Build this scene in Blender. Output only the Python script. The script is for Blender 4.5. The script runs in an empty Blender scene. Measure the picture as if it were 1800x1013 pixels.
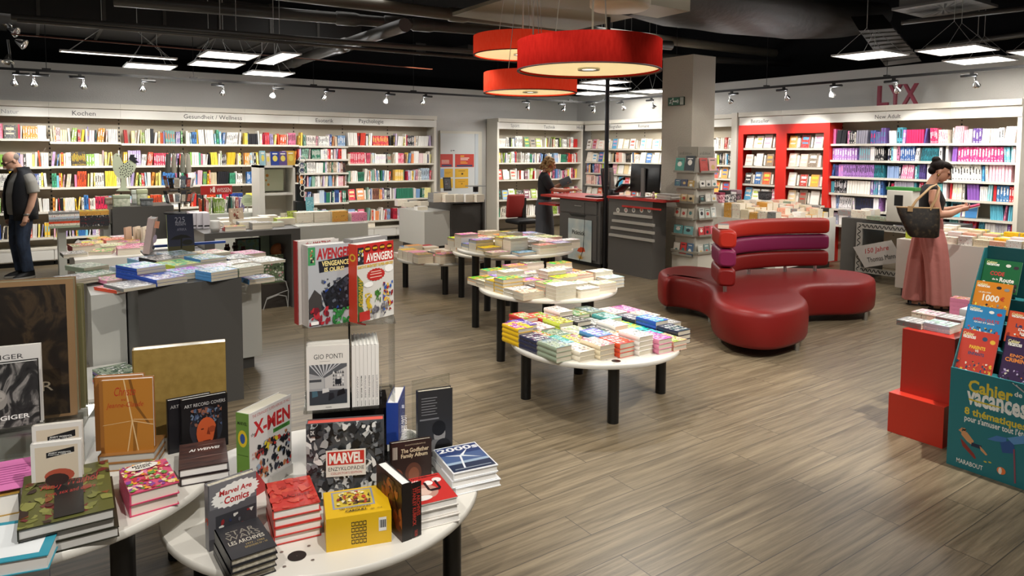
import bpy, bmesh, math, random
from mathutils import Vector, Matrix, noise
random.seed(11)
C = bpy.context.scene.collection
PI = math.pi
# ---------------------------------------------------------------- camera
FPX, CYP, PITCH, ROLL, YAW, HC = 1210.0, 345.0, 0.0660281, 0.0052976, 0.607567, 1.75
fw = Vector((math.sin(YAW)*math.cos(PITCH), math.cos(YAW)*math.cos(PITCH), -math.sin(PITCH)))
rt = Vector((math.cos(YAW), -math.sin(YAW), 0)); up = rt.cross(fw)
cr, sr = math.cos(ROLL), math.sin(ROLL)
rt, up = cr*rt + sr*up, -sr*rt + cr*up
cd = bpy.data.cameras.new('camera'); cam = bpy.data.objects.new('camera', cd); C.objects.link(cam)
cam.matrix_world = Matrix(((rt.x, up.x, -fw.x, 0), (rt.y, up.y, -fw.y, 0), (rt.z, up.z, -fw.z, HC), (0, 0, 0, 1)))
cd.sensor_width = 36; cd.lens = FPX/1800*36; cd.shift_y = -(506.5-CYP)/1800; cd.clip_start = .05
bpy.context.scene.camera = cam
# ---------------------------------------------------------------- world and exposure
sc = bpy.context.scene
sc.view_settings.view_transform = 'Standard'; sc.view_settings.look = 'None'
sc.view_settings.exposure = 0.0; sc.view_settings.gamma = 1; sc.view_settings.use_curve_mapping = False
w = bpy.data.worlds.new('world'); sc.world = w; w.use_nodes = True
w.node_tree.nodes['Background'].inputs[0].default_value = (1.0, .97, .93, 1); w.node_tree.nodes['Background'].inputs[1].default_value = .14
def area_light(name, loc, sx, sy, power, color=(1, .95, .88), rot=(0, 0, 0), spread=PI):
    l = bpy.data.lights.new(name, 'AREA'); l.shape = 'RECTANGLE'; l.size = sx; l.size_y = sy; l.energy = power; l.color = color; l.spread = spread
    o = bpy.data.objects.new(name, l); o.location = loc; o.rotation_euler = rot; C.objects.link(o); return o
def spot_light(name, loc, target, power, angle=60, color=(1, .95, .88), r=.03, blend=.5):
    l = bpy.data.lights.new(name, 'SPOT'); l.energy = power; l.spot_size = math.radians(angle); l.spot_blend = blend; l.color = color; l.shadow_soft_size = r
    o = bpy.data.objects.new(name, l); o.location = loc
    o.rotation_euler = (Vector(target)-Vector(loc)).to_track_quat('-Z', 'Y').to_euler(); C.objects.link(o); return o
def point_light(name, loc, power, color=(.97, .98, 1), r=.04):
    l = bpy.data.lights.new(name, 'POINT'); l.energy = power; l.color = color; l.shadow_soft_size = r
    o = bpy.data.objects.new(name, l); o.location = loc; C.objects.link(o); return o
# unseen spots over tables and floor, without tracks; one added to brighten the pillar
for x, y, tx, ty, p in ((-.9, .6, .1, 2.7, 190), (.9, .4, 1.0, 2.5, 250), (2.4, 1.6, 1.2, 2.6, 90), (4.9, 4.7, 3.4, 3.6, 190), (1.7, 4.3, 3.15, 3.65, 150), (4.4, 2.9, 3.4, 3.6, 90), (2.6, 5.6, 3.6, 4.7, 90),
                        (3.2, 6.6, 4.0, 5.7, 125), (5.4, 5.4, 4.2, 5.8, 95), (5.2, 1.2, 6.3, 3.6, 90), (7.9, 2.2, 6.6, 4.0, 80), (4.4, 1.1, 5.0, 2.7, 480), (5.5, .2, 4.6, 2.2, 90),
                        (-.5, 4.6, .7, 5.6, 150), (1.0, 6.6, .6, 8.3, 150), (2.6, 6.2, 1.9, 7.9, 130), (7.0, 2.4, 8.8, 3.4, 170), (8.0, 4.6, 9.2, 6.2, 150), (4.6, 8.8, 5.9, 10.8, 130),
                        (5.4, 7.2, 6.9, 7.9, 70), (6.1, 4.9, 7.6, 6.6, 110), (2.6, 2.6, 2.2, 4.2, 70), (1.6, .9, 2.6, 2.2, 80)):
    spot_light('unseen_ceiling_spot', (x, y, 3.35), (tx, ty, .5), p, 66, (1, .96, .9), .025, .35)
for x, y in ((1.5, 1.5), (5.0, 1.5), (1.5, 6.5), (6.0, 5.5), (3.5, 9.5), (8.5, 9.0), (-2, 4)):
    area_light('unseen_ambient_area', (x, y, 3.9), 1.2, 1.2, 11, (1, .97, .93))  # unseen overhead areas giving ambient light, no panel hangs here
# pixel of the 1800 x 1013 frame -> point of the place, on the level z or on an upright plane
def ray(x, y): return (x-900)/FPX*rt - (y-CYP)/FPX*up + fw
def G(x, y, z=0.0):
    d = ray(x, y); t = (z-HC)/d.z; return Vector((d.x*t, d.y*t, z))
def onX(x, y, X):
    d = ray(x, y); t = X/d.x; return Vector((X, d.y*t, d.z*t+HC))
def onY(x, y, Y):
    d = ray(x, y); t = Y/d.y; return Vector((d.x*t, Y, d.z*t+HC))
def atD(x, y, D):
    d = ray(x, y); return Vector((0, 0, HC)) + d*D
def PX(p):
    v = Vector(p)-Vector((0, 0, HC)); k = v.dot(fw); return 900+FPX*v.dot(rt)/k, CYP-FPX*v.dot(up)/k, k
# ---------------------------------------------------------------- materials
def lin(c):
    if isinstance(c, str): c = [int(c[i:i+2], 16)/255 for i in (0, 2, 4)]
    return tuple((v/12.92 if v <= .04045 else ((v+.055)/1.055)**2.4) for v in c[:3]) + (1,)
MATS = {}
def mat(name, col='808080', rough=.5, metal=0, emit=None, es=0, bump=None, coat=0, alpha=1, trans=0, spec=.5):
    if name in MATS: return MATS[name]
    m = bpy.data.materials.new(name); m.use_nodes = True; nt = m.node_tree; b = nt.nodes['Principled BSDF']
    b.inputs['Base Color'].default_value = lin(col); b.inputs['Roughness'].default_value = rough; b.inputs['Metallic'].default_value = metal
    b.inputs['Specular IOR Level'].default_value = spec
    if coat: b.inputs['Coat Weight'].default_value = coat; b.inputs['Coat Roughness'].default_value = .15
    if emit: b.inputs['Emission Color'].default_value = lin(emit); b.inputs['Emission Strength'].default_value = es
    b.inputs['Alpha'].default_value = alpha; b.inputs['Transmission Weight'].default_value = trans
    if bump:
        n = nt.nodes.new('ShaderNodeTexNoise'); n.inputs['Scale'].default_value = bump[0]; n.inputs['Detail'].default_value = 6
        k = nt.nodes.new('ShaderNodeBump'); k.inputs['Strength'].default_value = bump[1]; k.inputs['Distance'].default_value = bump[2] if len(bump) > 2 else .01
        tc = nt.nodes.new('ShaderNodeTexCoord'); nt.links.new(tc.outputs['Object'], n.inputs['Vector'])
        nt.links.new(n.outputs[0], k.inputs['Height']); nt.links.new(k.outputs[0], b.inputs['Normal'])
    MATS[name] = m; return m
def noisy(name, stops, scale, rough=.5, detail=4, stretch=(1, 1, 1), bump=0, coord='Object', voro=False, spec=.5, dist=0):
    """a material whose own colour varies in patches"""
    if name in MATS: return MATS[name]
    m = bpy.data.materials.new(name); m.use_nodes = True; nt = m.node_tree; b = nt.nodes['Principled BSDF']
    b.inputs['Roughness'].default_value = rough; b.inputs['Specular IOR Level'].default_value = spec
    tc = nt.nodes.new('ShaderNodeTexCoord'); mp = nt.nodes.new('ShaderNodeMapping'); mp.inputs['Scale'].default_value = stretch
    nt.links.new(tc.outputs[coord], mp.inputs[0])
    if voro:
        n = nt.nodes.new('ShaderNodeTexVoronoi'); n.inputs['Scale'].default_value = scale; src = n.outputs['Color']
        sp = nt.nodes.new('ShaderNodeSeparateColor'); nt.links.new(src, sp.inputs[0]); src = sp.outputs[0]
    else:
        n = nt.nodes.new('ShaderNodeTexNoise'); n.inputs['Scale'].default_value = scale; n.inputs['Detail'].default_value = detail; n.inputs['Distortion'].default_value = dist; src = n.outputs[0]
    nt.links.new(mp.outputs[0], n.inputs['Vector'])
    r = nt.nodes.new('ShaderNodeValToRGB'); e = r.color_ramp
    for i, (p, c) in enumerate(stops):
        k = e.elements[i] if i < 2 else e.elements.new(p)
        k.position = p; k.color = lin(c)
    if voro: e.interpolation = 'CONSTANT'
    nt.links.new(src, r.inputs[0]); nt.links.new(r.outputs[0], b.inputs['Base Color'])
    if bump:
        k = nt.nodes.new('ShaderNodeBump'); k.inputs['Strength'].default_value = bump; k.inputs['Distance'].default_value = .01
        nt.links.new(src, k.inputs['Height']); nt.links.new(k.outputs[0], b.inputs['Normal'])
    MATS[name] = m; return m
# ---------------------------------------------------------------- mesh builder
TXT = {}
def text_mesh(s, bold=0.0, shear=0.0):
    k = (s, bold, shear)
    if k in TXT: return TXT[k]
    cu = bpy.data.curves.new('t', 'FONT'); cu.body = s; cu.size = 1; cu.resolution_u = 2; cu.offset = bold; cu.shear = shear
    o = bpy.data.objects.new('t', cu); C.objects.link(o)
    dg = bpy.context.evaluated_depsgraph_get(); me = o.evaluated_get(dg).to_mesh()
    vs = [v.co.copy() for v in me.vertices]; fs = [tuple(p.vertices) for p in me.polygons]
    o.evaluated_get(dg).to_mesh_clear(); bpy.data.objects.remove(o); bpy.data.curves.remove(cu)
    x0 = min(v.x for v in vs); x1 = max(v.x for v in vs); y0 = min(v.y for v in vs); y1 = max(v.y for v in vs)
    vs = [((v.x-x0)/max(x1-x0, 1e-6), (v.y-y0)/max(y1-y0, 1e-6)) for v in vs]
    TXT[k] = (vs, fs, (x1-x0)/max(y1-y0, 1e-6)); return TXT[k]
class MB:
    def __init__(s): s.v = []; s.f = []; s.m = []; s.T = Matrix.Identity(4); s.sm = []; s.smooth = False
    def add(s, vs, fs, mi=0, smooth=None):
        n = len(s.v); s.v += [s.T @ Vector(v) for v in vs]; s.f += [tuple(n+i for i in f) for f in fs]; s.m += [mi]*len(fs)
        s.sm += [s.smooth if smooth is None else smooth]*len(fs); return s
    def box(s, x0, x1, y0, y1, z0, z1, mi=0):
        vs = [(x, y, z) for x in (x0, x1) for y in (y0, y1) for z in (z0, z1)]
        return s.add(vs, [(0, 1, 3, 2), (4, 6, 7, 5), (0, 4, 5, 1), (2, 3, 7, 6), (0, 2, 6, 4), (1, 5, 7, 3)], mi)
    def rbox(s, x0, x1, y0, y1, z0, z1, r, mi=0, seg=2):
        bm = bmesh.new(); bmesh.ops.create_cube(bm, size=1)
        for v in bm.verts: v.co = Vector(((x0+x1)/2+v.co.x*(x1-x0), (y0+y1)/2+v.co.y*(y1-y0), (z0+z1)/2+v.co.z*(z1-z0)))
        bmesh.ops.bevel(bm, geom=list(bm.edges), offset=r, segments=seg, profile=.5, affect='EDGES')
        return s.bm(bm, mi, True)
    def bm(s, bm, mi=0, smooth=False):
        bm.verts.index_update(); s.add([v.co.copy() for v in bm.verts], [tuple(v.index for v in f.verts) for f in bm.faces], mi, smooth); bm.free(); return s
    def quad(s, a, b, c, d, mi=0): return s.add([a, b, c, d], [(0, 1, 2, 3)], mi)
    def poly(s, pts, mi=0): return s.add(pts, [tuple(range(len(pts)))], mi)
    def prism(s, pts, z0, z1, mi=0, mtop=None):
        n = len(pts)
        s.add([(p[0], p[1], z0) for p in pts]+[(p[0], p[1], z1) for p in pts], [(i, (i+1) % n, n+(i+1) % n, n+i) for i in range(n)]+[tuple(range(n))[::-1]], mi)
        return s.add([(p[0], p[1], z1) for p in pts], [tuple(range(n))], mi if mtop is None else mtop)
    def rings(s, rings, mi=0, cap=True, closed=True, smooth=True):
        n = len(rings[0]); vs = [p for r in rings for p in r]; fs = []
        for k in range(len(rings)-1):
            for i in range(n if closed else n-1): fs.append((k*n+i, k*n+(i+1) % n, (k+1)*n+(i+1) % n, (k+1)*n+i))
        s.add(vs, fs, mi, smooth)
        if cap: s.add(rings[0], [tuple(range(n))[::-1]], mi, False); s.add(rings[-1], [tuple(range(n))], mi, False)
        return s
    def tube(s, pts, r, n=8, mi=0, cap=True):
        pts = [Vector(p) for p in pts]; rs = r if isinstance(r, (list, tuple)) else [r]*len(pts); out = []; u = None
        for i, p in enumerate(pts):
            d = (pts[min(i+1, len(pts)-1)]-pts[max(i-1, 0)]).normalized()
            if u is None: u = d.orthogonal().normalized()
            u = (u-d*u.dot(d)).normalized(); v = d.cross(u)
            out.append([p+(u*math.cos(a)+v*math.sin(a))*rs[i] for a in (2*PI*k/n for k in range(n))])
        return s.rings(out, mi, cap)
    def cyl(s, x, y, z0, z1, r, n=20, mi=0): return s.tube([(x, y, z0), (x, y, z1)], r, n, mi)
    def lathe(s, prof, n=32, mi=0, c=(0, 0, 0), cap=True):
        return s.rings([[(c[0]+r*math.cos(2*PI*i/n), c[1]+r*math.sin(2*PI*i/n), c[2]+z) for i in range(n)] for r, z in prof], mi, cap)
    def ell(s, c, rx, ry, rz, n=12, m=8, mi=0):
        c = Vector(c)
        return s.rings([[c+Vector((rx*math.sin(PI*(j+.02)/(m+.04))*math.cos(2*PI*i/n), ry*math.sin(PI*(j+.02)/(m+.04))*math.sin(2*PI*i/n), -rz*math.cos(PI*(j+.02)/(m+.04)))) for i in range(n)] for j in range(m+1)], mi)
    def text(s, t, o, ex, ey, w=None, h=None, mi=0, off=.0006, bold=0.0, align='l', shear=0.0, vfit=False):
        """lettering lying on a surface: o = lower left corner, ex and ey = its directions, w and h = its size"""
        vs, fs, asp = text_mesh(t, bold, shear); ex = Vector(ex).normalized(); ey = Vector(ey).normalized(); nrm = ex.cross(ey)
        if w is None: w = h*asp
        if h is None: h = w/asp
        o = Vector(o)
        if align == 'c': o = o-ex*w/2
        return s.add([o+ex*x*w+ey*y*h+nrm*off for x, y in vs], fs, mi, False)
    def build(s, name, mats, parent=None, loc=None, rotz=0, M=None):
        me = bpy.data.meshes.new(name); me.from_pydata([tuple(v) for v in s.v], [], s.f)
        for m in (mats if isinstance(mats, (list, tuple)) else [mats]): me.materials.append(m)
        me.polygons.foreach_set('material_index', s.m); me.polygons.foreach_set('use_smooth', s.sm); me.update()
        o = bpy.data.objects.new(name, me); C.objects.link(o)
        if parent: o.parent = parent
        if M is not None: o.matrix_world = M
        elif loc is not None: o.location = loc; o.rotation_euler = (0, 0, rotz)
        return o
def tag(o, label=None, cat=None, group=None, kind=None):
    if label: o['label'] = label
    if cat: o['category'] = cat
    if group: o['group'] = group
    if kind: o['kind'] = kind
    return o
def thing(name, label, cat, loc=(0, 0, 0), rotz=0, group=None, M=None):
    o = bpy.data.objects.new(name, None); C.objects.link(o); o.empty_display_size = .1
    if M is not None: o.matrix_world = M
    else: o.location = loc; o.rotation_euler = (0, 0, rotz)
    return tag(o, label, cat, group)
def struct(name, mb, m): return tag(mb.build(name, m), kind='structure')
def frame(o, ex, ez):
    """matrix of a thing: x along ex, z along ez, y into it"""
    ex = Vector(ex).normalized(); ez = Vector(ez); ez = (ez-ex*ez.dot(ex)).normalized(); ey = ez.cross(ex)
    return Matrix(((ex.x, ey.x, ez.x, o[0]), (ex.y, ey.y, ez.y, o[1]), (ex.z, ey.z, ez.z, o[2]), (0, 0, 0, 1)))
def copy_tree(o, parent=None):
    c = o.copy(); C.objects.link(c)
    if parent: c.parent = parent
    for ch in o.children: copy_tree(ch, c)
    return c
WHITE = mat('white_lacquer', 'dedbd2', .35); GREYW = mat('pale_grey_laminate', 'c9c8c0', .45); DARK = mat('charcoal_laminate', '4c4a47', .45)
BLACK = mat('black_metal', '0b0b0b', .4); CHROME = mat('chrome', 'd8d8d8', .15, 1); STEEL = mat('brushed_steel', 'b8b8b4', .35, 1)
BLK = mat('black_ink', '151515', .5); RED = mat('red_paint', 'd8281c', .4); INKW = mat('white_ink', 'f4f2ec', .5)
PAPER = noisy('page_edges', [(.35, 'b5ac98'), (.65, 'd6cebb')], 90, .8, 2, (1, 1, 8))
# ---------------------------------------------------------------- the room
def floor_material():
    m = bpy.data.materials.new('oak_planks'); m.use_nodes = True; nt = m.node_tree; b = nt.nodes['Principled BSDF']; L = nt.links.new; N = nt.nodes.new
    tc = N('ShaderNodeTexCoord'); br = N('ShaderNodeTexBrick'); br.offset = .37; br.inputs['Scale'].default_value = 1
    br.inputs['Brick Width'].default_value = 1.25; br.inputs['Row Height'].default_value = .19; br.inputs['Mortar Size'].default_value = .0022; br.inputs['Mortar Smooth'].default_value = .2
    br.inputs['Color1'].default_value = (.2, .2, .2, 1); br.inputs['Color2'].default_value = (.8, .8, .8, 1); br.inputs['Mortar'].default_value = (0, 0, 0, 1)
    L(tc.outputs['Object'], br.inputs['Vector'])
    mp = N('ShaderNodeMapping'); mp.inputs['Scale'].default_value = (1.0, 22, 1); L(tc.outputs['Object'], mp.inputs[0])
    add = N('ShaderNodeVectorMath'); add.operation = 'ADD'; L(mp.outputs[0], add.inputs[0])
    sc_ = N('ShaderNodeVectorMath'); sc_.operation = 'SCALE'; sc_.inputs['Scale'].default_value = 7.0; L(br.outputs['Color'], sc_.inputs[0]); L(sc_.outputs[0], add.inputs[1])
    n1 = N('ShaderNodeTexNoise'); n1.inputs['Scale'].default_value = 1.6; n1.inputs['Detail'].default_value = 9; n1.inputs['Roughness'].default_value = .68; n1.inputs['Distortion'].default_value = .6; L(add.outputs[0], n1.inputs['Vector'])
    n2 = N('ShaderNodeTexNoise'); n2.inputs['Scale'].default_value = .8; n2.inputs['Detail'].default_value = 3; L(add.outputs[0], n2.inputs['Vector'])
    r = N('ShaderNodeValToRGB'); e = r.color_ramp
    for i, (p, c) in enumerate(((.28, '4a4032'), (.43, '6a5e4a'), (.55, '7b6e58'), (.72, '90826a'))):
        k = e.elements[i] if i < 2 else e.elements.new(p); k.position = p; k.color = lin(c)
    L(n1.outputs[0], r.inputs[0])
    mx = N('ShaderNodeMix'); mx.data_type = 'RGBA'; mx.blend_type = 'MULTIPLY'; mx.inputs[0].default_value = .4; L(r.outputs[0], mx.inputs[6])
    r2 = N('ShaderNodeValToRGB'); r2.color_ramp.elements[0].color = (.55, .53, .5, 1); r2.color_ramp.elements[1].color = (1.1, 1.08, 1.05, 1); r2.color_ramp.elements[0].position = .3; r2.color_ramp.elements[1].position = .7
    L(n2.outputs[0], r2.inputs[0]); L(r2.outputs[0], mx.inputs[7])
    mo = N('ShaderNodeMix'); mo.data_type = 'RGBA'; mo.inputs[7].default_value = lin('3c352c'); L(br.outputs['Fac'], mo.inputs[0]); L(mx.outputs[2], mo.inputs[6])
    L(mo.outputs[2], b.inputs['Base Color']); b.inputs['Roughness'].default_value = .38
    bp = N('ShaderNodeBump'); bp.inputs['Strength'].default_value = .12; bp.inputs['Distance'].default_value = .004; L(n1.outputs[0], bp.inputs['Height']); L(bp.outputs[0], b.inputs['Normal'])
    return m
struct('floor', MB().box(-6, 13, -3, 14.5, -.1, 0), floor_material())
PLAST = mat('grey_plaster', 'bcbab4', .22, bump=(70, .35, .012))
WT = 3.055
struct('wall_left', MB().box(-6, 11.0, 12.75, 12.95, 0, WT), PLAST)
struct('wall_right', MB().box(10.75, 10.95, -1.5, 12.75, 0, WT), PLAST)
VOID = mat('black_painted_void', '0d0d0f', .9)
struct('wall_back', MB().box(-6, 13, 14.2, 14.4, 0, 4.9), VOID)
struct('wall_side', MB().box(12.4, 12.6, -3, 14.2, 0, 4.9), VOID)
struct('ceiling', MB().box(-6, 13, -3, 14.4, 4.6, 4.8), VOID)
m = MB().box(7.677, 8.16, 6.59, 7.16, 0, 3.12); struct('column_pillar', m, mat('rough_pillar_plaster', 'b3ab9b', .6, bump=(70, .5, .02)))
# exit sign on the column's left face 
a = onX(1175.5, 186.5, 7.676); b_ = onX(1204, 170, 7.676); gy0, gy1, z0, z1 = a.y, b_.y, a.z, b_.z
t = thing('exit_sign', 'green emergency exit sign with running figure and arrow on the grey pillar', 'sign', (7.656, (gy0+gy1)/2, z0))
yy = lambda u: gy0+(gy1-gy0)*u-(gy0+gy1)/2
zz = lambda v: (z1-z0)*v
m = MB().box(.002, .02, yy(1), yy(0), 0, zz(1)); m.build('panel', mat('exit_dark_edge', '14301f', .5), t)
def sq(mb, u0, u1, v0, v1, x, mi=0): mb.quad((x, yy(u0), zz(v0)), (x, yy(u1), zz(v0)), (x, yy(u1), zz(v1)), (x, yy(u0), zz(v1)), mi)
m = MB(); sq(m, .03, .72, .05, .95, .001); sq(m, .76, .97, .06, .94, .001, 1)
def stroke(pts, r=.018):
    for (u, v), (u2, v2) in zip(pts, pts[1:]):
        A = Vector((0, yy(u), zz(v))); B = Vector((0, yy(u2), zz(v2))); d = (B-A).normalized(); n = Vector((0, -d.z, d.y))*r*.62
        m.quad(*[(-.0006, q.y, q.z) for q in (A+n, A-n, B-n, B+n)], 2)
stroke([(.3, .66), (.22, .42), (.1, .3)]); stroke([(.22, .42), (.3, .28), (.27, .12)]); stroke([(.14, .6), (.25, .66), (.36, .5), (.42, .52)]); stroke([(.27, .66), (.24, .42)], .03)
m.add([(-.0006, yy(.31+.045*math.cos(k)), zz(.78)+.02*math.sin(k)) for k in [2*PI*i/12 for i in range(12)]], [tuple(range(12))], 2)
stroke([(.45, .5), (.66, .5)]); stroke([(.58, .68), (.67, .5), (.58, .32)])
m.build('pictogram', [mat('exit_green', '0f5a38', .5), mat('exit_pale', 'aeb0a0', .5), mat('exit_white', 'dfe6dc', .5)], t)
# door in the wall beside the bookcases: white leaf with posters
t = tag(MB().box(7.0, 8.03, 12.705, 12.75, 0, 2.16).build('door_1', mat('pale_frame', 'cfcabb', .5)), kind='structure')
DW = mat('door_leaf_white', 'c3c6c4', .3)
MB().box(7.0, 7.84, 12.69, 12.706, 0, 2.105).build('door_leaf', DW, t)
MB().box(7.845, 7.925, 12.685, 12.706, 0, 2.105).build('door_edge_strip', mat('door_strip', 'b9c0c4', .35), t)
def poster(x0, x1, y0, y1, cols, label, lines):
    A = onY(x0, y1, 12.686); B = onY(x1, y0, 12.686)
    o = thing('poster', label, 'poster', (A.x, 12.688, A.z)); W_ = B.x-A.x; H_ = B.z-A.z
    MB().box(0, W_, -.003, 0, 0, H_).build('sheet', mat('poster_'+cols[0], cols[0], .4), o)
    m = MB()
    for u, v, ww, hh, mi in lines: m.quad((u*W_, -.0036, v*H_), ((u+ww)*W_, -.0036, v*H_), ((u+ww)*W_, -.0036, (v+hh)*H_), (u*W_, -.0036, (v+hh)*H_), mi)
    if lines: m.build('print', [mat('poster_ink_'+c, c, .4) for c in cols[1:]], o)
poster(774, 796, 271, 294, ('b0352b', 'e0cfc0', '2a3558'), 'red poster with dark foot strip at the left on the white door', [(.1, .05, .8, .14, 1)]+[(.1, .3+.1*i, .6, .035, 0) for i in range(3)])
poster(800, 833, 271, 294, ('bb3a2c', 'e9d9c9', '2a3558', 'e0b030'), 'wider red poster with pale headline, upper right on the white door', [(.08, .04, .84, .13, 1), (.28, .8, .2, .08, 2), (.28, .66, .46, .06, 0), (.28, .54, .4, .06, 0), (.28, .38, .3, .05, 2), (.28, .28, .38, .05, 2)])
poster(774, 796, 296.5, 312, ('c89a2e', '7f9cc0', '9a741c'), 'yellow poster with a blue edge under the left red poster', [(0, 0, .3, 1, 0), (.38, .55, .45, .06, 1), (.38, .4, .35, .06, 1)])
poster(800, 823, 296.5, 312, ('cda02c', '3a2d14'), 'small yellow poster with dark figure two on the white door', [(.25, .7, .5, .05, 0), (.47, .3, .14, .2, 0)])
poster(774, 796, 314, 331, ('cba32f',), 'yellow poster low at the left of the white door', [])
poster(800, 823, 314, 331, ('cb9a28', '8d6c1e'), 'lowest yellow poster beside the door edge', [(.25, .68, .5, .05, 0), (.45, .38, .12, .16, 0)])
A = onY(792, 266, 12.688)
m = MB(); m.poly([(0, 0, 0), (.03, 0, 0), (.015, 0, .035)]); m.quad((.045, 0, .008), (.1, 0, .008), (.1, 0, .022), (.045, 0, .022))
tag(m.build('door_emblem', BLK, loc=A), 'tiny dark emblem above the posters on the white door', 'emblem')
def slot_material():
    m = bpy.data.materials.new('slotted_rail'); m.use_nodes = True; nt = m.node_tree; N = nt.nodes.new; L = nt.links.new
    tc = N('ShaderNodeTexCoord'); sp = N('ShaderNodeSeparateXYZ'); L(tc.outputs['Object'], sp.inputs[0]); pp = N('ShaderNodeMath'); pp.operation = 'PINGPONG'; pp.inputs[1].default_value = .033; L(sp.outputs[2], pp.inputs[0])
    g = N('ShaderNodeMath'); g.operation = 'GREATER_THAN'; g.inputs[1].default_value = .018; L(pp.outputs[0], g.inputs[0]); x = N('ShaderNodeMix'); x.data_type = 'RGBA'; x.inputs[6].default_value = lin('b0a692'); x.inputs[7].default_value = lin('2a2723'); L(g.outputs[0], x.inputs[0]); L(x.outputs[2], nt.nodes['Principled BSDF'].inputs['Base Color']); return m
SLOTS = slot_material()
# ---------------------------------------------------------------- books that are filed by the hundred: one mass
MASS = []          # (4x4 matrix, w, t, h, colour, spine mark colour)
CASEW = mat('bookcase_white', 'd6d0c2', .4); CASEBACK = mat('bookcase_back', 'b0a692', .55); SLOT = mat('slot_dark', '2a2723', .6)
PAL = {
 'bright': 'f2eee6 f2eee6 efe7d8 f4c430 f7d948 e8542a d9352b c92a4d e87fa0 f0b7c4 f29a3c 3f79b8 2e4f9e 7cc0d8 4aa87e 86b84a 1d1d22 44403f d9c9a5 a6cfe0 b9a5d0 f3e27a'.split(),
 'pastel': 'f6f1ea f6f1ea f1e6de ead0cf e9a9b4 df5f78 d4364c f09a62 f5cf5a f0e6a0 c7d7e4 7ea3cc 3f5f9c 1e2a4a 24242a 8fb7a2 2f7a5e c9b7d8 94604d d9c2a6 e3432e'.split(),
 'cook': 'efe6d2 e9d5a5 f2c230 d98a2a e8542a cf3528 8fb04a 4f8a4a 3f6f62 8a7fb0 f4f1e8 e6a8a0 b0302d 2c2c30 e8c9c9 6fa7a0 f6ef9a c2552a'.split(),
 'cool': '2c2f4a 5a4b8c 7f5fa8 b07fc8 4f9fb0 6fc4cc 2f7f8c 1c1c22 1c1c22 2a2230 e66aa0 f08cb4 d9265c f2eef0 c9c4d8 8fa8d0 3f68a8 f0e23c f6f2f4 9d9aa8'.split(),
 'pinks': 'f6f0ee f6f0ee f3dce2 f0b4c4 ea84a8 d8387c 8a5ab0 5a3c86 1e1c26 1e1c26 63b8d0 8fd2d6 3c7ab0 d8343a f0a080 c8c2d0 f2e0a0'.split(),
 'tech': 'f2efe8 eadfcc c8302c d84a38 1c1c1e 35353a 5f7fb0 8fb6d6 a8c25a f0d24a c86a86 7a4a5a f0b8a0 3a8a6a e8e4dc 9a8f80 d8cfc0'.split(),
 'novel': 'f4f0e8 f4f0e8 efe4d0 eadfcf e85a3a f0a84a 2c6aa8 4aa0c8 c8d84a d89ab0 1e1e20 e8d0a0 c23a2c 8a7a68 f2c8b8'.split(),
}
for k_ in PAL: PAL[k_] = PAL[k_]+['f6f2ea', 'f2ece2', 'f7f4ee', 'efe8da']+([] if k_ in ('cool',) else ['f4efe6', 'f6f3ec'])
def upright(Mx, x0, x1, z, d0, hmax, pal, series=2, gaps=.06, fill=1.0):
    """a row of upright books on a shelf, spines at local y = d0"""
    x = x0; P = PAL[pal]
    while x < x1-.012:
        if random.random() < gaps: x += random.uniform(.01, .05); continue
        n = max(1, int(random.expovariate(1/series))); c = random.choice(P); t = random.choice((.016, .018, .022, .026, .03, .036) if pal != 'cool' else (.024, .028, .034, .04)); h = min(hmax, random.choice((.18, .19, .2, .205, .215, .215, .24))); w_ = random.uniform(.12, .16)
        mk = random.choice(('f4f0e8', '1a1a1c', c, random.choice(P))); ln = random.choice((0, 0, 0, 0, .05, -.06, .12))
        for _ in range(n):
            if x+t+(h*abs(math.sin(ln)) if ln else 0) > x1: return
            R = Mx @ Matrix.Translation((x+(h*math.sin(-ln) if ln < 0 else 0), d0+random.uniform(0, .012), z+.002+max(0, math.sin(ln))*t)) @ Matrix.Rotation(ln, 4, 'Y')
            MASS.append((R, t-.0042, w_, h*random.uniform(.985, 1), c, mk)); x += t
        if ln: x += h*abs(math.sin(ln))+.004
def facing(Mx, x0, x1, z, d0, hmax, pal, step=.18):
    """books shown cover outwards, leaning back"""
    x = x0; P = PAL[pal]
    while x < x1-.1:
        w_ = random.uniform(.125, .15); h = min(hmax, random.uniform(.19, .23)); c = random.choice(P)
        for k in range(random.choice((1, 2))):
            R = Mx @ Matrix.Translation((x+.012*k, d0+.03*k, z+.008)) @ Matrix.Rotation(-.22, 4, 'X')
            MASS.append((R, w_, .025, h, c if k == 0 else random.choice(P), random.choice(P)))
        if random.random() < .6: MASS.append((Mx @ Matrix.Translation((x+w_+.014, d0+.03, z+.014)) @ Matrix.Rotation(-.15, 4, 'X'), .033, .08, h*.8, 'f4efe4', 'e8e0d0')); x += .045
        x += w_+random.uniform(.015, .04)
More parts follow.
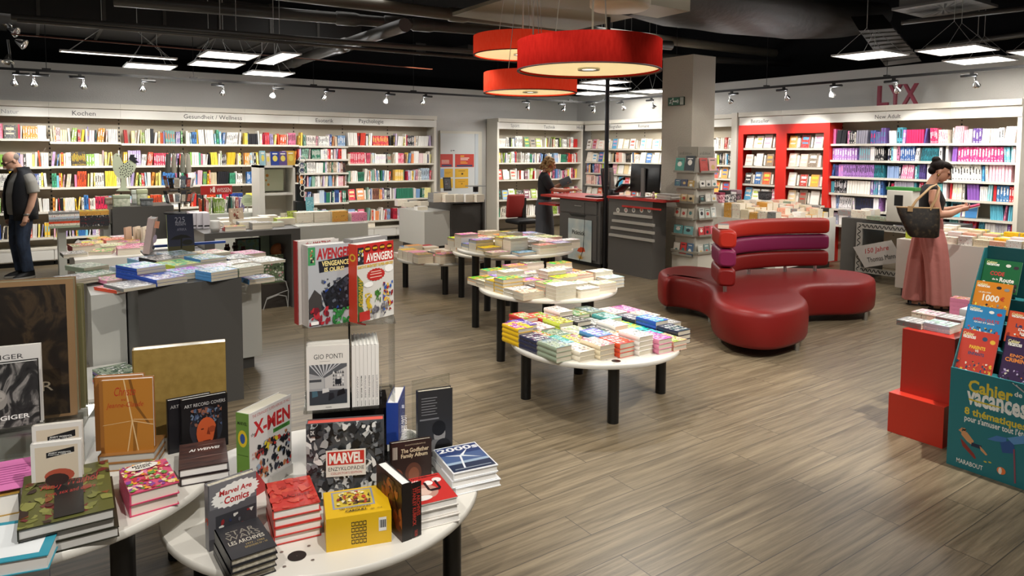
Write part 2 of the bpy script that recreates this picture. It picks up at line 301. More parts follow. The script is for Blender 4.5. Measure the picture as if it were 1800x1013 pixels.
def bookcase(label, Mx, W, D, shelves, base=True, top=2.44, side=(0, 0), frame_red=False, zfoot=0.0, floor_shelf=None, group='white bookcases along the walls'):
    t = thing('bookcase', label, 'bookcase', M=Mx, group=group)
    cw = RED if frame_red else CASEW
    MB().box(0, W, D-.02, D, zfoot, top-.1).build('back_panel', CASEBACK, t)
    for x in (.0, W-.006):
        m = MB(); m.quad((x-.004 if x else .002, D-.0215, .5), (x+.009 if x else .011, D-.0215, .5), (x+.009 if x else .011, D-.0215, 2.21), (x-.004 if x else .002, D-.0215, 2.21)); m.build('slotted_rail', SLOTS, t)
    for k in range(2):
        x = 0 if k == 0 else W
        if side[k] or frame_red:
            s = .022 if not side[k] else .05
            MB().box(x-s if k else x, x if k else x+s, 0.0, D-.02, zfoot, top if side[k] else 2.22).build('side_panel', cw, t)
    for z in shelves:
        mm = MB().box(.004, W-.004, .02, D-.02, z-.025, z).box(.002, W-.002, .012, .024, z-.03, z+.004); mm.build('shelf', CASEW, t)
    MB().box(0.001, W-.001, -.01, .02, 2.215, 2.352).build('header_panel', WHITE, t)
    MB().box(0.001, W-.001, -.04, D-.02, 2.362, top).build('cornice', CASEW, t)
    if frame_red:
        m = MB(); m.box(0, .095, -.02, .0, zfoot, 2.215).box(W-.095, W, -.02, .0, zfoot, 2.215).box(.095, W-.095, -.02, 0, 2.06, 2.215); m.build('face_frame', RED, t)
    if base:
        b = MB().box(.002, W-.002, -.06, D-.02, .07, .235).box(.0, W, -.075, D-.02, .235, .262).build('base_cabinet', CASEW, t)
        for k in range(2): MB().box(.006+k*W/2, W/2-.004+k*W/2, -.072, -.06, .085, .23).build('drawer_front', WHITE, b)
        MB().box(.01, W-.01, -.03, .05, 0, .07).build('plinth', BLACK, t)
    return t
LM = lambda x: frame((x, 12.4, 0), (1, 0, 0), (0, 0, 1))
ZL = {-2: (1.884, 1.474, 1.169, .799, .412), -1: (1.884, 1.474, 1.169, .799, .412), 0: (1.846, 1.48, 1.157, .789, .402), 4: (1.816, 1.574, 1.322, 1.069, .762, .402), 5: (1.832, 1.487, 1.147, .789, .385), 6: (1.832, 1.487, 1.147, .789, .385)}
LB = {-2: 'outermost white bookcase bay beyond the Natur sign', -1: 'white bookcase bay under the Natur sign', 0: 'white bookcase bay under the Kochen sign', 1: 'white bookcase bay with blank header right of the Kochen sign', 2: 'white bookcase bay under the Gesundheit Wellness sign',
      3: 'white bookcase bay with blank header left of the Esoterik sign', 4: 'white bookcase bay under the Esoterik sign with closer shelves', 5: 'white bookcase bay under the Psychologie sign', 6: 'white end bookcase bay right of the Psychologie sign, beside the door'}
DW_ = .9325
for k in range(-2, 7):
    x = .215+DW_*k; Mx = LM(x); zs = ZL.get(k, (1.83, 1.48, 1.152, .789, .40))
    bookcase(LB[k], Mx, DW_, .33, zs, side=(0, 1 if k == 6 else 0))
    ups = list(zs)
    for i, z in enumerate(ups):
        nxt = 2.2 if i == 0 else ups[i-1]
        pal = 'cook' if k in (0, 1) and i == 0 else ('bright' if k < 4 else 'pastel')
        e = DW_-.02-(.05 if k == 6 else 0)
        if k == -1 and i == 0: facing(Mx, .02, .5, z, .06, .24, 'bright'); upright(Mx, .55, e, z, .06, nxt-z-.05, 'bright', 3)
        elif random.random() < .18 and k > 2: facing(Mx, .02, .35, z, .06, nxt-z-.04, pal); upright(Mx, .4, e, z, .06, nxt-z-.05, pal)
        else: upright(Mx, .01, e, z, .05, nxt-z-.045, pal, 2.2)
    for j in range(random.choice((1, 2))): # lying stacks on the base
        xx = random.uniform(.1, .7)
        for q in range(random.choice((2, 3))):
            MASS.append((Mx @ Matrix.Translation((xx, .03, .264+.028*q)), .2, .2, .027, random.choice(PAL['bright']), 'e8e0d0'))
# far bay with the end wall: sport, technology, hobbies
SM = lambda x: frame((x, 12.3, 0), (1, 0, 0), (0, 0, 1))
ZS = (1.829, 1.486, 1.117, .682, .30)
for i, (nm, lb) in enumerate((('s', 'white bookcase bay under the Sport sign with tall side panel'), ('t', 'white bookcase bay under the Technik sign'), ('h', 'white bookcase bay under the Hobby sign in the room corner'))):
    Mx = SM(8.16+.80*i); t = bookcase(lb, Mx, .80, .43, ZS, base=False, side=(1 if i == 0 else 0, 1 if i == 2 else 0))
    for r_, z in enumerate(ZS):
        nxt = 2.2 if r_ == 0 else ZS[r_-1]
        a0 = .06 if i == 0 else .01; a1 = .74 if i == 2 else .79
        if (i, r_) in ((1, 0), (0, 2), (0, 3), (1, 3)): facing(Mx, a0, a1-.25 if i == 1 else a1-.1, z, .1, .27, 'tech'); upright(Mx, a1-.22, a1, z, .1, nxt-z-.05, 'tech')
        else: upright(Mx, a0, a1, z, .1, nxt-z-.05, 'tech', 2)
# right wall: red bestseller bays, then the long romance bays
RM = lambda y, X=10.28: frame((X, y, 0), (0, -1, 0), (0, 0, 1))
ZR = (1.815, 1.505, 1.19, .9, .6)
for i in range(2):
    Mx = RM(7.75-.85*i)
    bookcase(('red bookcase bay under the Bestseller sign, nearer the pillar', 'red bookcase bay right of the Bestseller sign, next to the romance shelves')[i], Mx, .85, .36, ZR, base=False, frame_red=True, group='red framed bookcases')
    for z in ZR: facing(Mx, .11, .76, z, .03, .24, 'novel', .16)
m = MB().box(10.24, 10.74, 7.776, 7.89, 0, 2.44); tag(m.build('upright_board', CASEW), 'white upright end panel left of the red bookcases', 'panel')
ZN = (1.88, 1.63, 1.375, 1.117, .872, .62)
for i, y in enumerate((6.05, 5.19, 4.33)):
    Mx = RM(y); Wd = .86 if i < 2 else .83
    bookcase(('white romance bookcase bay beside the red bookcases', 'white middle romance bookcase bay under the New Adult sign', 'white romance bookcase bay farthest from the red bookcases')[i], Mx, Wd, .36, ZN, base=False, side=(0, 1 if i == 2 else 0))
    for r_, z in enumerate(ZN):
        nxt = 2.2 if r_ == 0 else ZN[r_-1]
        if i == 2 and r_ == 4: facing(Mx, .02, .45, z, .05, .22, 'pinks'); upright(Mx, .5, .77, z, .05, .2, 'pinks', 3)
        else: upright(Mx, .012, Wd-(.06 if i == 2 else .015), z, .05, min(.235, nxt-z-.03), 'cool' if i < 2 else 'pinks', 4, .02)
ZB = (1.8, 1.505, 1.25, .985, .7, .4)
for i in range(5):
    Mx = RM(12.2-.86*i, 10.545)
    bookcase(('white bookcase bay in the corner left of the black pole', 'white bookcase bay under the Biografien sign', 'white bookcase bay under the Romane sign', 'white bookcase bay hidden behind the grey pillar', 'white bookcase bay showing right of the grey pillar')[i], Mx, .86, .12 if False else .2, ZB, base=False)
    for z in ZB: (facing if random.random() < .6 else upright)(Mx, .02, .84, z, .02, .22, 'novel')
# lettering of the headers, each a part of its own bookcase
def header(t_, x0, x1, y0, y1, wall, case, grey='3c3c3c', cx=None):
    if wall == 'L': A = onY(x0, y1, 12.388); B = onY(x1, y1, 12.388); ex = Vector((1, 0, 0)); P_ = A
    elif wall == 'S': A = onY(x0, y1, 12.288); B = onY(x1, y1, 12.288); ex = Vector((1, 0, 0)); P_ = A
    else:
        X = 10.268 if wall == 'R' else 10.533
        A = onX(x0, y1, X); B = onX(x1, y1, X); ex = Vector((0, -1, 0)); P_ = A
    w_ = (B-A).length
    z = 2.285-(.036 if not any(c in t_ for c in 'gyp') else .05)
    o = MB().text(t_, (P_.x, P_.y, z), ex, (0, 0, 1), w=w_, mi=0).build('header_lettering', mat('sign_grey_'+grey, grey, .5))
    c = [x for x in C.objects if x.get('label') == case][0]
    bpy.context.view_layer.update(); o.parent = c; o.matrix_parent_inverse = c.matrix_world.inverted()
header('Natur', 2, 33, 183, 195, 'L', LB[-1], '9a9a98'); header('Kochen', 127, 168, 190, 201, 'L', LB[0]); header('Gesundheit / Wellness', 323, 425, 197, 208, 'L', LB[2])
header('Esoterik', 555, 586, 205, 214, 'L', LB[4]); header('Psychologie', 631, 674, 208, 216, 'L', LB[5])
header('Sport', 898, 913, 216, 224, 'S', 'white bookcase bay under the Sport sign with tall side panel', '8a8a88'); header('Technik', 956, 976, 218, 225, 'S', 'white bookcase bay under the Technik sign'); header('Hobby', 1014, 1031, 219, 227, 'S', 'white bookcase bay under the Hobby sign in the room corner')
header('Biografien', 1071, 1092, 218, 226, 'B', 'white bookcase bay under the Biografien sign'); header('Romane', 1122, 1141, 217, 224, 'B', 'white bookcase bay under the Romane sign')
header('Bestseller', 1320, 1352, 207, 215, 'R', 'red bookcase bay under the Bestseller sign, nearer the pillar'); header('New Adult', 1538, 1583, 197, 207, 'R', 'white middle romance bookcase bay under the New Adult sign')
# red letters standing on the cornice
A = onX(1541, 186, 10.36); B = onX(1612, 182, 10.36)
for ch, a0, a1 in (('L', 0, .27), ('Y', .28, .61), ('X', .625, 1.0)):
    L_ = A.y-B.y; y = A.y-a0*L_; wd = (a1-a0)*L_; hh = .30
    m = MB(); vs, fs, asp = text_mesh(ch, .015)
    n = len(vs); f = [Vector((10.36, y-v[0]*wd, 2.441+v[1]*hh)) for v in vs]; b_ = [p+Vector((.05, 0, 0)) for p in f]
    from collections import Counter
    ed = Counter(); 
    for q in fs:
        for i in range(len(q)): ed[frozenset((q[i], q[(i+1) % len(q)]))] += 1
    sides = [tuple(e) for e, c in ed.items() if c == 1]
    m.add(f+b_, [q for q in fs]+[tuple(n+i for i in q[::-1]) for q in fs]+[(i, j, n+j, n+i) for i, j in sides])
    tag(m.build('sign_letter', mat('letter_burgundy', '74152c', .4)), 'burgundy upright letter %s standing on the cornice above the romance shelves' % ch, 'letter', 'burgundy letters above the romance shelves')
# ---------------------------------------------------------------- under the ceiling
PANEL = mat('led_diffuser', 'ffffff', .5, emit='fff8ee', es=5.0); ALU = mat('panel_rim', 'c9c9c7', .4)
DUCT = mat('dark_duct_paint', '302e2c', .55, bump=(9, .25, .03)); PIPE = mat('dark_pipe_paint', '413e39', .4); WIRE = mat('suspension_wire', 'b5b5b0', .4)
DA, DB = G(-60, 20, 3.4), G(720, 60, 3.4)
def hang_top(x, y):
    'height a hanger can reach: the ducts stop it'
    if DA.x-.1 < x < DB.x+.1 and DA.y-.1 < y < DA.y+1.8: return 3.39
    q = G(1565, 85, 3.1)
    return 3.0 if (Vector((x, y))-q.xy).length < .9 else 4.58
def led_panel(cx, cy, z, sx, sy, label, group=None, light=16):
    t = thing('ceiling_light_panel', label, 'ceiling light', (cx, cy, z), 0, 'suspended light panels')
    hx, hy = sx/2, sy/2
    m = MB().box(-hx, hx, -hy, -hy+.018, 0, .02).box(-hx, hx, hy-.018, hy, 0, .02).box(-hx, -hx+.018, -hy+.018, hy-.018, 0, .02).box(hx-.018, hx, -hy+.018, hy-.018, 0, .02).box(-hx+.018, hx-.018, -hy+.018, hy-.018, .014, .02); m.build('frame', ALU, t)
    MB().box(-hx+.018, hx-.018, -hy+.018, hy-.018, .004, .013).build('diffuser', PANEL, t)
    for s in (-1, 1):
        MB().tube([(s*hx*.85, -hy*.85, .02), (s*hx*.3, 0, .32), (s*hx*.85, hy*.85, .02)], .003, 5).tube([(s*hx*.3, 0, .32), (s*hx*.3, 0, min(4.58, hang_top(cx+s*hx*.3, cy))-z)], .004, 5).build('suspension_wire', WIRE, t)
    area_light('panel_glow', (cx, cy, z-.02), sx*.9, sy*.9, light)
for q, lb, s in ((((347, 100), (362, 90), (456, 97.5), (440, 107)), 'square hanging light panel highest above the Gesundheit sign', 0), (((328.5, 116), (344, 105), (431, 112), (415, 122)), 'square hanging light panel just below the highest panel on the left', 0),
                 (((214, 121), (222, 110), (313, 116), (303, 123.5)), 'square hanging light panel above the Kochen bookcase, below the long strip light', 0), (((427, 131), (442, 124), (519, 129.5), (499, 136.5)), 'square hanging light panel lowest of the left cluster', 0),
                 (((1459, 100), (1550, 88.5), (1600, 97), (1512, 107)), 'square hanging light panel left of the red letters, below the slanted duct', 0), (((1606, 90), (1708, 79), (1757, 88), (1660, 100)), 'square hanging light panel under the square air diffuser', 0),
                 (((1652, 107), (1755, 98), (1792, 107), (1695, 116)), 'square hanging light panel lowest on the right above the romance shelves', 0), (((1776, 90), (1860, 82), (1912, 92), (1830, 100)), 'square hanging light panel cut by the edge of the picture', 0),
                 (((1024, 157), (1064, 152), (1108, 156), (1075, 161)), 'square hanging light panel behind the black pole', 0), (((1102, 163), (1142, 155), (1190, 159), (1152, 167)), 'square hanging light panel half hidden by the grey pillar', 0),
                 (((1010, 166), (1030, 161), (1060, 164), (1040, 169)), 'far square hanging light panel beside the low red pendant lamp', 0), (((1055, 169), (1092, 164), (1150, 169), (1112, 173)), 'far square hanging light panel just left of the grey pillar', 0), (((1012, 143), (1040, 139), (1116, 147), (1085, 151)), 'far hanging light panel uppermost behind the black pole', 0), (((1010, 154), (1022, 150), (1041, 152), (1030, 156)), 'far small hanging light panel touching the low red pendant lamp', 0)):
    P_ = [G(x, y, 2.9) for x, y in q]; c = sum(P_, Vector())/4
    if 'far ' in lb or 'behind the black pole' in lb or 'half hidden' in lb: led_panel(c.x, c.y, 2.9, .62, .62, lb, light=10)
    else: led_panel(c.x, c.y, 2.9, .62, .62, lb)
c = (G(105, 92, 2.9)+G(312, 104, 2.9))/2; led_panel(c.x, c.y, 2.9, 1.27, .14, 'long thin hanging strip light above the Kochen bookcase')
c = sum([G(x, y, 2.9) for x, y in ((450, 112), (493, 93), (524, 96), (484, 114.5))], Vector())/4; led_panel(c.x, c.y, 2.9, .25, 1.24, 'narrow hanging light panel pointing away beside the dark slanting pipe')
# light tracks with spots
ZT = 2.76
def track(a, b, label):
    a = Vector(a); b = Vector(b); t = thing('light_track', label, 'light track', a); d = b-a
    m = MB(); ang = math.atan2(d.y, d.x); m.T = Matrix.Rotation(ang, 4, 'Z'); m.box(0, d.length, -.018, .018, -.017, .017); m.build('rail', BLACK, t)
    n = int(d.length/1.9)
    for i in range(n+1):
        p = d*((i+.3)/(n+.6)); MB().box(p.x-.05, p.x+.05, p.y-.025, p.y+.025, .017, .035).tube([(p.x, p.y, .03), (p.x, p.y, hang_top(a.x+p.x, a.y+p.y)-ZT)], .004, 5).build('hanger', BLACK, t)
track((-.35, 10.97, ZT), (9.6, 10.97, ZT), 'long black light track in front of the bookcase wall with the door'); track((9.5, 10.95, ZT), (9.5, 2.4, ZT), 'long black light track in front of the romance and bestseller wall')
BULB = mat('spot_bulb', 'ffffff', .3, emit='fff4e4', es=9); BULBD = mat('spot_glass_dim', 'e8e8e8', .2, emit='fff4e4', es=1.0)
def track_spot(p, along, tgt, label, lit=False, light=0):
    t = thing('track_spotlight', label, 'spotlight', p, 0, 'track spotlights'); ax = Vector(along)
    m = MB(); m.T = Matrix.Rotation(math.atan2(ax.y, ax.x), 4, 'Z'); m.rbox(-.02, .17, -.02, .02, -.075, -.04, .012).box(.02, .06, -.012, .012, -.045, -.017); m.build('adapter', BLACK, t)
    d = (Vector(tgt)-Vector(p)).normalized(); h = Vector((0, 0, -.075))
    MB().tube([h+Vector((0, 0, .02)), h+Vector((0, 0, -.035)), h+Vector((0, 0, -.05))+d*.02], .012, 8).build('arm', CHROME, t)
    q = frame((0, 0, 0), d.orthogonal(), d); q.translation = h+Vector((0, 0, -.055))
    m = MB(); m.T = q; m.lathe([(.012, 0), (.02, .015), (.042, .055), (.048, .075), (.046, .078), (.04, .06)], 16, cap=False).build('lamp_head', CHROME if not lit else ALU, t)
    m = MB(); m.T = q; m.lathe([(.001, .055), (.043, .068), (.001, .075)] if not lit else [(.001, .05), (.046, .07), (.03, .088), (.001, .094)], 16).build('bulb', BULB if lit else BULBD, t)
    if light: spot_light('track_spot_light', Vector(p)+h+d*.12, tgt, light, 74, (1, .97, .93), .03, .75); point_light('track_spot_spill', Vector(p)+h+Vector((0, 0, -.1)), 15)
def cnt(lst): return lst
LS = [(25, 'first'), (60, 's'), (147, ''), (251, ''), (392, ''), (480, 'L'), (571, ''), (679, 'L'), (745, '')]
names = ('spotlight at the far left end of the bookcase wall track', 'spotlight above the Natur sign', 'spotlight above the Kochen sign', 'spotlight above the blank header right of the Kochen sign', 'spotlight above the Gesundheit sign', 'glowing spotlight left of the Esoterik sign', 'spotlight above the Esoterik sign', 'glowing spotlight above the Psychologie sign', 'spotlight above the end bookcase by the door')
for (x, f), nm in zip(LS, names):
    X = onY(x, 150, 10.97).x; track_spot((X, 10.97, ZT), (1, 0, 0) if x not in (147, 392) else (-1, 0, 0), (X+.1, 12.5, 1.2), nm, f == 'L', 68)
for x, nm in ((930, 'spotlight over the Sport sign, below the low red lamp'), (993, 'spotlight over the Technik sign'), (1046, 'spotlight over the Hobby sign')):
    X = onY(x, 178, 10.97).x; track_spot((X, 10.97, ZT), (-1, 0, 0), (X, 12.5, 1.2), nm, False, 68)
for x, nm, l in ((1095, 'spotlight over the Biografien sign right of the black pole', 0), (1148, 'spotlight beside the grey pillar over the Romane sign', 0), (1283, 'spotlight just right of the grey pillar', 0), (1382, 'spotlight above the second red bookcase', 0), (1461, 'glowing spotlight between the red bookcases and the red letters', 1), (1576, 'spotlight in front of the burgundy letters', 0), (1714, 'spotlight right of the burgundy letters', 0)):
    Y = onX(x, 150, 9.5).y; track_spot((9.5, Y, ZT), (0, 1 if x not in (1283, 1461) else -1, 0), (10.7, Y, 1.15), nm, l, 75)
for i, y in enumerate((2.9, 9.9, 8.6)): spot_light('track_spot_light', (9.5, y, 2.66), (10.7, y, 1.2), 80, 74, (1, .97, .93), .03, .9)
# chrome cluster of spots at the left edge of the view
t = thing('spotlight_cluster', 'chrome spotlight cluster on a vertical rail at the left edge', 'spotlight', G(22, 120, ZT))
b0 = t.location.copy()
m = MB(); 
pp = [atD(x, y, b0.y*.86)-b0 for x, y in ((22, 122), (18, 100), (14, 70), (10, 40), (9, 34))]; pp = [p for p in pp if p.z+b0.z < 3.36]; m.tube(pp, .018, 8).build('rail', CHROME, t)
for i, (x, y) in enumerate(((16, 95), (26, 70), (12, 50), (24, 34))):
    p = atD(x, y, b0.y*.86)-b0; d = Vector((random.uniform(-.6, .8), -.3, random.uniform(-.8, -.2))).normalized()
    q = frame(p, d.orthogonal(), d); m = MB(); m.T = q; m.lathe([(.01, 0), (.03, .02), (.06, .1), (.075, .13), (.07, .135), (.05, .1)], 14, cap=False).build('lamp_head', CHROME, t)
# red drum pendants
FAB = noisy('shaded_red_fabric', [(.3, '8a1713'), (.7, '9c1e18')], 60, .8, 3, (1, 1, .25)); FAB2 = noisy('lit_red_fabric', [(.3, 'd8402a'), (.7, 'e8523a')], 60, .8, 3, (1, 1, .25))  # one red cloth in two colours: shade painted dark, light painted bright
for n_ in (FAB, FAB2):
    b_ = n_.node_tree.nodes['Principled BSDF']; b_.inputs['Specular IOR Level'].default_value = 0; b_.inputs['Emission Color'].default_value = lin('d8351c'); b_.inputs['Emission Strength'].default_value = .04 if n_ is FAB else .42   # glow put into the cloth, mainly to brighten the two lit drums
DISC = mat('pendant_diffuser', 'efe0b8', .5, emit='f4d79a', es=.75); CORE = mat('downlight_glass', 'ffffff', .4, emit='fff3dc', es=7); INNER = mat('lamp_rim_dark', '3a1512', .7)
def pendant(xl, xr, yb, D, h, fab, label, p=60):
    k = FPX*D/(xr-xl); d = ray((xl+xr)/2, yb); c = Vector((0, 0, HC))+d*k; R = D/2
    t = thing('pendant_lamp', label, 'pendant lamp', c, 0, 'red drum pendant lamps')
    MB().lathe([(R, 0), (R, h), (R-.012, h), (R-.012, 0)], 64, cap=False).lathe([(R-.012, 0), (R, 0)], 64, cap=False).build('shade', fab, t)
    MB().lathe([(R+.002, -.004), (R+.002, .004), (R-.014, .004), (R-.014, -.004), (R+.002, -.004)], 64, cap=False).build('shade_rim', INNER, t)
    MB().lathe([(.075, .018), (R-.013, .018)], 64, cap=False).lathe([(R-.013, .024), (.001, .024)], 64, cap=False).build('diffuser', DISC, t)
    MB().lathe([(.078, .005), (.078, .024), (.062, .024), (.062, .005), (.078, .005)], 32, cap=False).build('downlight_ring', STEEL, t)
    MB().lathe([(.001, .014), (.062, .014)], 32, cap=False).build('downlight_glass', CORE, t)
    for a in (0.3, 2.4, 4.5): MB().tube([(R*.5*math.cos(a), R*.5*math.sin(a), h*.6), (.03*math.cos(a), .03*math.sin(a), 4.55-c.z)], .0035, 5).build('suspension_cable', WIRE, t)
    MB().tube([(.03, 0, h*.6), (.05, .02, (4.5-c.z)*.6), (.02, 0, 4.55-c.z)], .008, 6).build('power_cable', mat('clear_flex', 'c9c6be', .4), t)
    spot_light('pendant_downlight', c+Vector((0, 0, -.02)), c+Vector((0, 0, -2)), p, 110, (1, .9, .74), .06, .8)
pendant(909, 1161, 125, 1.0, .20, FAB, 'largest shaded red drum pendant lamp, nearest, over the low round table')
pendant(832, 998, 98, 1.05, .205, FAB2, 'upper brightly lit red drum pendant lamp, partly behind the nearest drum')
pendant(850, 1014, 164, .95, .20, FAB2, 'lower brightly lit red drum pendant lamp, below the nearest drum')
# pipes and ducts
def pipe(a, b, z, r, label, sleeves=(), m_=PIPE, z2=None, name='ventilation_pipe'):
    A = G(*a, z); B = G(*b, z if z2 is None else z2); d = B-A; t = thing(name, label, 'pipe', A, 0, 'dark pipes under the ceiling')
    MB().tube([(0, 0, 0), d], r, 20).build('tube', m_, t)
    for s in sleeves: q = d*s; u = d.normalized(); MB().tube([q-u*.16, q-u*.14, q+u*.1, q+u*.16], [r*1.02, r*1.22, r*1.22, r*1.02], 20).build('sleeve', m_, t)
pipe((330, -30), (1500, 110), 3.75, .085, 'upper long ventilation pipe running to the right behind the red lamps', (.27, .82, .9), mat('beige_lit_pipe', '6b6456', .4))  # dark pipe coloured beige for the lamplight on it
pipe((200, 0), (1180, 80), 3.5, .075, 'lower long ventilation pipe with thick sleeves above the red lamps', (.34, .42, .47))
pipe((712, 44), (470, 124), 3.26, .085, 'dark branch pipe slanting down to the left from the long pipes', (.35, .72))
pipe((1130, 98), (1480, 118), 3.5, .06, 'thin dark pipe behind the top of the grey pillar', (.3,))
pipe((1585, 40), (1860, 8), 3.4, .03, 'thin pipe rising to the right edge under the square diffuser'); pipe((1630, 84), (1860, 52), 3.3, .04, 'lower thin pipe at the right edge above the light panels')
pipe((20, 30), (930, 98), 3.12, .035, 'thin pipe along the lower edge of the big dark duct'); pipe((30, 36), (930, 110), 3.06, .02, 'cable rail below the big dark duct')
pipe((20, 60), (760, 122), 2.99, .008, 'thin copper line strung under the dark void', (), mat('copper_line', '6a3a28', .4))
def duct(pts, z0, z1, label, m_=DUCT, r=.04, name='air_duct'):
    t = thing(name, label, 'duct', (0, 0, 0)); P_ = [G(x, y, z0) for x, y in pts]; c = sum(P_, Vector())/len(P_); t.location = (c.x, c.y, z0)
    MB().prism([(p.x-c.x, p.y-c.y) for p in P_], 0, z1-z0).build('casing', m_, t); return t, c
A = G(-60, 20, 3.4); B = G(720, 60, 3.4)
t = thing('air_duct', 'big dark rectangular duct across the left of the ceiling', 'duct', (A.x, A.y, 3.42)); L_ = B.x-A.x
MB().box(0, L_, 0, 1.6, 0, .5).build('casing', mat('duct_black', '1d1c1b', .6), t)
for i in range(1, 7): MB().box(L_*i/7-.02, L_*i/7+.02, -.02, 1.62, -.02, .52).build('flange', PIPE, t)
# soft wrapped duct on the right, tapering
t = thing('air_duct', 'large sagging insulated duct between the grey pillar and the slanted duct', 'duct', G(1180, 20, 3.5)); o0 = t.location.copy(); R_ = []
for x, y, w_, h_ in ((1120, 40, .5, .3), (1200, 55, .62, .36), (1290, 62, .62, .36), (1380, 76, .56, .34), (1470, 84, .5, .3), (1520, 82, .4, .24)):
    p = G(x, y, 3.35)-o0+Vector((0, 0, .42)); R_.append([p+Vector((0, w_*math.cos(a), h_*math.sin(a)+.03*math.sin(3*a+x))) for a in [2*PI*i/20 for i in range(20)]])
MB().rings(R_).build('casing', DUCT, t)
t = thing('air_duct', 'dark duct with ribbed face slanting down behind the right light panels', 'duct', G(1560, 60, 3.4)); o0 = t.location.copy()
q = [atD(x, y, k)-o0 for x, y, k in ((1510, 54, 9), (1570, 50, 9), (1620, 108, 9.4), (1556, 116, 9.4))]; bk = [p+Vector((.5, .4, .3)) for p in q]
MB().add(q+bk, [(0, 1, 2, 3), (7, 6, 5, 4), (0, 4, 5, 1), (1, 5, 6, 2), (2, 6, 7, 3), (3, 7, 4, 0)]).build('casing', mat('ribbed_duct', '3b3733', .6), t)
m = MB()
for i in range(1, 9):
    a = q[0].lerp(q[3], i/9); b_ = q[1].lerp(q[2], i/9); n = Vector((-.01, -.008, -.003)); m.add([a+n, b_+n, b_+n+Vector((0, 0, .03)), a+n+Vector((0, 0, .03))], [(0, 1, 2, 3)])
m.build('rib', PIPE, t)
# square swirl diffuser
c = sum([G(x, y, 3.5) for x, y in ((1570, 18), (1690, 0), (1755, 12), (1630, 31))], Vector())/4
t = thing('air_diffuser', 'square air diffuser with radial slots above the right light panels', 'vent', c)
s = .42; MB().box(-s, s, -s, s, 0, .03).box(-.36, .36, -.36, .36, .03, .4).build('plate', mat('diffuser_plate', '6d6b68', .5), t)
m = MB()
for i in range(28):
    a = 2*PI*i/28; u = Vector((math.cos(a), math.sin(a), 0)); v = Vector((-u.y, u.x, 0)); r1 = .34/max(abs(u.x), abs(u.y))*.95
    m.quad(*[Vector((0, 0, -.002))+p for p in (u*.07-v*.006, u*r1-v*.016, u*r1+v*.016, u*.07+v*.006)])
m.build('slot', BLACK, t)
t = thing('ceiling_unit', 'pale rounded ceiling unit with a ribbed top beside the pendant cables', 'ceiling unit', G(1090, 16, 3.3))
MB().lathe([(.001, 0), (.3, 0), (.33, .03), (.33, .2), (.001, .2)], 40).build('casing', mat('unit_cream', 'b9ae96', .5), t)
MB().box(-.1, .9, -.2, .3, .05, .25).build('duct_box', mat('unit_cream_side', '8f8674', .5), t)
A = G(820, 20, 3.7); t = thing('ceiling_grille', 'beige perforated ceiling grille above the upper pendant lamp', 'ceiling unit', A)
MB().box(0, 2.2, -1.6, .4, 0, .05).build('plate', mat('grille_beige', '8a7f69', .6), t)
# roof beams far up, crossing the void
for i, (a, b_) in enumerate((((160, 98), (185, 48)), ((280, 90), (340, 55)), ((680, 108), (740, 92)), ((440, 96), (490, 72)), ((600, 132), (830, 95)))):
    A = G(*a, 3.9); B = G(*b_, 3.9); d = B-A; m = MB(); n = Vector((-d.y, d.x, 0)).normalized()*.12
    m.add([A-n, B-n, B+n, A+n]+[p+Vector((0, 0, .2)) for p in (A-n, B-n, B+n, A+n)], [(3, 2, 1, 0), (4, 5, 6, 7), (0, 1, 5, 4), (1, 2, 6, 5), (2, 3, 7, 6), (3, 0, 4, 7)])
    tag(m.build('roof_beam', mat('beam_dark', '33312f', .6)), ('dark roof beam at the left above the strip light', 'short dark roof beam right of the leftmost beam', 'dark roof beam above the end of the bookcase wall', 'dark roof beam between the left panels and the slanting pipe', 'long faint roof beam over the Psychologie sign')[i], 'beam')
# ---------------------------------------------------------------- round tables
TOPM = mat('table_white', 'dcd8ce', .3); EDGE = mat('table_edge', 'c9c4b6', .45)
def round_table(cx, cy, h, label, rot=0, R=.6, n=4, hole=None):
    t = thing('round_table', label, 'table', (cx, cy, 0), 0, 'round display tables')
    MB().lathe([(R-.004, h-.03), (R, h-.026), (R, h-.004), (R-.004, h)], 72).build('tabletop', TOPM, t)
    for i in range(n):
        a = rot+2*PI*i/n; MB().cyl(.495*math.cos(a), .495*math.sin(a), 0, h-.03, .037, 20).build('leg', BLACK, t)
    if hole:
        for x, y in hole:
            MB().lathe([(.001, 0), (.03, 0)], 24, c=(x-cx, y-cy, h+.001), cap=False).build('cable_hole', BLACK, t)
            for k in range(4):
                a = k*PI/2+.6; MB().lathe([(.001, 0), (.006, 0)], 10, c=(x-cx+.062*math.cos(a), y-cy+.062*math.sin(a), h+.001), cap=False).build('screw', STEEL, t)
    return t
LR = math.atan2(3.171-3.631, 3.013-3.251)
HT = {'T1': (.92, 2.6, .42), 'T0': (.0, 2.96, .56), 'T2': (3.25, 3.63, .41), 'T3': (3.645, 4.69, .58), 'T4': (4.05, 5.76, .76), 'T5': (4.585, 6.78, .56), 'T6': (4.30, 7.70, .39)}
hp = G(522, 978, .42); hq = G(1083, 635, .41)
round_table(*HT['T1'], 'low white round table nearest, with the yellow box', LR-.1, hole=[(hp.x, hp.y)])
round_table(*HT['T0'], 'white round table at the lower left, overlapping the nearest one', math.atan2(-.36, .92)+PI/4)
round_table(*HT['T2'], 'low white round table under the largest pendant lamp', LR, hole=[(hq.x, hq.y)])
d = Vector((3.102-HT['T3'][0], 4.681-HT['T3'][1])); round_table(*HT['T3'], 'middle height white round table behind the low one', math.atan2(d.y, d.x))
d = Vector((3.476-HT['T4'][0], 5.734-HT['T4'][1])); round_table(*HT['T4'], 'tallest white round table of the central row', math.atan2(d.y, d.x))
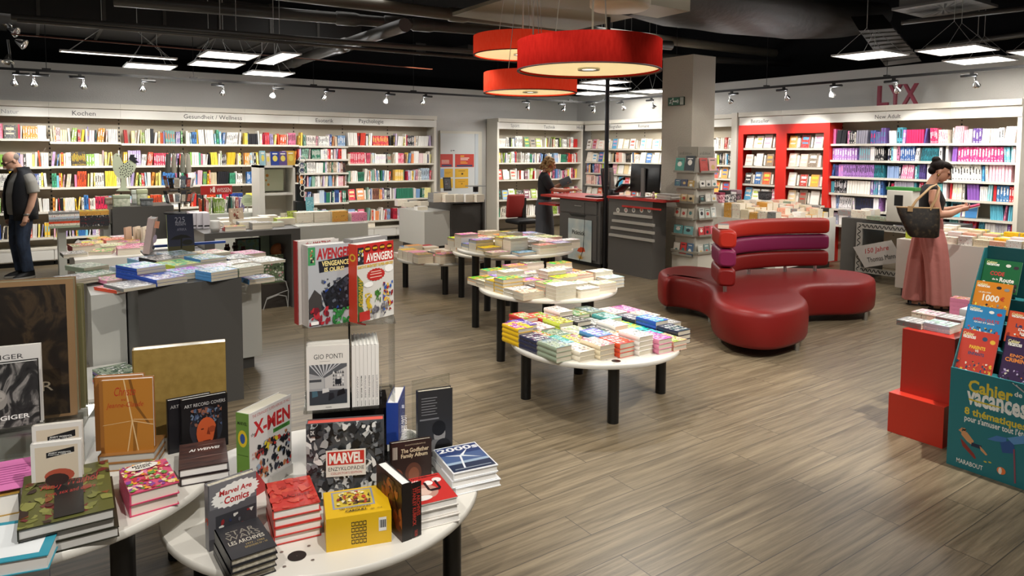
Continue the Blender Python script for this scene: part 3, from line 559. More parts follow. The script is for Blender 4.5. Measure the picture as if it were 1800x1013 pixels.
d = Vector((3.963-HT['T5'][0], 6.663-HT['T5'][1])); round_table(*HT['T5'], 'white round table tucked under the tallest one', math.atan2(HT['T6'][1]-HT['T5'][1], HT['T6'][0]-HT['T5'][0])+PI/4)
d = Vector((4.038-HT['T6'][0], 7.205-HT['T6'][1])); round_table(*HT['T6'], 'lowest white round table at the far end of the central row', math.atan2(d.y, d.x))
# ---------------------------------------------------------------- box tables
GREY2 = mat('grey_green_laminate', 'b9bab2', .45)
def box_table(label, x0, x1, y0, y1, h, m_=None, plinth=True, thick=.02, inset=.05):
    t = thing('display_block', label, 'display table', ((x0+x1)/2, (y0+y1)/2, 0)); X = (x1-x0)/2; Y = (y1-y0)/2; m_ = m_ or GREYW
    MB().box(-X, X, -Y, Y, .1 if plinth else 0, h-thick).build('body', m_, t)
    MB().box(-X, X, -Y, Y, h-thick, h).build('top_board', m_, t)
    if plinth: MB().box(-X+inset, X-inset, -Y+inset, Y-inset, 0, .1).build('plinth', DARK, t)
    return t
def portal(label, x0, x1, y0, y1, h, leg=.1, m_=DARK, th=.06, axis='x', back=False):
    """a dark bench: slab on two panel legs"""
    t = thing('display_bench', label, 'display table', ((x0+x1)/2, (y0+y1)/2, 0)); X = (x1-x0)/2; Y = (y1-y0)/2
    MB().box(-X, X, -Y, Y, h-th, h).build('top_board', m_, t)
    for s in (-1, 1):
        if axis == 'x': MB().box(*((-X, -X+leg) if s < 0 else (X-leg, X)), -Y, Y, 0, h-th).build('panel_leg', m_, t)
        else: MB().box(-X, X, *((-Y, -Y+leg) if s < 0 else (Y-leg, Y)), 0, h-th).build('panel_leg', m_, t)
    return t
# unit near the middle left: pale low block with a dark tall block in it
t = thing('display_block', 'pale low display block carrying magazines, behind the golden slipcase', 'display table', (.88, 6.15, 0)); U_ = [(-.58, -.55), (-.365, -.55), (-.365, -.085), (.29, -.085), (.29, -.55), (.58, -.55), (.58, .55), (-.58, .55)]
MB().prism(U_, .1, .70).build('body', GREYW, t); MB().prism(U_, .70, .72).build('top_board', GREYW, t); MB().box(-.53, -.37, -.5, .5, 0, .1).box(.295, .53, -.5, .5, 0, .1).build('plinth', DARK, t)
t = thing('display_block', 'dark grey tall display block with blue travel guides on top', 'display table', (.842, 5.5, 0)); MB().box(-.318, .318, -.55, .55, 0, .84).build('body', DARK, t); MB().box(-.318, .318, -.55, .55, .84, .86).build('top_board', DARK, t)
t = thing('display_ledge', 'low white ledge with thin colourful books left of the dark block', 'display table', (.33, 5.15, 0)); MB().box(-.16, .16, -.3, .42, 0, .20).build('body', GREYW, t); MB().box(-.17, .17, -.31, .42, .20, .22).build('top_board', WHITE, t)
# magazine block, dark bench with garden things, pale counter
box_table('white magazine block behind the dark travel book', .29, 1.38, 7.6, 8.9, .70, WHITE)
portal('dark open bench sheltering garden figures', 1.42, 2.41, 7.58, 8.6, .88, .1)
MB_ = box_table('pale grey counter with paperbacks, right of the dark open bench', 2.43, 3.27, 7.72, 9.1, .88, GREY2)
# back left unit
portal('pale bench with a stack of picture books near the man', .24, .85, 10.9, 11.6, .70, .09, GREY2, .05)
t = thing('display_block', 'dark grey block carrying the spotted hen figure', 'display table', (1.245, 11.0, 0)); MB().box(-.385, .375, -.25, .5, 0, .93).build('body', DARK, t); MB().box(-.385, .375, -.25, .5, .93, .95).build('top_board', DARK, t)
box_table('grey block between the postcard rack and the tall white end cap', 1.64, 2.95, 10.02, 10.8, .86, GREY2)
# tall white end cap with a poster
x0 = onY(457, 380, 9.6).x; x1 = onY(520, 380, 9.6).x; zt = onY(480, 291, 9.6).z
t = thing('end_cap_shelf', 'tall narrow white end cap with a flower poster', 'shelf', ((x0+x1)/2, 9.8, 0)); X = (x1-x0)/2
for s in (-1, 1): MB().box(*((-X, -X+.07) if s < 0 else (X-.03, X)), -.2, .2, 0, zt).build('side_panel', WHITE, t)
MB().box(-X, X, -.2, .2, zt-.03, zt).build('top_board', WHITE, t); MB().box(-X+.07, X-.03, .15, .2, 0, zt-.03).build('back_panel', CASEW, t)
zs = onY(480, 340, 9.6).z; MB().box(-X+.07, X-.03, -.18, .15, zs-.03, zs).build('shelf', WHITE, t)
m = MB().box(-X+.09, X-.1, .02, .03, zs+.02, zt-.06); m.build('poster', mat('poster_sage', 'c9cfb4', .5), t)
m = MB()
for k, (u, v, r) in enumerate(((.25, .72, .022), (.3, .3, .018), (.2, .5, .014))): m.add([(-X+.09+(2*X-.19)*u+r*math.cos(a), .019, zs+.02+(zt-zs-.08)*v+r*math.sin(a)) for a in [2*PI*i/10 for i in range(10)]], [tuple(range(10))], 0)
m.build('flower_print', mat('flower_ochre', 'c98a35', .5), t)
# gondola by the door
X0 = 5.44
box_table('white gondola block near the white door', 5.43, 5.925, 10.41, 11.4, .70)
portal('dark gondola bridge with a book display, near the white door', 5.93, 6.64, 10.40, 11.2, .87, .04, DARK, .05)
t = thing('display_block', 'dark square block under the gondola bridge', 'display table', (6.28, 10.8, 0)); MB().box(-.3, .3, -.36, .36, 0, .8).build('body', DARK, t)
# ---------------------------------------------------------------- cash desks
CASH = mat('cash_desk_grey', '55524e', .4); CTOP = mat('cash_red_top', 'b3271f', .35)
def onXd(x, y): return onX(x, y, 6.88)
t = thing('cash_desk', 'grey cash desk with red top and drawer, where the seller works', 'cash desk', (6.88, 8.2, 0))
yl = onXd(982, 400).y-8.2; yr = onXd(1053, 400).y-8.2; zt = onXd(1020, 347.5).z
MB().box(.02, .6, yr, yl, .06, zt-.03).build('body', CASH, t); MB().box(.06, .6, yr+.02, yl-.02, 0, .06).build('plinth', BLACK, t)
MB().box(-.05, .75, yr, yl+.42, zt-.03, zt+.005).build('counter_top', CTOP, t)
zd0 = onXd(1020, 373).z-.17
d1 = MB().box(.0, .02, yr+.06, yl-.03, zt-.24, zt-.05).build('drawer', CASH, t); MB().box(-.012, 0, (yr+yl)/2-.08, (yr+yl)/2+.08, zt-.135, zt-.125).build('handle', STEEL, d1)
d2 = MB().box(.0, .02, yr+.06, yl-.03, .1, zt-.26).build('door', CASH, t)
m = MB(); m.poly([(-.002, (yr+yl)/2+.22, zt-.262), (-.002, (yr+yl)/2-.2, zt-.262), (-.002, (yr+yl)/2-.14, zt-.30), (-.002, (yr+yl)/2+.16, zt-.30)]); m.build('grip', BLACK, d2)
MB().box(-.03, .3, yl+.05, yl+.5, zt-.17, zt-.14).build('lower_shelf', CTOP, t)
# poster on the cash desk door
A = onXd(1000, 383); B = onXd(1040, 462); pw = A.y-B.y; ph = A.z-B.z
t = thing('poster', 'pale picnic poster with an orange flower foot on the cash desk', 'poster', M=frame((6.872, A.y, B.z), (0, -1, 0), (0, 0, 1)))
MB().box(0, pw, -.004, 0, 0, ph).build('sheet', noisy('picnic_paper', [(.3, '9fb3b8'), (.6, 'cfd2c6')], 3, .5), t)
m = MB().text('Auf ein', (pw*.18, -.005, ph*.72), (1, 0, 0), (0, 0, 1), h=ph*.055, mi=0).text('Picknick', (pw*.18, -.005, ph*.62), (1, 0, 0), (0, 0, 1), w=pw*.55, mi=1, bold=.02).text('mit', (pw*.18, -.005, ph*.53), (1, 0, 0), (0, 0, 1), h=ph*.05, mi=0)
m.build('lettering', [mat('white_print', 'f0f0ea', .5), BLK], t)
m = MB()
for i in range(26):
    a = PI*i/25; m.poly([(pw*.55+.02*math.cos(a+.3), -.0052-.0001*i, ph*.02+.02*math.sin(a)), (pw*.55+pw*.42*math.cos(a), -.0052-.0001*i, ph*.03+ph*.2*math.sin(a)*random.uniform(.7, 1)), (pw*.55+.02*math.cos(a-.3), -.0052-.0001*i, ph*.02+.02*math.sin(a))], i % 2)
m.poly([(pw*.4, -.0052, ph*.22), (pw*.55, -.0052, ph*.2), (pw*.75, -.0052, ph*.24), (pw*.7, -.0052, ph*.33), (pw*.5, -.0052, ph*.33)], 2)
m.build('flower_print', [mat('petal_ochre', 'c98418', .5), mat('petal_yellow', 'd8a82a', .5), mat('petal_red', 'cf4a1c', .5)], t)
t = thing('cash_desk', 'grey cash desk with four pale rails and round badges', 'cash desk', (6.88, 6.98, 0))
yl = onXd(1069.5, 400).y-6.98; yr = onXd(1146.5, 400).y-6.98; zt = 1.10
MB().box(.0, .27, yr, yl, 0, zt-.03).build('body', CASH, t); MB().box(-.04, .285, yr-.22, yl, zt-.03, zt+.005).build('counter_top', CTOP, t)
zz0 = onXd(1110, 363.5).z; MB().box(-.025, 0, yr-.16, yl-.3, zz0-.012, zz0+.012).build('red_ledge', CTOP, t)
for i, (xa, y_) in enumerate(((1081, 377), (1078.5, 390), (1076, 403), (1073, 416))):
    z = onXd(1100, y_).z; ya = onXd(xa, y_).y-6.98; MB().box(-.035, 0, yr-(.0 if i == 0 else .05), ya, z-.018, z+.018).build('rail', mat('rail_pale', 'a9a49a', .4), t)
for i, x in enumerate((1086.5, 1100.5, 1114, 1128, 1141.5)):
    p = onXd(x, 369.5); m = MB(); c = Vector((-.003, p.y-6.98, p.z)); m.add([c+Vector((0, .034*math.cos(a), .034*math.sin(a))) for a in [-2*PI*k/16 for k in range(16)]], [tuple(range(16))], 0)
    c2 = c+Vector((-.001, 0, 0)); m.add([c2+Vector((0, .02*math.cos(a), .02*math.sin(a))) for a in [-2*PI*k/12 for k in range(12)]], [tuple(range(12))], 1); m.build('badge', [mat('badge_white', 'd9d4c8', .4), mat('badge_%d' % i, ('8a8f80', 'b08a8a', '6a6f78', 'b06040', '90a0a8')[i], .4)], t)
m = MB().cyl(6.97, 7.58, 0, 4.6, .032, 16); tag(m.build('support_pole', mat('pole_black', '16161a', .35)), 'thin black pole rising between the two cash desks', 'pole')
# ---------------------------------------------------------------- red stand, teal floor display
t = thing('pedestal', 'low red pedestal block on the floor beside the teal display', 'pedestal', (4.365, 1.97, 0)); MB().box(0, .42, -.17, .15, 0, .25).build('body', mat('pedestal_red', 'c2301c', .45), t)
ya = onX(1582, 690, 4.44).y; yb = onX(1674, 700, 4.44).y
t = thing('pedestal', 'tall red pedestal carrying thin booklets beside the teal display', 'pedestal', (4.44, (ya+yb)/2, .251)); MB().box(0, .34, -(ya-yb)/2, (ya-yb)/2, 0, .4).build('body', mat('pedestal_dark_red', 'b02a1c', .45), t)
# ---------------------------------------------------------------- sofa
LEATH = mat('dark_red_leather', '741714', .42, bump=(220, .12, .004), spec=.3); LEATH2 = mat('orange_red_leather', 'b02a1c', .42, bump=(220, .12, .004), spec=.3); LEATH3 = mat('magenta_leather', '7a2148', .42, bump=(220, .12, .004), spec=.3)
ZS = .41
out = [G(x, y, ZS) for x, y in ((1158, 480), (1168, 487), (1185, 486.5), (1210, 490), (1237, 496), (1251, 508), (1251, 523), (1264, 534), (1290, 543), (1330, 549), (1370, 549), (1408, 540), (1424, 531), (1416, 519), (1405, 511), (1412, 504), (1430, 500), (1463, 499), (1505, 499), (1533, 495), (1542, 488), (1532, 481), (1503, 475), (1463, 471.5))]
out = [p.xy for p in out]
# the side turned away: closes the rounded plan behind the back rest
out += [Vector((7.2, 4.72)), Vector((6.9, 4.83)), Vector((6.6, 4.95)), Vector((6.45, 5.12)), Vector((6.42, 5.31)), Vector((6.28, 5.5)), Vector((6.05, 5.52)), Vector((5.82, 5.44))]
def smooth_closed(P, it=2):
    for _ in range(it):
        Q = []
        for i in range(len(P)):
            a, b = P[i], P[(i+1) % len(P)]; Q += [a*.75+b*.25, a*.25+b*.75]
        P = Q
    return P
SO = smooth_closed(out, 2); cc = sum(SO, Vector((0, 0)))/len(SO)
if sum(a.x*b.y-b.x*a.y for a, b in zip(SO, SO[1:]+SO[:1])) < 0: SO = SO[::-1]
def inset(P, d):
    R_ = []
    for i, p in enumerate(P):
        t_ = (P[(i+1) % len(P)]-P[i-1]).normalized(); R_.append(p+Vector((-t_.y, t_.x))*d)
    return R_
t = thing('sofa', 'red leather clover shaped sofa with a curved striped back rest', 'sofa', (cc.x, cc.y, 0))
L2 = [p-cc for p in SO]; prof = [(.05, .075), (.015, .085), (0, .115), (-.006, .24), (0, ZS-.06), (.012, ZS-.025), (.035, ZS-.008), (.07, ZS), (.12, ZS+.003)]
m = MB(); rr = [[(p.x, p.y, z) for p in inset(L2, d)] for d, z in prof]; m.rings(rr, cap=False)
n = len(L2); bm = bmesh.new(); tv = [bm.verts.new(p) for p in rr[-1]]; f = bm.faces.new(tv); bmesh.ops.triangulate(bm, faces=[f]); m.bm(bm, 0, True)
bm = bmesh.new(); tv = [bm.verts.new(p) for p in rr[0]]; f = bm.faces.new(tv[::-1]); bmesh.ops.triangulate(bm, faces=[f]); m.bm(bm, 0, False)
m.build('seat', LEATH, t)
for x, y in ((1400, 616), (1171, 541), (1521, 563), (1267, 596), (1249, 566)):
    p = G(x, y); MB().cyl(p.x-cc.x, p.y-cc.y, 0, .09, .024, 16).build('foot', STEEL, t)
MB().cyl(6.25-cc.x, 5.3-cc.y, 0, .09, .024, 16).build('foot', STEEL, t)
# curved back rest of three stacked rolls
E0 = G(1276, 512, .43).xy; E1 = Vector((7.28, 4.34)); ctrl = [E0, Vector((5.72, 4.5)), Vector((6.2, 4.66)), Vector((6.75, 4.58)), E1]
def catmull(P, k=8):
    Q = [P[0]*2-P[1]]+P+[P[-1]*2-P[-2]]; R_ = []
    for i in range(1, len(Q)-2):
        for s in range(k):
            u = s/k; a, b, c, d = Q[i-1:i+3]; R_.append(.5*((2*b)+(c-a)*u+(2*a-5*b+4*c-d)*u*u+(3*b-a-3*c+d)*u**3))
    return R_+[P[-1]]
arc = catmull(ctrl); th = .085
for k, (z0, z1, lm) in enumerate(((.475, .655, LEATH), (.66, .835, LEATH3), (.84, 1.015, LEATH2))):
    R_ = []; hz = (z1-z0)/2; zc = (z0+z1)/2
    for i, p in enumerate(arc):
        tg = (arc[min(i+1, len(arc)-1)]-arc[max(i-1, 0)]).normalized(); nn = Vector((-tg.y, tg.x))
        for e in ([.8, .95, 1.0] if i in (0, ) else [1.0]):
            q = p - tg*(.03*(1-e)*-5 if False else 0)
            ring = []
            for a in range(20):
                an = 2*PI*a/20; ca, sa = math.cos(an), math.sin(an); ex_ = lambda v: math.copysign(abs(v)**.5, v)
                s_ = e if i == 0 else 1
                pos = q+nn*(ex_(ca)*th*s_)-tg*((1.0-(1-e)*3)*.0); ring.append((pos.x-cc.x+(tg.x*-.02*(e-.8)/.2 if False else 0), pos.y-cc.y, zc+ex_(sa)*hz*.98*s_))
            R_.append(ring)
    # rounded ends: shrink and push out the end rings
    def endring(r, d, s, push): 
        c = Vector((sum(v[0] for v in r)/20, sum(v[1] for v in r)/20, zc)); return [tuple(c+(Vector(v)-c)*s+Vector((d.x, d.y, 0))*push) for v in r]
    d0 = (arc[0]-arc[1]).normalized(); d1 = (arc[-1]-arc[-2]).normalized()
    base = R_[3:]
    R2 = [endring(R_[2], d0, s, p_) for s, p_ in ((.72, .045), (.88, .038), (.97, .02))]+[R_[2]]+base+[endring(base[-1], d1, s, p_) for s, p_ in ((.97, .02), (.88, .038), (.72, .045))]
    MB().rings(R2).build('back_roll', lm, t)
for i in (1, 11, 19, 26, 31):
    p = arc[i]; MB().cyl(p.x-cc.x, p.y-cc.y, ZS, .5, .018, 12).build('back_post', STEEL, t)
# ---------------------------------------------------------------- right hand tables
t = box_table('white table with piles of pale paperbacks beside the woman', 8.66, 9.2, 1.9, 4.19, .70, WHITE)
MB().box(0, .001, 0, .001, .3, .301).build('hidden_joint', WHITE, t) if False else None
box_table('white table with book piles behind the sofa, before the red bookcases', 8.5, 10.0, 5.75, 7.0, .77, WHITE)
t = thing('display_bench', 'dark bench holding the ornate frame, left of the woman', 'display table', (9.3, 4.6, 0))
MB().box(0, .6, -.75, .66, .80, .84).build('top_board', DARK, t); MB().box(0, .6, .37, .66, 0, .80).build('panel_leg', DARK, t); MB().box(0, .6, -.75, -.6, 0, .8).build('panel_leg', DARK, t)
# ---------------------------------------------------------------- lying books in piles
def cover_material(name, soft=False):
    m = bpy.data.materials.new(name); m.use_nodes = True; nt = m.node_tree; b = nt.nodes['Principled BSDF']; N = nt.nodes.new; L = nt.links.new
    oi = N('ShaderNodeObjectInfo'); tc = N('ShaderNodeTexCoord')
    off = N('ShaderNodeMath'); off.operation = 'MULTIPLY'; off.inputs[1].default_value = 87.0; L(oi.outputs['Random'], off.inputs[0])
    cx = N('ShaderNodeCombineXYZ'); L(off.outputs[0], cx.inputs[2])
    ad = N('ShaderNodeVectorMath'); L(tc.outputs['Object'], ad.inputs[0]); L(cx.outputs[0], ad.inputs[1])
    n = N('ShaderNodeTexNoise'); n.inputs['Scale'].default_value = 2.6; n.inputs['Detail'].default_value = 3; n.inputs['Distortion'].default_value = 1.2; L(ad.outputs[0], n.inputs['Vector'])
    r = N('ShaderNodeValToRGB'); r.color_ramp.elements[0].position = .49; r.color_ramp.elements[1].position = .52; L(n.outputs[0], r.inputs[0])
    hs = N('ShaderNodeHueSaturation'); hs.inputs['Saturation'].default_value = 1.9; L(oi.outputs['Color'], hs.inputs['Color'])
    h = N('ShaderNodeMapRange'); h.inputs[3].default_value = .22; h.inputs[4].default_value = .8; L(oi.outputs['Random'], h.inputs[0]); L(h.outputs[0], hs.inputs['Hue'])
    v = N('ShaderNodeMath'); v.operation = 'FRACT'; k = N('ShaderNodeMath'); k.operation = 'MULTIPLY'; k.inputs[1].default_value = 13.7; L(oi.outputs['Random'], k.inputs[0]); L(k.outputs[0], v.inputs[0])
    v2 = N('ShaderNodeMapRange'); v2.inputs[3].default_value = .25; v2.inputs[4].default_value = 1.0; L(v.outputs[0], v2.inputs[0]); L(v2.outputs[0], hs.inputs['Value'])
    m1 = N('ShaderNodeMix'); m1.data_type = 'RGBA'; L(r.outputs[0], m1.inputs[0]); L(oi.outputs['Color'], m1.inputs[6]); L(hs.outputs[0], m1.inputs[7])
    # blocks of print: two bands of broken marks across the cover
    mp = N('ShaderNodeMapping'); mp.inputs['Scale'].default_value = (16, 3.2, 1); L(ad.outputs[0], mp.inputs[0])
    n2 = N('ShaderNodeTexNoise'); n2.inputs['Scale'].default_value = 1.0; n2.inputs['Detail'].default_value = 1; L(mp.outputs[0], n2.inputs['Vector'])
    r2 = N('ShaderNodeValToRGB'); r2.color_ramp.elements[0].position = .5; r2.color_ramp.elements[1].position = .53; L(n2.outputs[0], r2.inputs[0])
    sp = N('ShaderNodeSeparateXYZ'); L(tc.outputs['Object'], sp.inputs[0])
    w_ = N('ShaderNodeMath'); w_.operation = 'PINGPONG'; w_.inputs[1].default_value = .11; L(sp.outputs[1], w_.inputs[0])
    g = N('ShaderNodeMath'); g.operation = 'GREATER_THAN'; g.inputs[1].default_value = .05; L(w_.outputs[0], g.inputs[0])
    a1 = N('ShaderNodeMath'); a1.operation = 'ABSOLUTE'; L(sp.outputs[1], a1.inputs[0])
    g2 = N('ShaderNodeMath'); g2.operation = 'LESS_THAN'; g2.inputs[1].default_value = .36; L(a1.outputs[0], g2.inputs[0])
    q1 = N('ShaderNodeMath'); q1.operation = 'MULTIPLY'; L(g.outputs[0], q1.inputs[0]); L(r2.outputs[0], q1.inputs[1])
    q2 = N('ShaderNodeMath'); q2.operation = 'MULTIPLY'; L(q1.outputs[0], q2.inputs[0]); L(g2.outputs[0], q2.inputs[1])
    bw = N('ShaderNodeRGBToBW'); L(m1.outputs[2], bw.inputs[0]); ink = N('ShaderNodeMath'); ink.operation = 'LESS_THAN'; ink.inputs[1].default_value = .32; L(bw.outputs[0], ink.inputs[0])
    ic = N('ShaderNodeMix'); ic.data_type = 'RGBA'; ic.inputs[6].default_value = (.02, .02, .025, 1); ic.inputs[7].default_value = (.85, .83, .78, 1); L(ink.outputs[0], ic.inputs[0])
    m2 = N('ShaderNodeMix'); m2.data_type = 'RGBA'; L(q2.outputs[0], m2.inputs[0]); L(m1.outputs[2], m2.inputs[6]); L(ic.outputs[2], m2.inputs[7])
    L(m2.outputs[2], b.inputs['Base Color']); b.inputs['Roughness'].default_value = .32
    return m
ART = cover_material('printed_cover')
def plain_cover():
    m = bpy.data.materials.new('cover_spine'); m.use_nodes = True; nt = m.node_tree; oi = nt.nodes.new('ShaderNodeObjectInfo'); nt.links.new(oi.outputs['Color'], nt.nodes['Principled BSDF'].inputs['Base Color']); nt.nodes['Principled BSDF'].inputs['Roughness'].default_value = .4; return m
PLAIN = plain_cover()
def proto_mesh(hard):
    m = MB(); k = .05 if hard else .025
    e = .5
    m.add([(-e, -e, 1-k), (e, -e, 1-k), (e, e, 1-k), (-e, e, 1-k), (-e, -e, 1), (e, -e, 1), (e, e, 1), (-e, e, 1)], [(3, 2, 1, 0), (0, 1, 5, 4), (1, 2, 6, 5), (2, 3, 7, 6), (3, 0, 4, 7)], 1)
    m.add([(-e, -e, 1.0005), (e, -e, 1.0005), (e, e, 1.0005), (-e, e, 1.0005)], [(0, 1, 2, 3)], 0)
    m.box(-e, e, -e, e, 0, k, 1)
    R_ = []
    for y in (-e, e):
        R_.append([(-e-(.035 if hard else .004)*math.sin(PI*i/6), y, i/6) for i in range(7)])
    m.rings(R_, 1, cap=False, closed=False, smooth=True)
    me = m.build('p', [ART, PLAIN]).data; o = [x for x in bpy.data.objects if x.data == me][0]; bpy.data.objects.remove(o)
    p = MB(); i_ = .018 if hard else .004
    p.box(-e+.002, e-i_*1.4, -e+i_, e-i_, k, 1-k); pm = p.build('pages', PAPER).data; bpy.data.objects.remove([x for x in bpy.data.objects if x.data == pm][0])
    return me, pm
PROTO = {True: proto_mesh(True), False: proto_mesh(False)}
COLNAME = {'f4f1ea': 'white', 'efe6d2': 'cream', 'e8d9b8': 'sand', '2c2f4a': 'navy', '2a2a2e': 'black', 'e2502c': 'orange red', 'f2c418': 'yellow', '4f8fc8': 'blue', '8fc3e0': 'sky blue', 'e98fb0': 'pink', 'f3b9a0': 'peach', '5a8a5a': 'green', 'c8d84a': 'lime', '7a6aa8': 'violet', '4a9a98': 'teal', 'c8302c': 'red', '8a8a88': 'grey', 'd6a04a': 'ochre', 'c0cfdc': 'pale blue', '2f55b8': 'royal blue', '9aa890': 'sage', 'f0a24a': 'orange', 'efdfe0': 'blush'}
COLS = list(COLNAME)
ORD = ['first', 'second', 'third', 'fourth', 'fifth', 'sixth', 'seventh', 'eighth', 'ninth', 'tenth', 'eleventh', 'twelfth']
FLAT = []; PILES = []
def pile(c, rot, w_, h_, ts, cols, where, group, hard=True, z=0.0, jit=.0006):
    """a pile of lying books, lowest first; c = centre of the pile, z its foot"""
    n = len(ts); zz = z+.0009
    PILES.append(dict(c=Vector((c[0], c[1])), r=rot, w=w_, h=h_, z=z, t=sum(ts), i=len(FLAT), n=n))
    for i in range(n):
        lv = n-1-i; lev = 'topmost' if lv == 0 else ('lowest' if lv == n-1 else ORD[lv]+' from top')
        M_ = Matrix.Translation((c[0]+random.uniform(-jit, jit), c[1]+random.uniform(-jit, jit), zz)) @ Matrix.Rotation(rot+random.uniform(-.004, .004), 4, 'Z')
        col = cols[i % len(cols)] if isinstance(cols, (list, tuple)) else cols
        kd = 'hardcover' if hard else 'paperback'
        lab = '%s %s, %s, %s' % (COLNAME[col], kd, lev, where) if n > 1 else '%s %s lying singly, %s' % (COLNAME[col], kd, where)
        FLAT.append(dict(M=M_, w=w_, h=h_, t=ts[i]-.0008, c=col, l=lab, g=group, hard=hard, top=lv == 0)); zz += ts[i]
def thick(n, a=.024, b=.038): 
    return [random.uniform(a, b) if random.random() < .35 else b*.86 for _ in range(n)]
def ccol(n, main=None):
    c = main or random.choice(COLS); return [c if random.random() < .92 else c for _ in range(n)]
# low round table: spines to the left, columns running back
cx, cy, hz_ = HT['T2']
tops = {(0, 0): ('9aa890', 3), (1, 0): ('efe6d2', 2), (2, 0): ('e8d9b8', 3), (3, 0): ('e2502c', 3), (4, 0): ('f4f1ea', 4), (5, 0): ('e98fb0', 3), (6, 0): ('f3b9a0', 2), (0, 1): ('2c2f4a', 3), (1, 1): ('8fc3e0', 2), (2, 1): ('c8d84a', 2), (3, 1): ('4f8fc8', 3), (4, 1): ('efe6d2', 2), (5, 1): ('f0a24a', 2), (6, 1): ('8fc3e0', 2),
        (0, 2): ('f2c418', 4), (1, 2): ('c8302c', 2), (2, 2): ('9aa890', 2), (3, 2): ('efe6d2', 2), (4, 2): ('2c2f4a', 2), (5, 2): ('f4f1ea', 3), (1, 3): ('7a6aa8', 3), (2, 3): ('efdfe0', 2), (3, 3): ('c8d84a', 3), (4, 3): ('2a2a2e', 3), (5, 3): ('8a8a88', 2), (6, 2): ('c8d84a', 2), (6, 3): ('4a9a98', 3)}
for ci, (xo, y0) in enumerate(((-.505, -.29), (-.362, -.36), (-.232, -.40), (-.10, -.44), (.035, -.48), (.165, -.52), (.295, -.53), (.425, -.44), (.54, -.25))):
    k = 0; y = y0
    while y+.1 < math.sqrt(max(.0, .64**2-xo*xo)) and k < 5:
        c, n = tops.get((ci, k), (random.choice(COLS+['f4f1ea', 'efe6d2', 'efe6d2', '8a8a88', '2c2f4a', 'e8d9b8', 'efdfe0', 'f4f1ea']), random.choice((3, 3, 4))))
        pile((cx+xo, cy+y+.102), 0, .126, .2, thick(n), c, '%s pile back in %s column, low round table' % (ORD[k], ORD[ci]), 'piles on the low round table', True, hz_)
        y += .208; k += 1
def side_piles(T, name, xs, seed, grp, hi=(2, 3, 4), spec={}, skip=lambda x, y: False):
    """piles with their long side to the camera"""
    random.seed(seed); cx, cy, hz_ = HT[T]
    for ci, xo in enumerate(xs):
        k = 0; y = -math.sqrt(max(0, .6**2-xo*xo))*.93+.06
        while y+.03 < math.sqrt(max(0, .62**2-xo*xo)):
            c, n = spec.get((ci, k), (random.choice(('f4f1ea', 'efe6d2', 'efe6d2', 'c0cfdc', 'f3b9a0', 'efdfe0', 'f2c418', 'e8d9b8', '4f8fc8', '2a2a2e', 'c8302c', 'f0a24a', '8a8a88')), random.choice(hi)))
            if not skip(xo, y): pile((cx+xo, cy+y), -PI/2, .132, .205, thick(n, .022, .034), c, '%s pile of %s row, %s' % (ORD[ci], ORD[k], name), grp, random.random() < .6, hz_)
            y += .14; k += 1
side_piles('T3', 'middle height round table', (-.44, -.225, -.01, .205, .42), 5, 'piles on the middle height round table', (2, 2, 3, 4), {(0, 0): ('e8d9b8', 2), (0, 1): ('f4f1ea', 2), (0, 2): ('f2c418', 4), (1, 0): ('f4f1ea', 4), (2, 0): ('f4f1ea', 3), (3, 0): ('e8d9b8', 3), (4, 0): ('c0cfdc', 3), (2, 3): ('f4f1ea', 5), (1, 2): ('2a2a2e', 2), (3, 3): ('2f55b8', 3), (4, 3): ('c8d84a', 2)})
side_piles('T4', 'tallest round table', (-.44, -.225, -.01, .205, .42), 8, 'piles on the tallest round table', (2, 3, 3, 4), {(0, 0): ('e8d9b8', 1), (0, 1): ('f2c418', 2), (1, 0): ('4f8fc8', 1), (1, 1): ('efe6d2', 5), (1, 2): ('f2c418', 5), (2, 0): ('c8302c', 3), (3, 0): ('7a6aa8', 3), (2, 2): ('2a2a2e', 3), (4, 1): ('f0a24a', 2), (2, 4): ('2a2a2e', 5), (0, 4): ('f3b9a0', 5)})
side_piles('T5', 'round table under the tallest', (-.44, -.225, -.01), 9, 'piles on the round table under the tallest', (2, 3), {}, lambda x, y: x > .1 or y < -.28 and x > -.3)
side_piles('T6', 'lowest far round table', (-.46, -.245, -.03), 4, 'piles on the lowest far round table', (2, 3, 4), {(0, 0): ('c8302c', 4), (0, 1): ('e98fb0', 4), (1, 0): ('f0a24a', 4), (1, 1): ('e98fb0', 3)}, lambda x, y: x > .1)
random.seed(21)
# blue travel guides on the dark block: three pixel corners give each pile (left end of spine, near corner, right end)
def px_pile(a, b, c, ztop, ts, cols, where, grp, hard=False):
    A, B, C_ = G(*a, ztop), G(*b, ztop), G(*c, ztop); sp = A-B; wd = C_-B; h_ = sp.length; w_ = wd.length
    ang = math.atan2(sp.y, sp.x)-PI/2; w_ = max(.1, min(w_, .2)); h_ = max(.16, min(h_, .27)); wv = Vector((math.cos(ang), math.sin(ang), 0)); hv = Vector((-wv.y, wv.x, 0))
    c_ = B+wv*w_/2+hv*h_/2
    pile((c_.x, c_.y), ang, w_, h_, ts, cols, where, grp, hard, ztop-sum(ts), .002)
TG = 'travel guides on the dark block'; Q = 'travel guide pile'
px_pile((204, 464), (249, 472), (296, 460), .95, [.022]*4, '2f55b8', 'tallest blue travel guide pile, dark block left edge', TG)
px_pile((253, 479), (298, 489), (346, 477), .905, [.022]*2, '2f55b8', 'travel guide pile overhanging the dark block front', TG)
px_pile((221, 493), (259, 502), (306, 491), .882, [.021], '8a8a88', 'foremost guide, overhanging the dark block corner', TG)
px_pile((347, 474), (375, 479), (407, 470), .925, [.021]*3, '4f8fc8', 'bright blue guide pile at the dark block right end', TG)
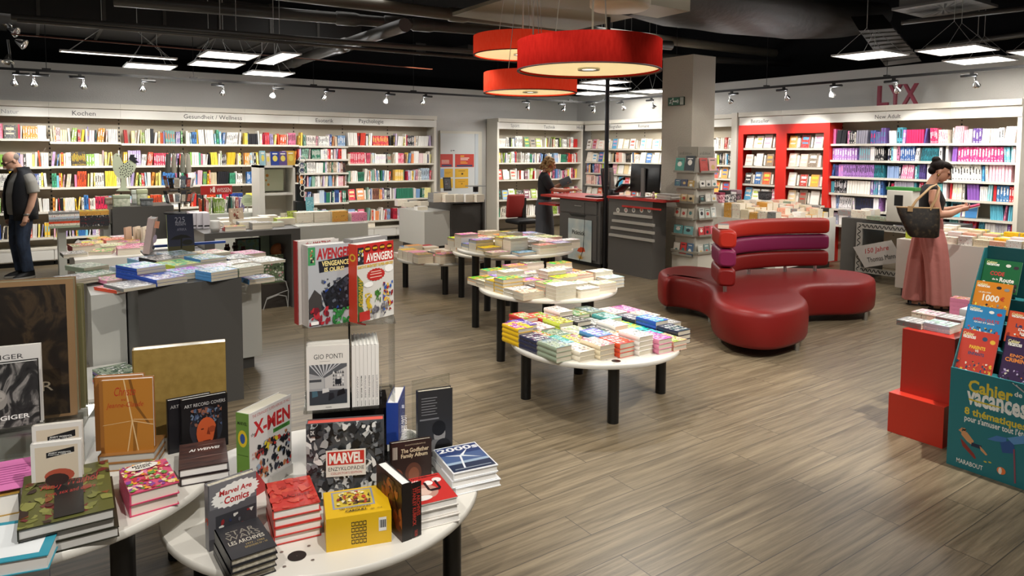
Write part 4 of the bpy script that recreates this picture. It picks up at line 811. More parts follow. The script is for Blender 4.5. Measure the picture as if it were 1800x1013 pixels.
px_pile((385, 470), (407, 474), (438, 466), .925, [.021]*3, '9aa890', 'sage guide pile at the dark block right edge', TG)
px_pile((238, 448), (279, 456), (315, 446), .93, [.022]*3, '2a2a2e', 'black spined guide pile behind the tallest blue pile', TG)
px_pile((300, 466), (338, 474), (372, 463), .905, [.021]*2, '8fc3e0', 'sky blue guide pile in the middle of the dark block', TG)
px_pile((293, 461), (329, 467), (358, 457), .92, [.021]*2, 'c8d84a', 'lime guide pile amid the dark block', TG)
px_pile((304, 452), (343, 461), (384, 451), .93, [.021]*3, '4f8fc8', 'mid blue guide pile behind the dark block centre', TG)
px_pile((348, 458), (386, 468), (416, 459), .9, [.02], 'f4f1ea', 'wide pale guide on the dark block', TG)
px_pile((268, 442), (304, 450), (340, 440), .92, [.02]*2, 'c0cfdc', 'pale blue guide pile below the standing dark book', TG)
px_pile((370, 449), (402, 456), (436, 446), .9, [.02]*2, '2c2f4a', 'navy guide pile at the far right of the dark block', TG)
px_pile((423, 487), (438, 492), (462, 483), .765, [.02]*2, '4f8fc8', 'blue yellow guide pile on the pale block right end', TG)
px_pile((150, 487), (207, 494), (250, 480), .75, [.015]*2, 'c8302c', 'red magazine pile on the pale block left corner', TG)
px_pile((128, 476), (175, 486), (222, 474), .79, [.02]*2, '8a8a88', 'grey book pile behind the red magazines', TG)
px_pile((120, 468), (160, 474), (204, 462), .8, [.02]*2, '9aa890', 'sage map pile behind the red magazines', TG)
px_pile((170, 470), (196, 476), (230, 466), .8, [.02]*2, 'c0cfdc', 'pale blue map pile left of the blue guides', TG)
px_pile((180, 482), (204, 488), (243, 478), .765, [.014]*2, 'e98fb0', 'pink map pile left of the blue guides', TG)
px_pile((118, 482), (152, 489), (196, 477), .775, [.02]*2, '5a8a5a', 'green picture guide pile at the pale block left edge', TG)
px_pile((156, 503), (205, 511), (240, 499), .745, [.012]*2, 'e2502c', 'orange red magazine pile overhanging the pale block front', TG)
px_pile((240, 456), (262, 461), (292, 452), .9, [.021]*2, '8fc3e0', 'sky blue guide pile behind the royal blue piles', TG)
px_pile((330, 469), (352, 474), (385, 464), .905, [.02]*2, 'c0cfdc', 'pale blue guide pile left of the bright blue ones', TG)
px_pile((382, 462), (405, 466), (428, 459), .9, [.02]*2, 'f4f1ea', 'white guide pile behind the sage guides', TG)
px_pile((404, 443), (428, 448), (455, 440), .88, [.02]*2, 'e98fb0', 'pink guide pile at the dark block far right', TG)
px_pile((330, 445), (356, 450), (384, 441), .92, [.02]*3, 'e8d9b8', 'sand coloured guide pile below the dark standing book', TG)
# thin books on the low white ledge behind the golden slipcase
for k, (c, dz) in enumerate((('7a6aa8', 0), ('e98fb0', .014), ('2a2a2e', .028), ('4a9a98', .042), ('2a2a2e', .056), ('7a6aa8', .07), ('9aa890', .084))):
    pass
pile((.40, 5.05), .25, .2, .26, [.014]*7, ['7a6aa8', 'c8302c', '2a2a2e', '4a9a98', '2a2a2e', '7a6aa8', '9aa890'], 'thin book pile on the low white ledge', 'thin books on the low ledge', False, .22)
# magazines on the white block (short side to the camera)
def px_lie(x, y, z, rot, w_, h_, ts, cols, where, grp, hard=False):
    p = G(x, y, z); pile((p.x, p.y), rot, w_, h_, ts, cols, where, grp, hard, z)
MG = 'magazines on the white block'
for i, (x, y, c, n) in enumerate(((143, 441, 'c8302c', 4), (176, 446, 'f3b9a0', 2), (150, 448, '8a8a88', 2), (212, 444, 'e98fb0', 4), (200, 438, 'efe6d2', 3), (236, 440, 'e98fb0', 3), (168, 433, 'f3b9a0', 3), (196, 428, 'e2502c', 3), (226, 431, 'd6a04a', 3), (152, 430, '8a8a88', 2), (180, 423, 'f0a24a', 2), (210, 421, 'efdfe0', 2), (240, 423, 'd6a04a', 2))):
    px_lie(x, y, .70, random.uniform(-.3, .3), .2, .26, [.016]*n, c, '%s magazine pile counted backward, white block' % ORD[min(i, 11)] if i < 12 else 'hindmost magazine pile, white block', MG)
# back left: picture books and notebooks on the pale bench and the dark bench, counter books
for i, (x, y, cs) in enumerate(((121, 399, ['9aa890', 'efe6d2', 'e2502c', '8a8a88', 'c0cfdc', 'f4f1ea', '8a8a88']), (158, 397, ['2a2a2e']*5+['d6a04a']*2))):
    px_lie(x, y, .70, PI/2, .26, .34, [.03]*7, cs, ('tall picture book stack nearest the man', 'dark boxed stack beside the picture books')[i], 'stacks on the pale bench')
CB = 'books on the counters at the left'
for i, (x, y, c, n) in enumerate(((537, 391, 'efe6d2', 5), (562, 390, 'efe6d2', 5), (592, 389, 'd6a04a', 5), (628, 388, 'e98fb0', 4), (548, 386, 'f4f1ea', 4), (580, 385, '4a9a98', 4), (612, 383, 'c0cfdc', 3), (565, 381, '4a9a98', 3), (596, 379, '9aa890', 3), (535, 380, 'f4f1ea', 3))):
    px_lie(x, y, .88, PI/2 if i % 3 != 1 else -PI/2, .14, .2, [.025]*n, c, '%s paperback pile of the pale counter, counted from the front left' % ORD[i], CB)
for i, (x, y, c, n) in enumerate(((411, 405, 'c8302c', 2), (436, 401, '8a8a88', 3), (458, 402, '8a8a88', 3), (425, 395, 'f4f1ea', 3), (452, 393, 'efe6d2', 3), (480, 398, '9aa890', 2), (500, 394, 'c8d84a', 3), (390, 397, 'efe6d2', 2), (470, 389, 'efe6d2', 3), (400, 390, 'f4f1ea', 2))):
    px_lie(x, y, .88, 0, .21, .15, [.024]*n, c, '%s pile of the dark open bench, counted from the front' % ORD[i], CB)
for i, (x, y, c, n) in enumerate(((717, 364, 'efe6d2', 3), (740, 369, 'f4f1ea', 2), (725, 361, '8a8a88', 3), (745, 362, 'efe6d2', 3), (705, 362, 'f4f1ea', 4))):
    px_lie(x, y, .70, 0, .2, .14, [.03]*n, c, '%s pile of the white gondola block by the door' % ORD[i], 'books on the gondola by the door')
for i, (x, y, c, n) in enumerate(((765, 356, '8a8a88', 6), (776, 355, '8a8a88', 6), (789, 356, 'efe6d2', 5), (803, 356, 'efe6d2', 5), (817, 356, 'f4f1ea', 5), (836, 356, 'efe6d2', 5))):
    px_lie(x, y-1, .87, 0, .15, .2, [.026]*n, c, '%s pile along the dark gondola bridge' % ORD[i], 'books on the gondola by the door')
# right: pale paperbacks on the white table beside the woman
WT_ = 'piles on the white table beside the woman'
random.seed(5)
for r_, x in enumerate((8.735, 8.845, 8.975, 9.105)):
    for k in range(13):
        y = 4.08-.158*k; n = (3, 4, 5, 6)[r_]+random.choice((-1, 0, 0, 1)); c = random.choice(('efe6d2', 'efe6d2', 'f4f1ea', 'e8d9b8', 'f3b9a0', 'efdfe0', 'f2c418', 'c8d84a'))
        if r_ == 0 and k < 3: continue
        pile((x, y), 0, .105, .145, [.026]*n, c, '%s pile of %s row, table beside woman' % ((ORD+['thirteenth'])[k], ORD[r_]), WT_, False, .70)
for r_, y in enumerate((5.84, 5.99, 6.14, 6.29, 6.44, 6.59)):
    for k in range(10):
        x = 8.58+.148*k; n = (4, 5, 6, 7, 7, 8)[r_]+random.choice((-2, -1, 0, 1)); c = random.choice(('e8d9b8', 'efe6d2', 'e8d9b8', 'd6a04a', 'f3b9a0', '9aa890', '8a8a88', 'f4f1ea'))
        if r_ == 0 and k == 8: c = 'f2c418'
        if r_ == 0 and k == 9: c = '2a2a2e'
        pile((x, y), 0, .128, .135, [.027]*n, c, '%s pile of %s row, table behind sofa' % (ORD[k], ORD[r_]), 'piles on the white table behind the sofa', False, .77)
for i, (x, y, c, n) in enumerate(((1489, 379, '8a8a88', 3), (1513, 383, 'efe6d2', 4), (1544, 387, '9aa890', 2), (1530, 380, 'f4f1ea', 4), (1562, 389, '9aa890', 2)  )):
    px_lie(x, y, .84, 0, .15, .2, [.026]*n, c, '%s pile on the dark bench left of the woman' % ORD[i], 'piles on the dark bench')
# booklets on the tall red pedestal, papers and boxes about
for i, (x, y, c, n) in enumerate(((1608, 572, '8a8a88', 3), (1655, 580, 'c0cfdc', 4), (1640, 562, 'efe6d2', 4), (1668, 568, '8a8a88', 4))):
    p = G(x, y, .655); pile((p.x, p.y), 0, .15, .21 if False else .15, [.012]*n, c, '%s booklet pile on the tall red pedestal' % ORD[i], 'booklets on the tall red pedestal', False, .652)
p = G(1695, 528, .3); pile((p.x, p.y), .1, .16, .2, [.04]*5, 'e98fb0', 'pale pink pile on the floor behind the booklets', 'pink pile behind the booklets', False, .12)
pile((arc[1].x+.03, arc[1].y+.06), -.9, .1, .15, [.012]*3, '8a8a88', 'small pile left on the sofa back rest', 'booklets left on the sofa', False, 1.018)
# ---- piles that touch are pushed apart on their table
def obb(p):
    a = Vector((math.cos(p['r']), math.sin(p['r']))); return a, Vector((-a.y, a.x))
for p in PILES: p['o'] = p['c'].copy()
for _ in range(160):
    mv = 0
    for i, p in enumerate(PILES):
        for q in PILES[i+1:]:
            d = q['c']-p['c']
            if d.length > .6 or p['z'] > q['z']+q['t'] or q['z'] > p['z']+p['t']: continue
            best = None
            for ax in obb(p)+obb(q):
                ext = sum(abs(ax.dot(u))*s/2 for o_ in (p, q) for u, s in zip(obb(o_), (o_['w']*1.05, o_['h'])))+.003
                pen = ext-abs(d.dot(ax))
                if pen <= 0: best = None; break
                if best is None or pen < best[0]: best = (pen, ax if d.dot(ax) >= 0 else -ax)
            if best: p['c'] -= best[1]*best[0]*.5; q['c'] += best[1]*best[0]*.5; mv += 1
    if not mv: break
for p in PILES:
    s_ = p['c']-p['o']
    if s_.length > 1e-6:
        for d_ in FLAT[p['i']:p['i']+p['n']]: d_['M'] = Matrix.Translation((s_.x, s_.y, 0)) @ d_['M']
# ---- the ones that show largest become single books, the others join the mass
def shown(d):
    pts = [PX(d['M'] @ Vector((sx*d['w']/2, sy*d['h']/2, z))) for sx in (-1, 1) for sy in (-1, 1) for z in (0, d['t'])]
    if min(p[2] for p in pts) < .3: return 0
    xs = [p[0] for p in pts]; ys = [p[1] for p in pts]
    if max(xs) < 0 or min(xs) > 1800: return 0
    k = sum(p[2] for p in pts)/8; front = d['t']*FPX/k*(max(xs)-min(xs)); return front+(.8*((max(xs)-min(xs))*(max(ys)-min(ys))-front) if d['top'] else 0)
for d in FLAT: d['a'] = shown(d)
FLAT.sort(key=lambda d: -d['a'])
NSINGLE = 305
seen_l = {}
for i, d in enumerate(FLAT):
    if i < NSINGLE and d['a'] > 0:
        me, pm = PROTO[d['hard']]
        o = bpy.data.objects.new('book', me); C.objects.link(o); o.matrix_world = d['M'] @ Matrix.Diagonal((d['w'], d['h'], d['t'], 1)); o.color = lin(d['c'])
        tag(o, d['l'], 'book', d['g'])
        q = bpy.data.objects.new('pages', pm); C.objects.link(q); q.parent = o
    else:
        R = d['M'] @ Matrix.Translation((-d['w']/2, -d['h']/2, 0)); MASS.append((R, d['w'], d['h'], d['t'], d['c'], random.choice(('f4f0e8', '222222', d['c'], 'c8302c'))))
# ---------------------------------------------------------------- the big books on the two nearest tables
def HZ(x, y, p): 
    d = ray(x, y); return d.z*math.hypot(p[0], p[1])/math.hypot(d.x, d.y)+HC
class Art:
    """print on one face: u, v run 0..1 over the face"""
    def __init__(s, mb, mats, o, ex, ey, w, h): s.b = mb; s.mats = mats; s.o = Vector(o); s.ex = Vector(ex); s.ey = Vector(ey); s.n = s.ex.cross(s.ey); s.w = w; s.h = h; s.k = 1
    def mi(s, c):
        m = c if not isinstance(c, str) else mat('print_'+c, c, .4)
        if m not in s.mats: s.mats.append(m)
        return s.mats.index(m)
    def P(s, u, v): return s.o+s.ex*(u*s.w)+s.ey*(v*s.h)+s.n*(.0002+.00005*s.k)
    def rect(s, u0, u1, v0, v1, c): s.b.poly([s.P(u0, v0), s.P(u1, v0), s.P(u1, v1), s.P(u0, v1)], s.mi(c)); s.k += 1; return s
    def poly(s, pts, c): s.b.poly([s.P(*p) for p in pts], s.mi(c)); s.k += 1; return s
    def ell(s, u, v, ru, rv, c, n=24, jag=0, rot=0):
        pts = []
        for i in range(n):
            a = 2*PI*i/n; r = 1+(jag if i % 2 else 0); pts.append((u+ru*r*math.cos(a)*math.cos(rot)-rv*r*math.sin(a)*math.sin(rot)*s.h/s.w, v+rv*r*math.sin(a)*math.cos(rot)+ru*r*math.cos(a)*math.sin(rot)*s.w/s.h))
        if jag:
            c0 = (u, v); m = s.mi(c); ring = [s.P(*p) for p in pts]; s.b.add([s.P(*c0)]+ring, [(0, i+1, (i+1) % n+1) for i in range(n)], m); s.k += 1; return s
        return s.poly(pts, c)
    def txt(s, t, u0, u1, v0, v1, c, bold=.01, shear=0):
        s.b.text(t, s.P(u0, v0), s.ex, s.ey, w=(u1-u0)*s.w, h=(v1-v0)*s.h, mi=s.mi(c), off=0, bold=bold, shear=shear); s.k += 1; return s
    def scatter(s, n, u0, u1, v0, v1, cols, r0=.02, r1=.07, seed=1):
        q = random.Random(seed); n = int(n*2.6); r0 *= .55; r1 *= .62
        for _ in range(n):
            u, v = q.uniform(u0, u1), q.uniform(v0, v1); r = q.uniform(r0, r1); a = q.uniform(0, PI); m = q.randint(5, 9); ph = [q.uniform(.3, 1.2) for _ in range(m)]
            s.poly([(min(u1, max(u0, u+r*ph[i]*math.cos(2*PI*i/m+a))), min(v1, max(v0, v+r*ph[i]*math.sin(2*PI*i/m+a)*s.w/s.h*1.3))) for i in range(m)], q.choice(cols))
        return s
def hero(label, o, ex, ez, w_, h_, t, base, front=None, spine=None, back=None, group=None, pages=PAPER, spinecol=None, cover=None, name='book', soft=False, lean=0, cat=None):
    M_ = frame(o, ex, ez)
    if lean: M_ = M_ @ Matrix.Rotation(-lean, 4, 'X')
    th = thing(name, label, cat or name.replace('_', ' '), M=M_, group=group)
    bm_ = cover or (mat('cover_'+base, base, .35) if isinstance(base, str) else base); mats = [bm_]
    if spinecol: mats.append(mat('cover_'+spinecol, spinecol, .35))
    m = MB(); sm_ = 1 if spinecol else 0
    m.box(0, w_, 0, .003, 0, h_).box(0, w_, t-.003, t, 0, h_).box(-.0005, .004, 0, t, 0, h_, sm_)
    if front: front(Art(m, mats, (0, 0, 0), (1, 0, 0), (0, 0, 1), w_, h_))
    if spine: spine(Art(m, mats, (-.0005, 0, h_), (0, 0, -1), (0, -1, 0), h_, t), Art(m, mats, (-.0005, t, 0), (0, -1, 0), (0, 0, 1), t, h_))
    if back: back(Art(m, mats, (w_, t, 0), (-1, 0, 0), (0, 0, 1), w_, h_))
    m.build('cover', mats, th)
    if pages:
        i_ = .004 if not soft else .0008
        MB().box(.004, w_-i_, .003, t-.003, i_, h_-i_).build('pages', pages, th)
    return th
def stand_px(label, bl, tl, tr, z0, t, base, lean=0, **k):
    P_ = G(*bl, z0); zt = HZ(*tl, P_); A = G(*tl, zt); B = G(*tr, zt); ex = B-A
    return hero(label, (P_.x, P_.y, z0), ex, (0, 0, 1), ex.length, zt-z0, t, base, lean=lean, **k), P_, ex.normalized(), zt
def lie_px(label, nl, nr, fl, ztop, n, t, base, jit=.006, wmax=.4, **k):
    """a pile of n equal lying books seen from above; the label of each says its level"""
    A = G(*nl, ztop); B = G(*nr, ztop); F = G(*fl, ztop); ex = B-A; ez = F-A; w_ = ex.length; ezp = ez-ex.normalized()*ez.dot(ex.normalized()); h_ = ezp.length
    for i in range(n):
        dx, dy = (0, 0) if i == 0 else (random.uniform(-jit, jit), random.uniform(-jit, jit))
        lv = ('' if n == 1 else (', topmost' if i == 0 else (', lowest' if i == n-1 else ', %s from top' % ORD[i])))
        hero(label+lv, (A.x+dx, A.y+dy, ztop-i*t), ex, ez, w_, h_, t-.0006, base, **{**k, **({} if i == 0 else {'front': None})})
    return A, ex.normalized(), w_, h_
z1, z0_ = HT['T1'][2], HT['T0'][2]
WHP = mat('white_pages', 'efece6', .7); NG = 'books on the nearest round table'; LG = 'books on the lower left round table'
def f_age(a):
    a.rect(0, 1, 0, .62, '5d5c60').rect(.14, .98, .02, .5, '3a3a3e').ell(.56, .77, .46, .17, 'f4f2ec', 44, .12, .12)
    a.txt('Marvel Age', .22, .9, .76, .87, 'b8262a', .03, .1).txt('Comics', .32, .84, .64, .755, 'b8262a', .03, .1).txt('THE', .2, .27, .78, .80, '333333').txt('OF', .24, .29, .68, .70, '333333')
    a.scatter(9, .2, .98, .05, .46, ['8f2a2e', '2a2a30', 'dcd8d0', '6a6a70', '343a58'], .05, .12, 3)
stand_px('grey standing book with a white oval title burst on the nearest table', (368, 971), (362, 857), (447, 829), z1, .03, '77767a', front=f_age, spine=lambda a, b: b.scatter(4, .1, .9, .3, .5, ['d8502a', 'b83a2a'], .2, .4, 2), group=NG)
def f_arch(a): 
    a.txt('STAR', .16, .8, .66, .80, '8a8478', .0).txt('WARS', .12, .86, .52, .65, '8a8478', .0).txt('LES ARCHIVES', .12, .9, .38, .49, 'c9c2b2', .01).txt('1977 - 1983', .45, .85, .28, .33, 'a08a58').txt('EPISODES IV - VI', .4, .88, .2, .25, 'a08a58')
lie_px('black lying book with outlined grey title, in the front left pile', (405, 986), (487, 959), (380, 931), z1+.088, 4, .022, '26262a', front=f_arch, group='black books front left')
def f_red(a): a.scatter(26, .0, 1, .0, 1, ['c23a30', 'cc4a3c', 'b8342c', 'd2543f'], .1, .22, 8).txt('ARCHIVES', .26, .86, .3, .4, '7a2220', 0, .15).txt('LES', .3, .42, .66, .72, '8a2a26')
lie_px('red lying art book in the thick white edged pile, centre front', (479, 900), (563, 882), (453, 853), z1+.125, 4, .031, 'c4362d', front=f_red, group='red books front centre', pages=WHP)
# yellow box set
nl, nr, fl = (573, 914), (688, 896), (560, 868); A = G(*nl, z1+.113); B = G(*nr, z1+.113); F = G(*fl, z1+.113); ex = B-A; W_ = ex.length; D_ = (F-A).length
t = thing('boxed_set', 'yellow boxed set with a framed picture on its lid, front of the nearest table', 'box', M=frame((A.x, A.y, z1), ex, (0, 0, 1))); ms = [mat('box_yellow', 'e0b41c', .3)]
m = MB().box(0, W_, 0, D_, 0, .113)
a = Art(m, ms, (0, 0, .113), (1, 0, 0), (0, 1, 0), W_, D_); a.rect(.12, .78, .3, .94, '8d93a8').rect(.15, .75, .34, .9, 'cdb23a').scatter(34, .18, .72, .38, .86, ['2b2420', '8a2f24', 'd8c24a', '5a4a30', 'b8452c', 'e8dcb0'], .03, .08, 5)
a.txt('LES CHRONIQUES', .22, .7, .2, .26, '2a2420').txt('CARDULL', .3, .64, .1, .17, '2a2420', .03).txt('1905 - 1914', .68, .86, .08, .12, '2a2420')
a = Art(m, ms, (0, 0, 0), (1, 0, 0), (0, 0, 1), W_, .113); q = random.Random(4)
for i in range(4):
    for j in range(4): a.rect(.38+.06*i, .43+.06*i, .12+.18*j, .26+.18*j, '1c1a16'); a.ell(.405+.06*i, .19+.18*j, .018, .05, 'd8b020', 8)
a.rect(.8, .92, .4, .82, 'e6e4de')
for i in range(9): a.rect(.815+.011*i, .82+.011*i+(.004 if i % 3 else 0), .5, .74, '2a2a2a')
m.build('slipcase', ms, t)
# standing dark book with its spine to us
A = G(707, 954, z1); B = G(726, 951, z1); L_ = G(690, 940, z1); zt = HZ(705, 853, A); ex = (L_-A); wd = (B-A).length
def s_kub(a, b): a.rect(.02, .98, .0, 1, '161212').txt('LES ARCHIVES', .12, .62, .52, .88, 'b5352a', .02).txt('STANLEY KUBRICK', .12, .78, .1, .46, 'b5352a', .02).txt('TASCHEN', .86, .97, .3, .6, 'b5352a')
def b_kub(a): a.rect(0, 1, 0, 1, '3a1d14').scatter(16, 0, 1, .15, .95, ['8a3a1a', '4a2412', 'b0602a', '20120c', '6a2a18'], .1, .28, 9)
hero('upright dark book with red letters down its spine', (A.x+wd*.98, A.y, z1), Vector((-.02, 1, 0)), (0, 0, 1), .20, zt-z1, wd, '1c1614', spine=s_kub, back=b_kub, front=b_kub, group=NG, pages=WHP)
def f_sym(a): a.rect(.0, 1, 0, 1, 'c3302c').ell(.42, .42, .3, .26, 'b88a7c', 18).ell(.42, .42, .16, .13, 'd8b8a8', 14).ell(.62, .7, .1, .09, 'efe6e0', 14).ell(.84, .76, .11, .09, 'e9dcd8', 14).rect(.5, .56, .45, .74, '2a1418').rect(.76, .82, .45, .74, '2a1418').poly([(.5, .45), (.56, .38), (.76, .38), (.82, .45), (.76, .46), (.56, .46)], '2a1418').ell(.3, .2, .2, .09, 'e4ded6', 14).txt('symbols', .3, .68, .9, .985, '20181a', .01, .2).txt('tobacco', .04, .44, .78, .9, 'f2eee8', .02, .2).rect(.56, .95, .93, .95, '5a1614')
lie_px('red cover book with face and dark horseshoe, right front pile', (728, 891), (805, 873), (721, 842), z1+.09, 3, .03, 'd8d2ca', front=f_sym, group='red face books', pages=WHP)
def f_god(a): a.txt('The Godfather', .25, .93, .74, .84, 'd9c6a4', .02).txt('Family Album', .25, .9, .6, .72, 'd9c6a4', .02).ell(.55, .26, .2, .24, '5a3426', 18).ell(.56, .22, .13, .17, '7d4a34', 16).ell(.16, .2, .14, .2, '6b3a2a', 16).rect(.05, .16, .62, .9, 'cfc4b4'); [a.rect(.06+.025*i, .07+.025*i, .62, .9, '20120e') for i in range(5)]; a.txt('PHOTOGRAPHS', .35, .85, .9, .93, 'b8a88c')
stand_px('brown standing album with cream gothic title, right of the encyclopedia', (687, 858), (686, 781), (758, 770), z1, .02, '2b1a16', front=f_god, group=NG)
def f_2000(a): a.rect(.03, .97, .04, .97, '4a628f').rect(.03, .97, .04, .3, '27344f').rect(.03, .97, .3, .38, '9fb4c8').rect(.03, .97, .66, .97, '2a3e70').txt('2000s', .05, .97, .78, .94, 'e8e8ea', .03).poly([(.3, .12), (.34, .12), (.46, .58), (.42, .6)], 'e6eaee').poly([(.44, .6), (.12, .66), (.44, .55)], 'f0f2f4').poly([(.44, .6), (.72, .82), (.48, .55)], 'f0f2f4').poly([(.44, .56), (.86, .4), (.46, .62)], 'd8e0e6').rect(.1, .9, .1, .13, '8a94a0')
lie_px('white edged picture book with a windmill sky cover, overhanging the table right', (797, 834), (876, 817), (761, 791), z1+.086, 3, .0285, 'e9e9ea', front=f_2000, group='windmill picture books', pages=WHP, jit=.012)
# blue logo book on a block, grey photo book behind
P_ = G(700, 845, z1); zt = HZ(700, 709, P_); ez0 = HZ(700, 782, P_)
t = thing('display_riser', 'clear riser under the blue logo book', 'riser', (P_.x+.06, P_.y+.14, z1)); CLEAR = None
ACR = bpy.data.materials.new('clear_acrylic'); ACR.use_nodes = True; nt = ACR.node_tree; nt.nodes.clear(); N = nt.nodes.new; L = nt.links.new
o_ = N('ShaderNodeOutputMaterial'); tr_ = N('ShaderNodeBsdfTransparent'); gl = N('ShaderNodeBsdfGlossy'); gl.inputs['Roughness'].default_value = .05; mx = N('ShaderNodeMixShader'); fr = N('ShaderNodeLayerWeight'); fr.inputs['Blend'].default_value = .25
mr = N('ShaderNodeMapRange'); mr.inputs[3].default_value = .05; mr.inputs[4].default_value = .6; L(fr.outputs['Fresnel'], mr.inputs[0]); L(mr.outputs[0], mx.inputs[0]); tr_.inputs[0].default_value = (.95, .96, .95, 1); L(tr_.outputs[0], mx.inputs[1]); L(gl.outputs[0], mx.inputs[2]); L(mx.outputs[0], o_.inputs[0])
ACB = mat('smoky_acrylic', '1c1b1b', .12)
MB().box(-.05, .05, -.12, -.02, .001, .005).box(-.05, -.045, -.12, -.02, .005, ez0-z1-.007).box(.045, .05, -.12, -.02, .005, ez0-z1-.007).box(-.05, .05, -.12, -.02, ez0-z1-.007, ez0-z1-.002).build('box', ACR, t)
A = Vector((P_.x, P_.y, ez0)); B = G(712, 709, zt); wd = .048
def s_logo(a, b): a.txt('LOGO BEGINNINGS', .3, .97, .25, .72, 'f0f0f2', .02).rect(.04, .12, .3, .5, 'c8cce0')
def f_logo(a): [a.ell(.5, .2+.2*i, .3, .08, '8ea4d8', 20) and a.ell(.5, .2+.2*i, .26, .065, '2a4494', 20) for i in range(4)]
hero('blue standing book with white letters down its spine', (A.x+.002, A.y, ez0), Vector((.55, .83, 0)), (0, 0, 1), .2, zt-ez0, wd, '26418f', front=f_logo, spine=s_logo, group=NG, pages=WHP)
def f_boys(a): a.rect(0, 1, 0, 1, '2c2c2e').rect(.05, .6, .62, .64, '77777a'); [a.rect(.1, .55-.05*(i % 2), .9-.035*i, .908-.035*i, '8a8a8c') for i in range(7)]; a.ell(.62, .42, .17, .13, '8c8a88', 16).ell(.6, .5, .2, .1, '0e0e0f', 16).poly([(.2, .2), (.42, .36), (.8, .34), (.95, .2)], '6c6b6a').ell(.74, .16, .2, .15, '9a9896', 16).ell(.72, .25, .24, .11, '0d0d0e', 16).rect(.25, .9, 0, .05, '3a3a3c')
stand_px('large dark grey photograph book with two boys, behind the windmill pile', (735, 826), (731, 690), (792, 682), z1, .03, '2b2b2d', front=f_boys, group=NG)
t = thing('book_stand', 'smoky upright backing plate behind the grey photograph book', 'stand', G(742, 822, z1)); o0 = t.location.copy(); e_ = Vector((.95, -.3, 0)).normalized()
MB().box(-.02, .16, .05, .054, .001, .36).box(-.02, .16, .05, .12, .001, .005).build('plate', ACR, t)
def f_enc(a):
    a.rect(0, 1, 0, 1, '4b4d50').scatter(95, .0, 1, .0, 1, ['26282b', 'c9cbc9', 'e4e4e0', '7c8084', '3a3d40', 'a8aaa8', '17181a', '5c6064'], .04, .11, 12)
    a.rect(.25, .76, .36, .68, 'e9e2d6').rect(.27, .74, .5, .66, 'c8322a')
    a.txt('MARVEL', .29, .72, .515, .645, 'f6f2ea', .04).txt('ENZYKLOPÄDIE', .28, .74, .43, .485, '26282b', .0).txt('COLLECTOR\'S EDITION', .31, .71, .385, .412, 'b8453a').rect(.04, .13, .86, .95, '2a2b2d').txt('DK', .06, .11, .88, .93, 'f0f0ee')
stand_px('grey comic encyclopedia with a red nameplate, standing in the middle', (540, 892), (538, 746), (675, 737), z1, .045, '55585a', front=f_enc, group=NG, pages=mat('red_page_edge', 'd8584a', .7))
def f_x(a):
    a.rect(0, 1, 0, 1, 'd9d5d0').txt('X-MEN', .1, .97, .70, .88, 'c02a2c', .035).txt('the', .04, .14, .72, .76, '202022').txt('THE STRANGEST SUPER-HEROES OF ALL!', .08, .97, .93, .965, 'b8383a', .0).rect(.55, .96, .63, .68, '4a8a3a').txt('FEATURING', .6, .9, .64, .67, '1c2a18')
    a.scatter(34, .12, .96, .16, .6, ['1b1d24', 'd8c030', '2a2c3a', '8fa0b4', 'b8744a', '16181c', 'c23a34'], .05, .11, 17).poly([(0, 0), (.4, 0), (.12, .3), (0, .26)], 'b22a2c').rect(.4, 1, 0, .12, 'b6b2ac').txt('IN THE SENSATIONAL', .04, .3, .5, .53, 'b8383a', 0).txt('FANTASTIC STYLE', .04, .3, .45, .48, 'b8383a', 0)
def s_x(a, b): b.txt('MARVEL', .12, .88, .86, .9, '1e3014', .02).ell(.5, .7, .36, .1, 'e0c42c', 22).ell(.5, .7, .2, .06, '3a5a9a', 14).poly([(.1, .1), (.4, .2), (.9, .06), (.7, .3), (.3, .32)], 'a8282a').rect(.1, .9, .5, .505, '3a5a24')
stand_px('tall comic volume with green spine and big red letters', (440, 878), (438, 729), (512, 693), z1, .062, 'd2cec8', front=f_x, spine=s_x, spinecol='6d9440', group=NG, pages=mat('cream_edge', 'ded8c4', .8))
# clear tower with shelves: comics above, slim architecture books below
sh1, sh2 = .728, 1.068
P_ = G(538, 723, sh1); Q_ = G(692, 710, sh1); exs = (Q_-P_).normalized(); W_ = (Q_-P_).length
t = thing('display_tower', 'clear acrylic tower with two shelves in the middle of the nearest table', 'stand', M=frame((P_.x, P_.y, z1+.001), exs, (0, 0, 1)))
m = MB(); MB().box(-.01, W_+.01, -.012, .25, sh1-.010-z1, sh1-.003-z1).build('shelf', ACR, t); MB().box(-.01, W_+.01, -.012, .25, sh2-.010-z1, sh2-.003-z1).build('shelf', ACR, t); MB().box(0, W_, .12, .24, 0, .006).build('base', ACB, t)
MB().box(.02, W_-.02, .09, .2, .006, sh1-.01-z1).build('column', ACB, t)
MB().box(W_-.002, W_+.006, .0, .24, sh1-z1, sh2-.009-z1).build('side_plate', ACR, t); MB().box(.165, .172, .06, .24, sh1-z1, sh2-.009-z1).build('divider', ACB, t); MB().box(-.006, .001, .05, .24, sh1-z1, sh2-.009-z1).build('side_plate', ACR, t)
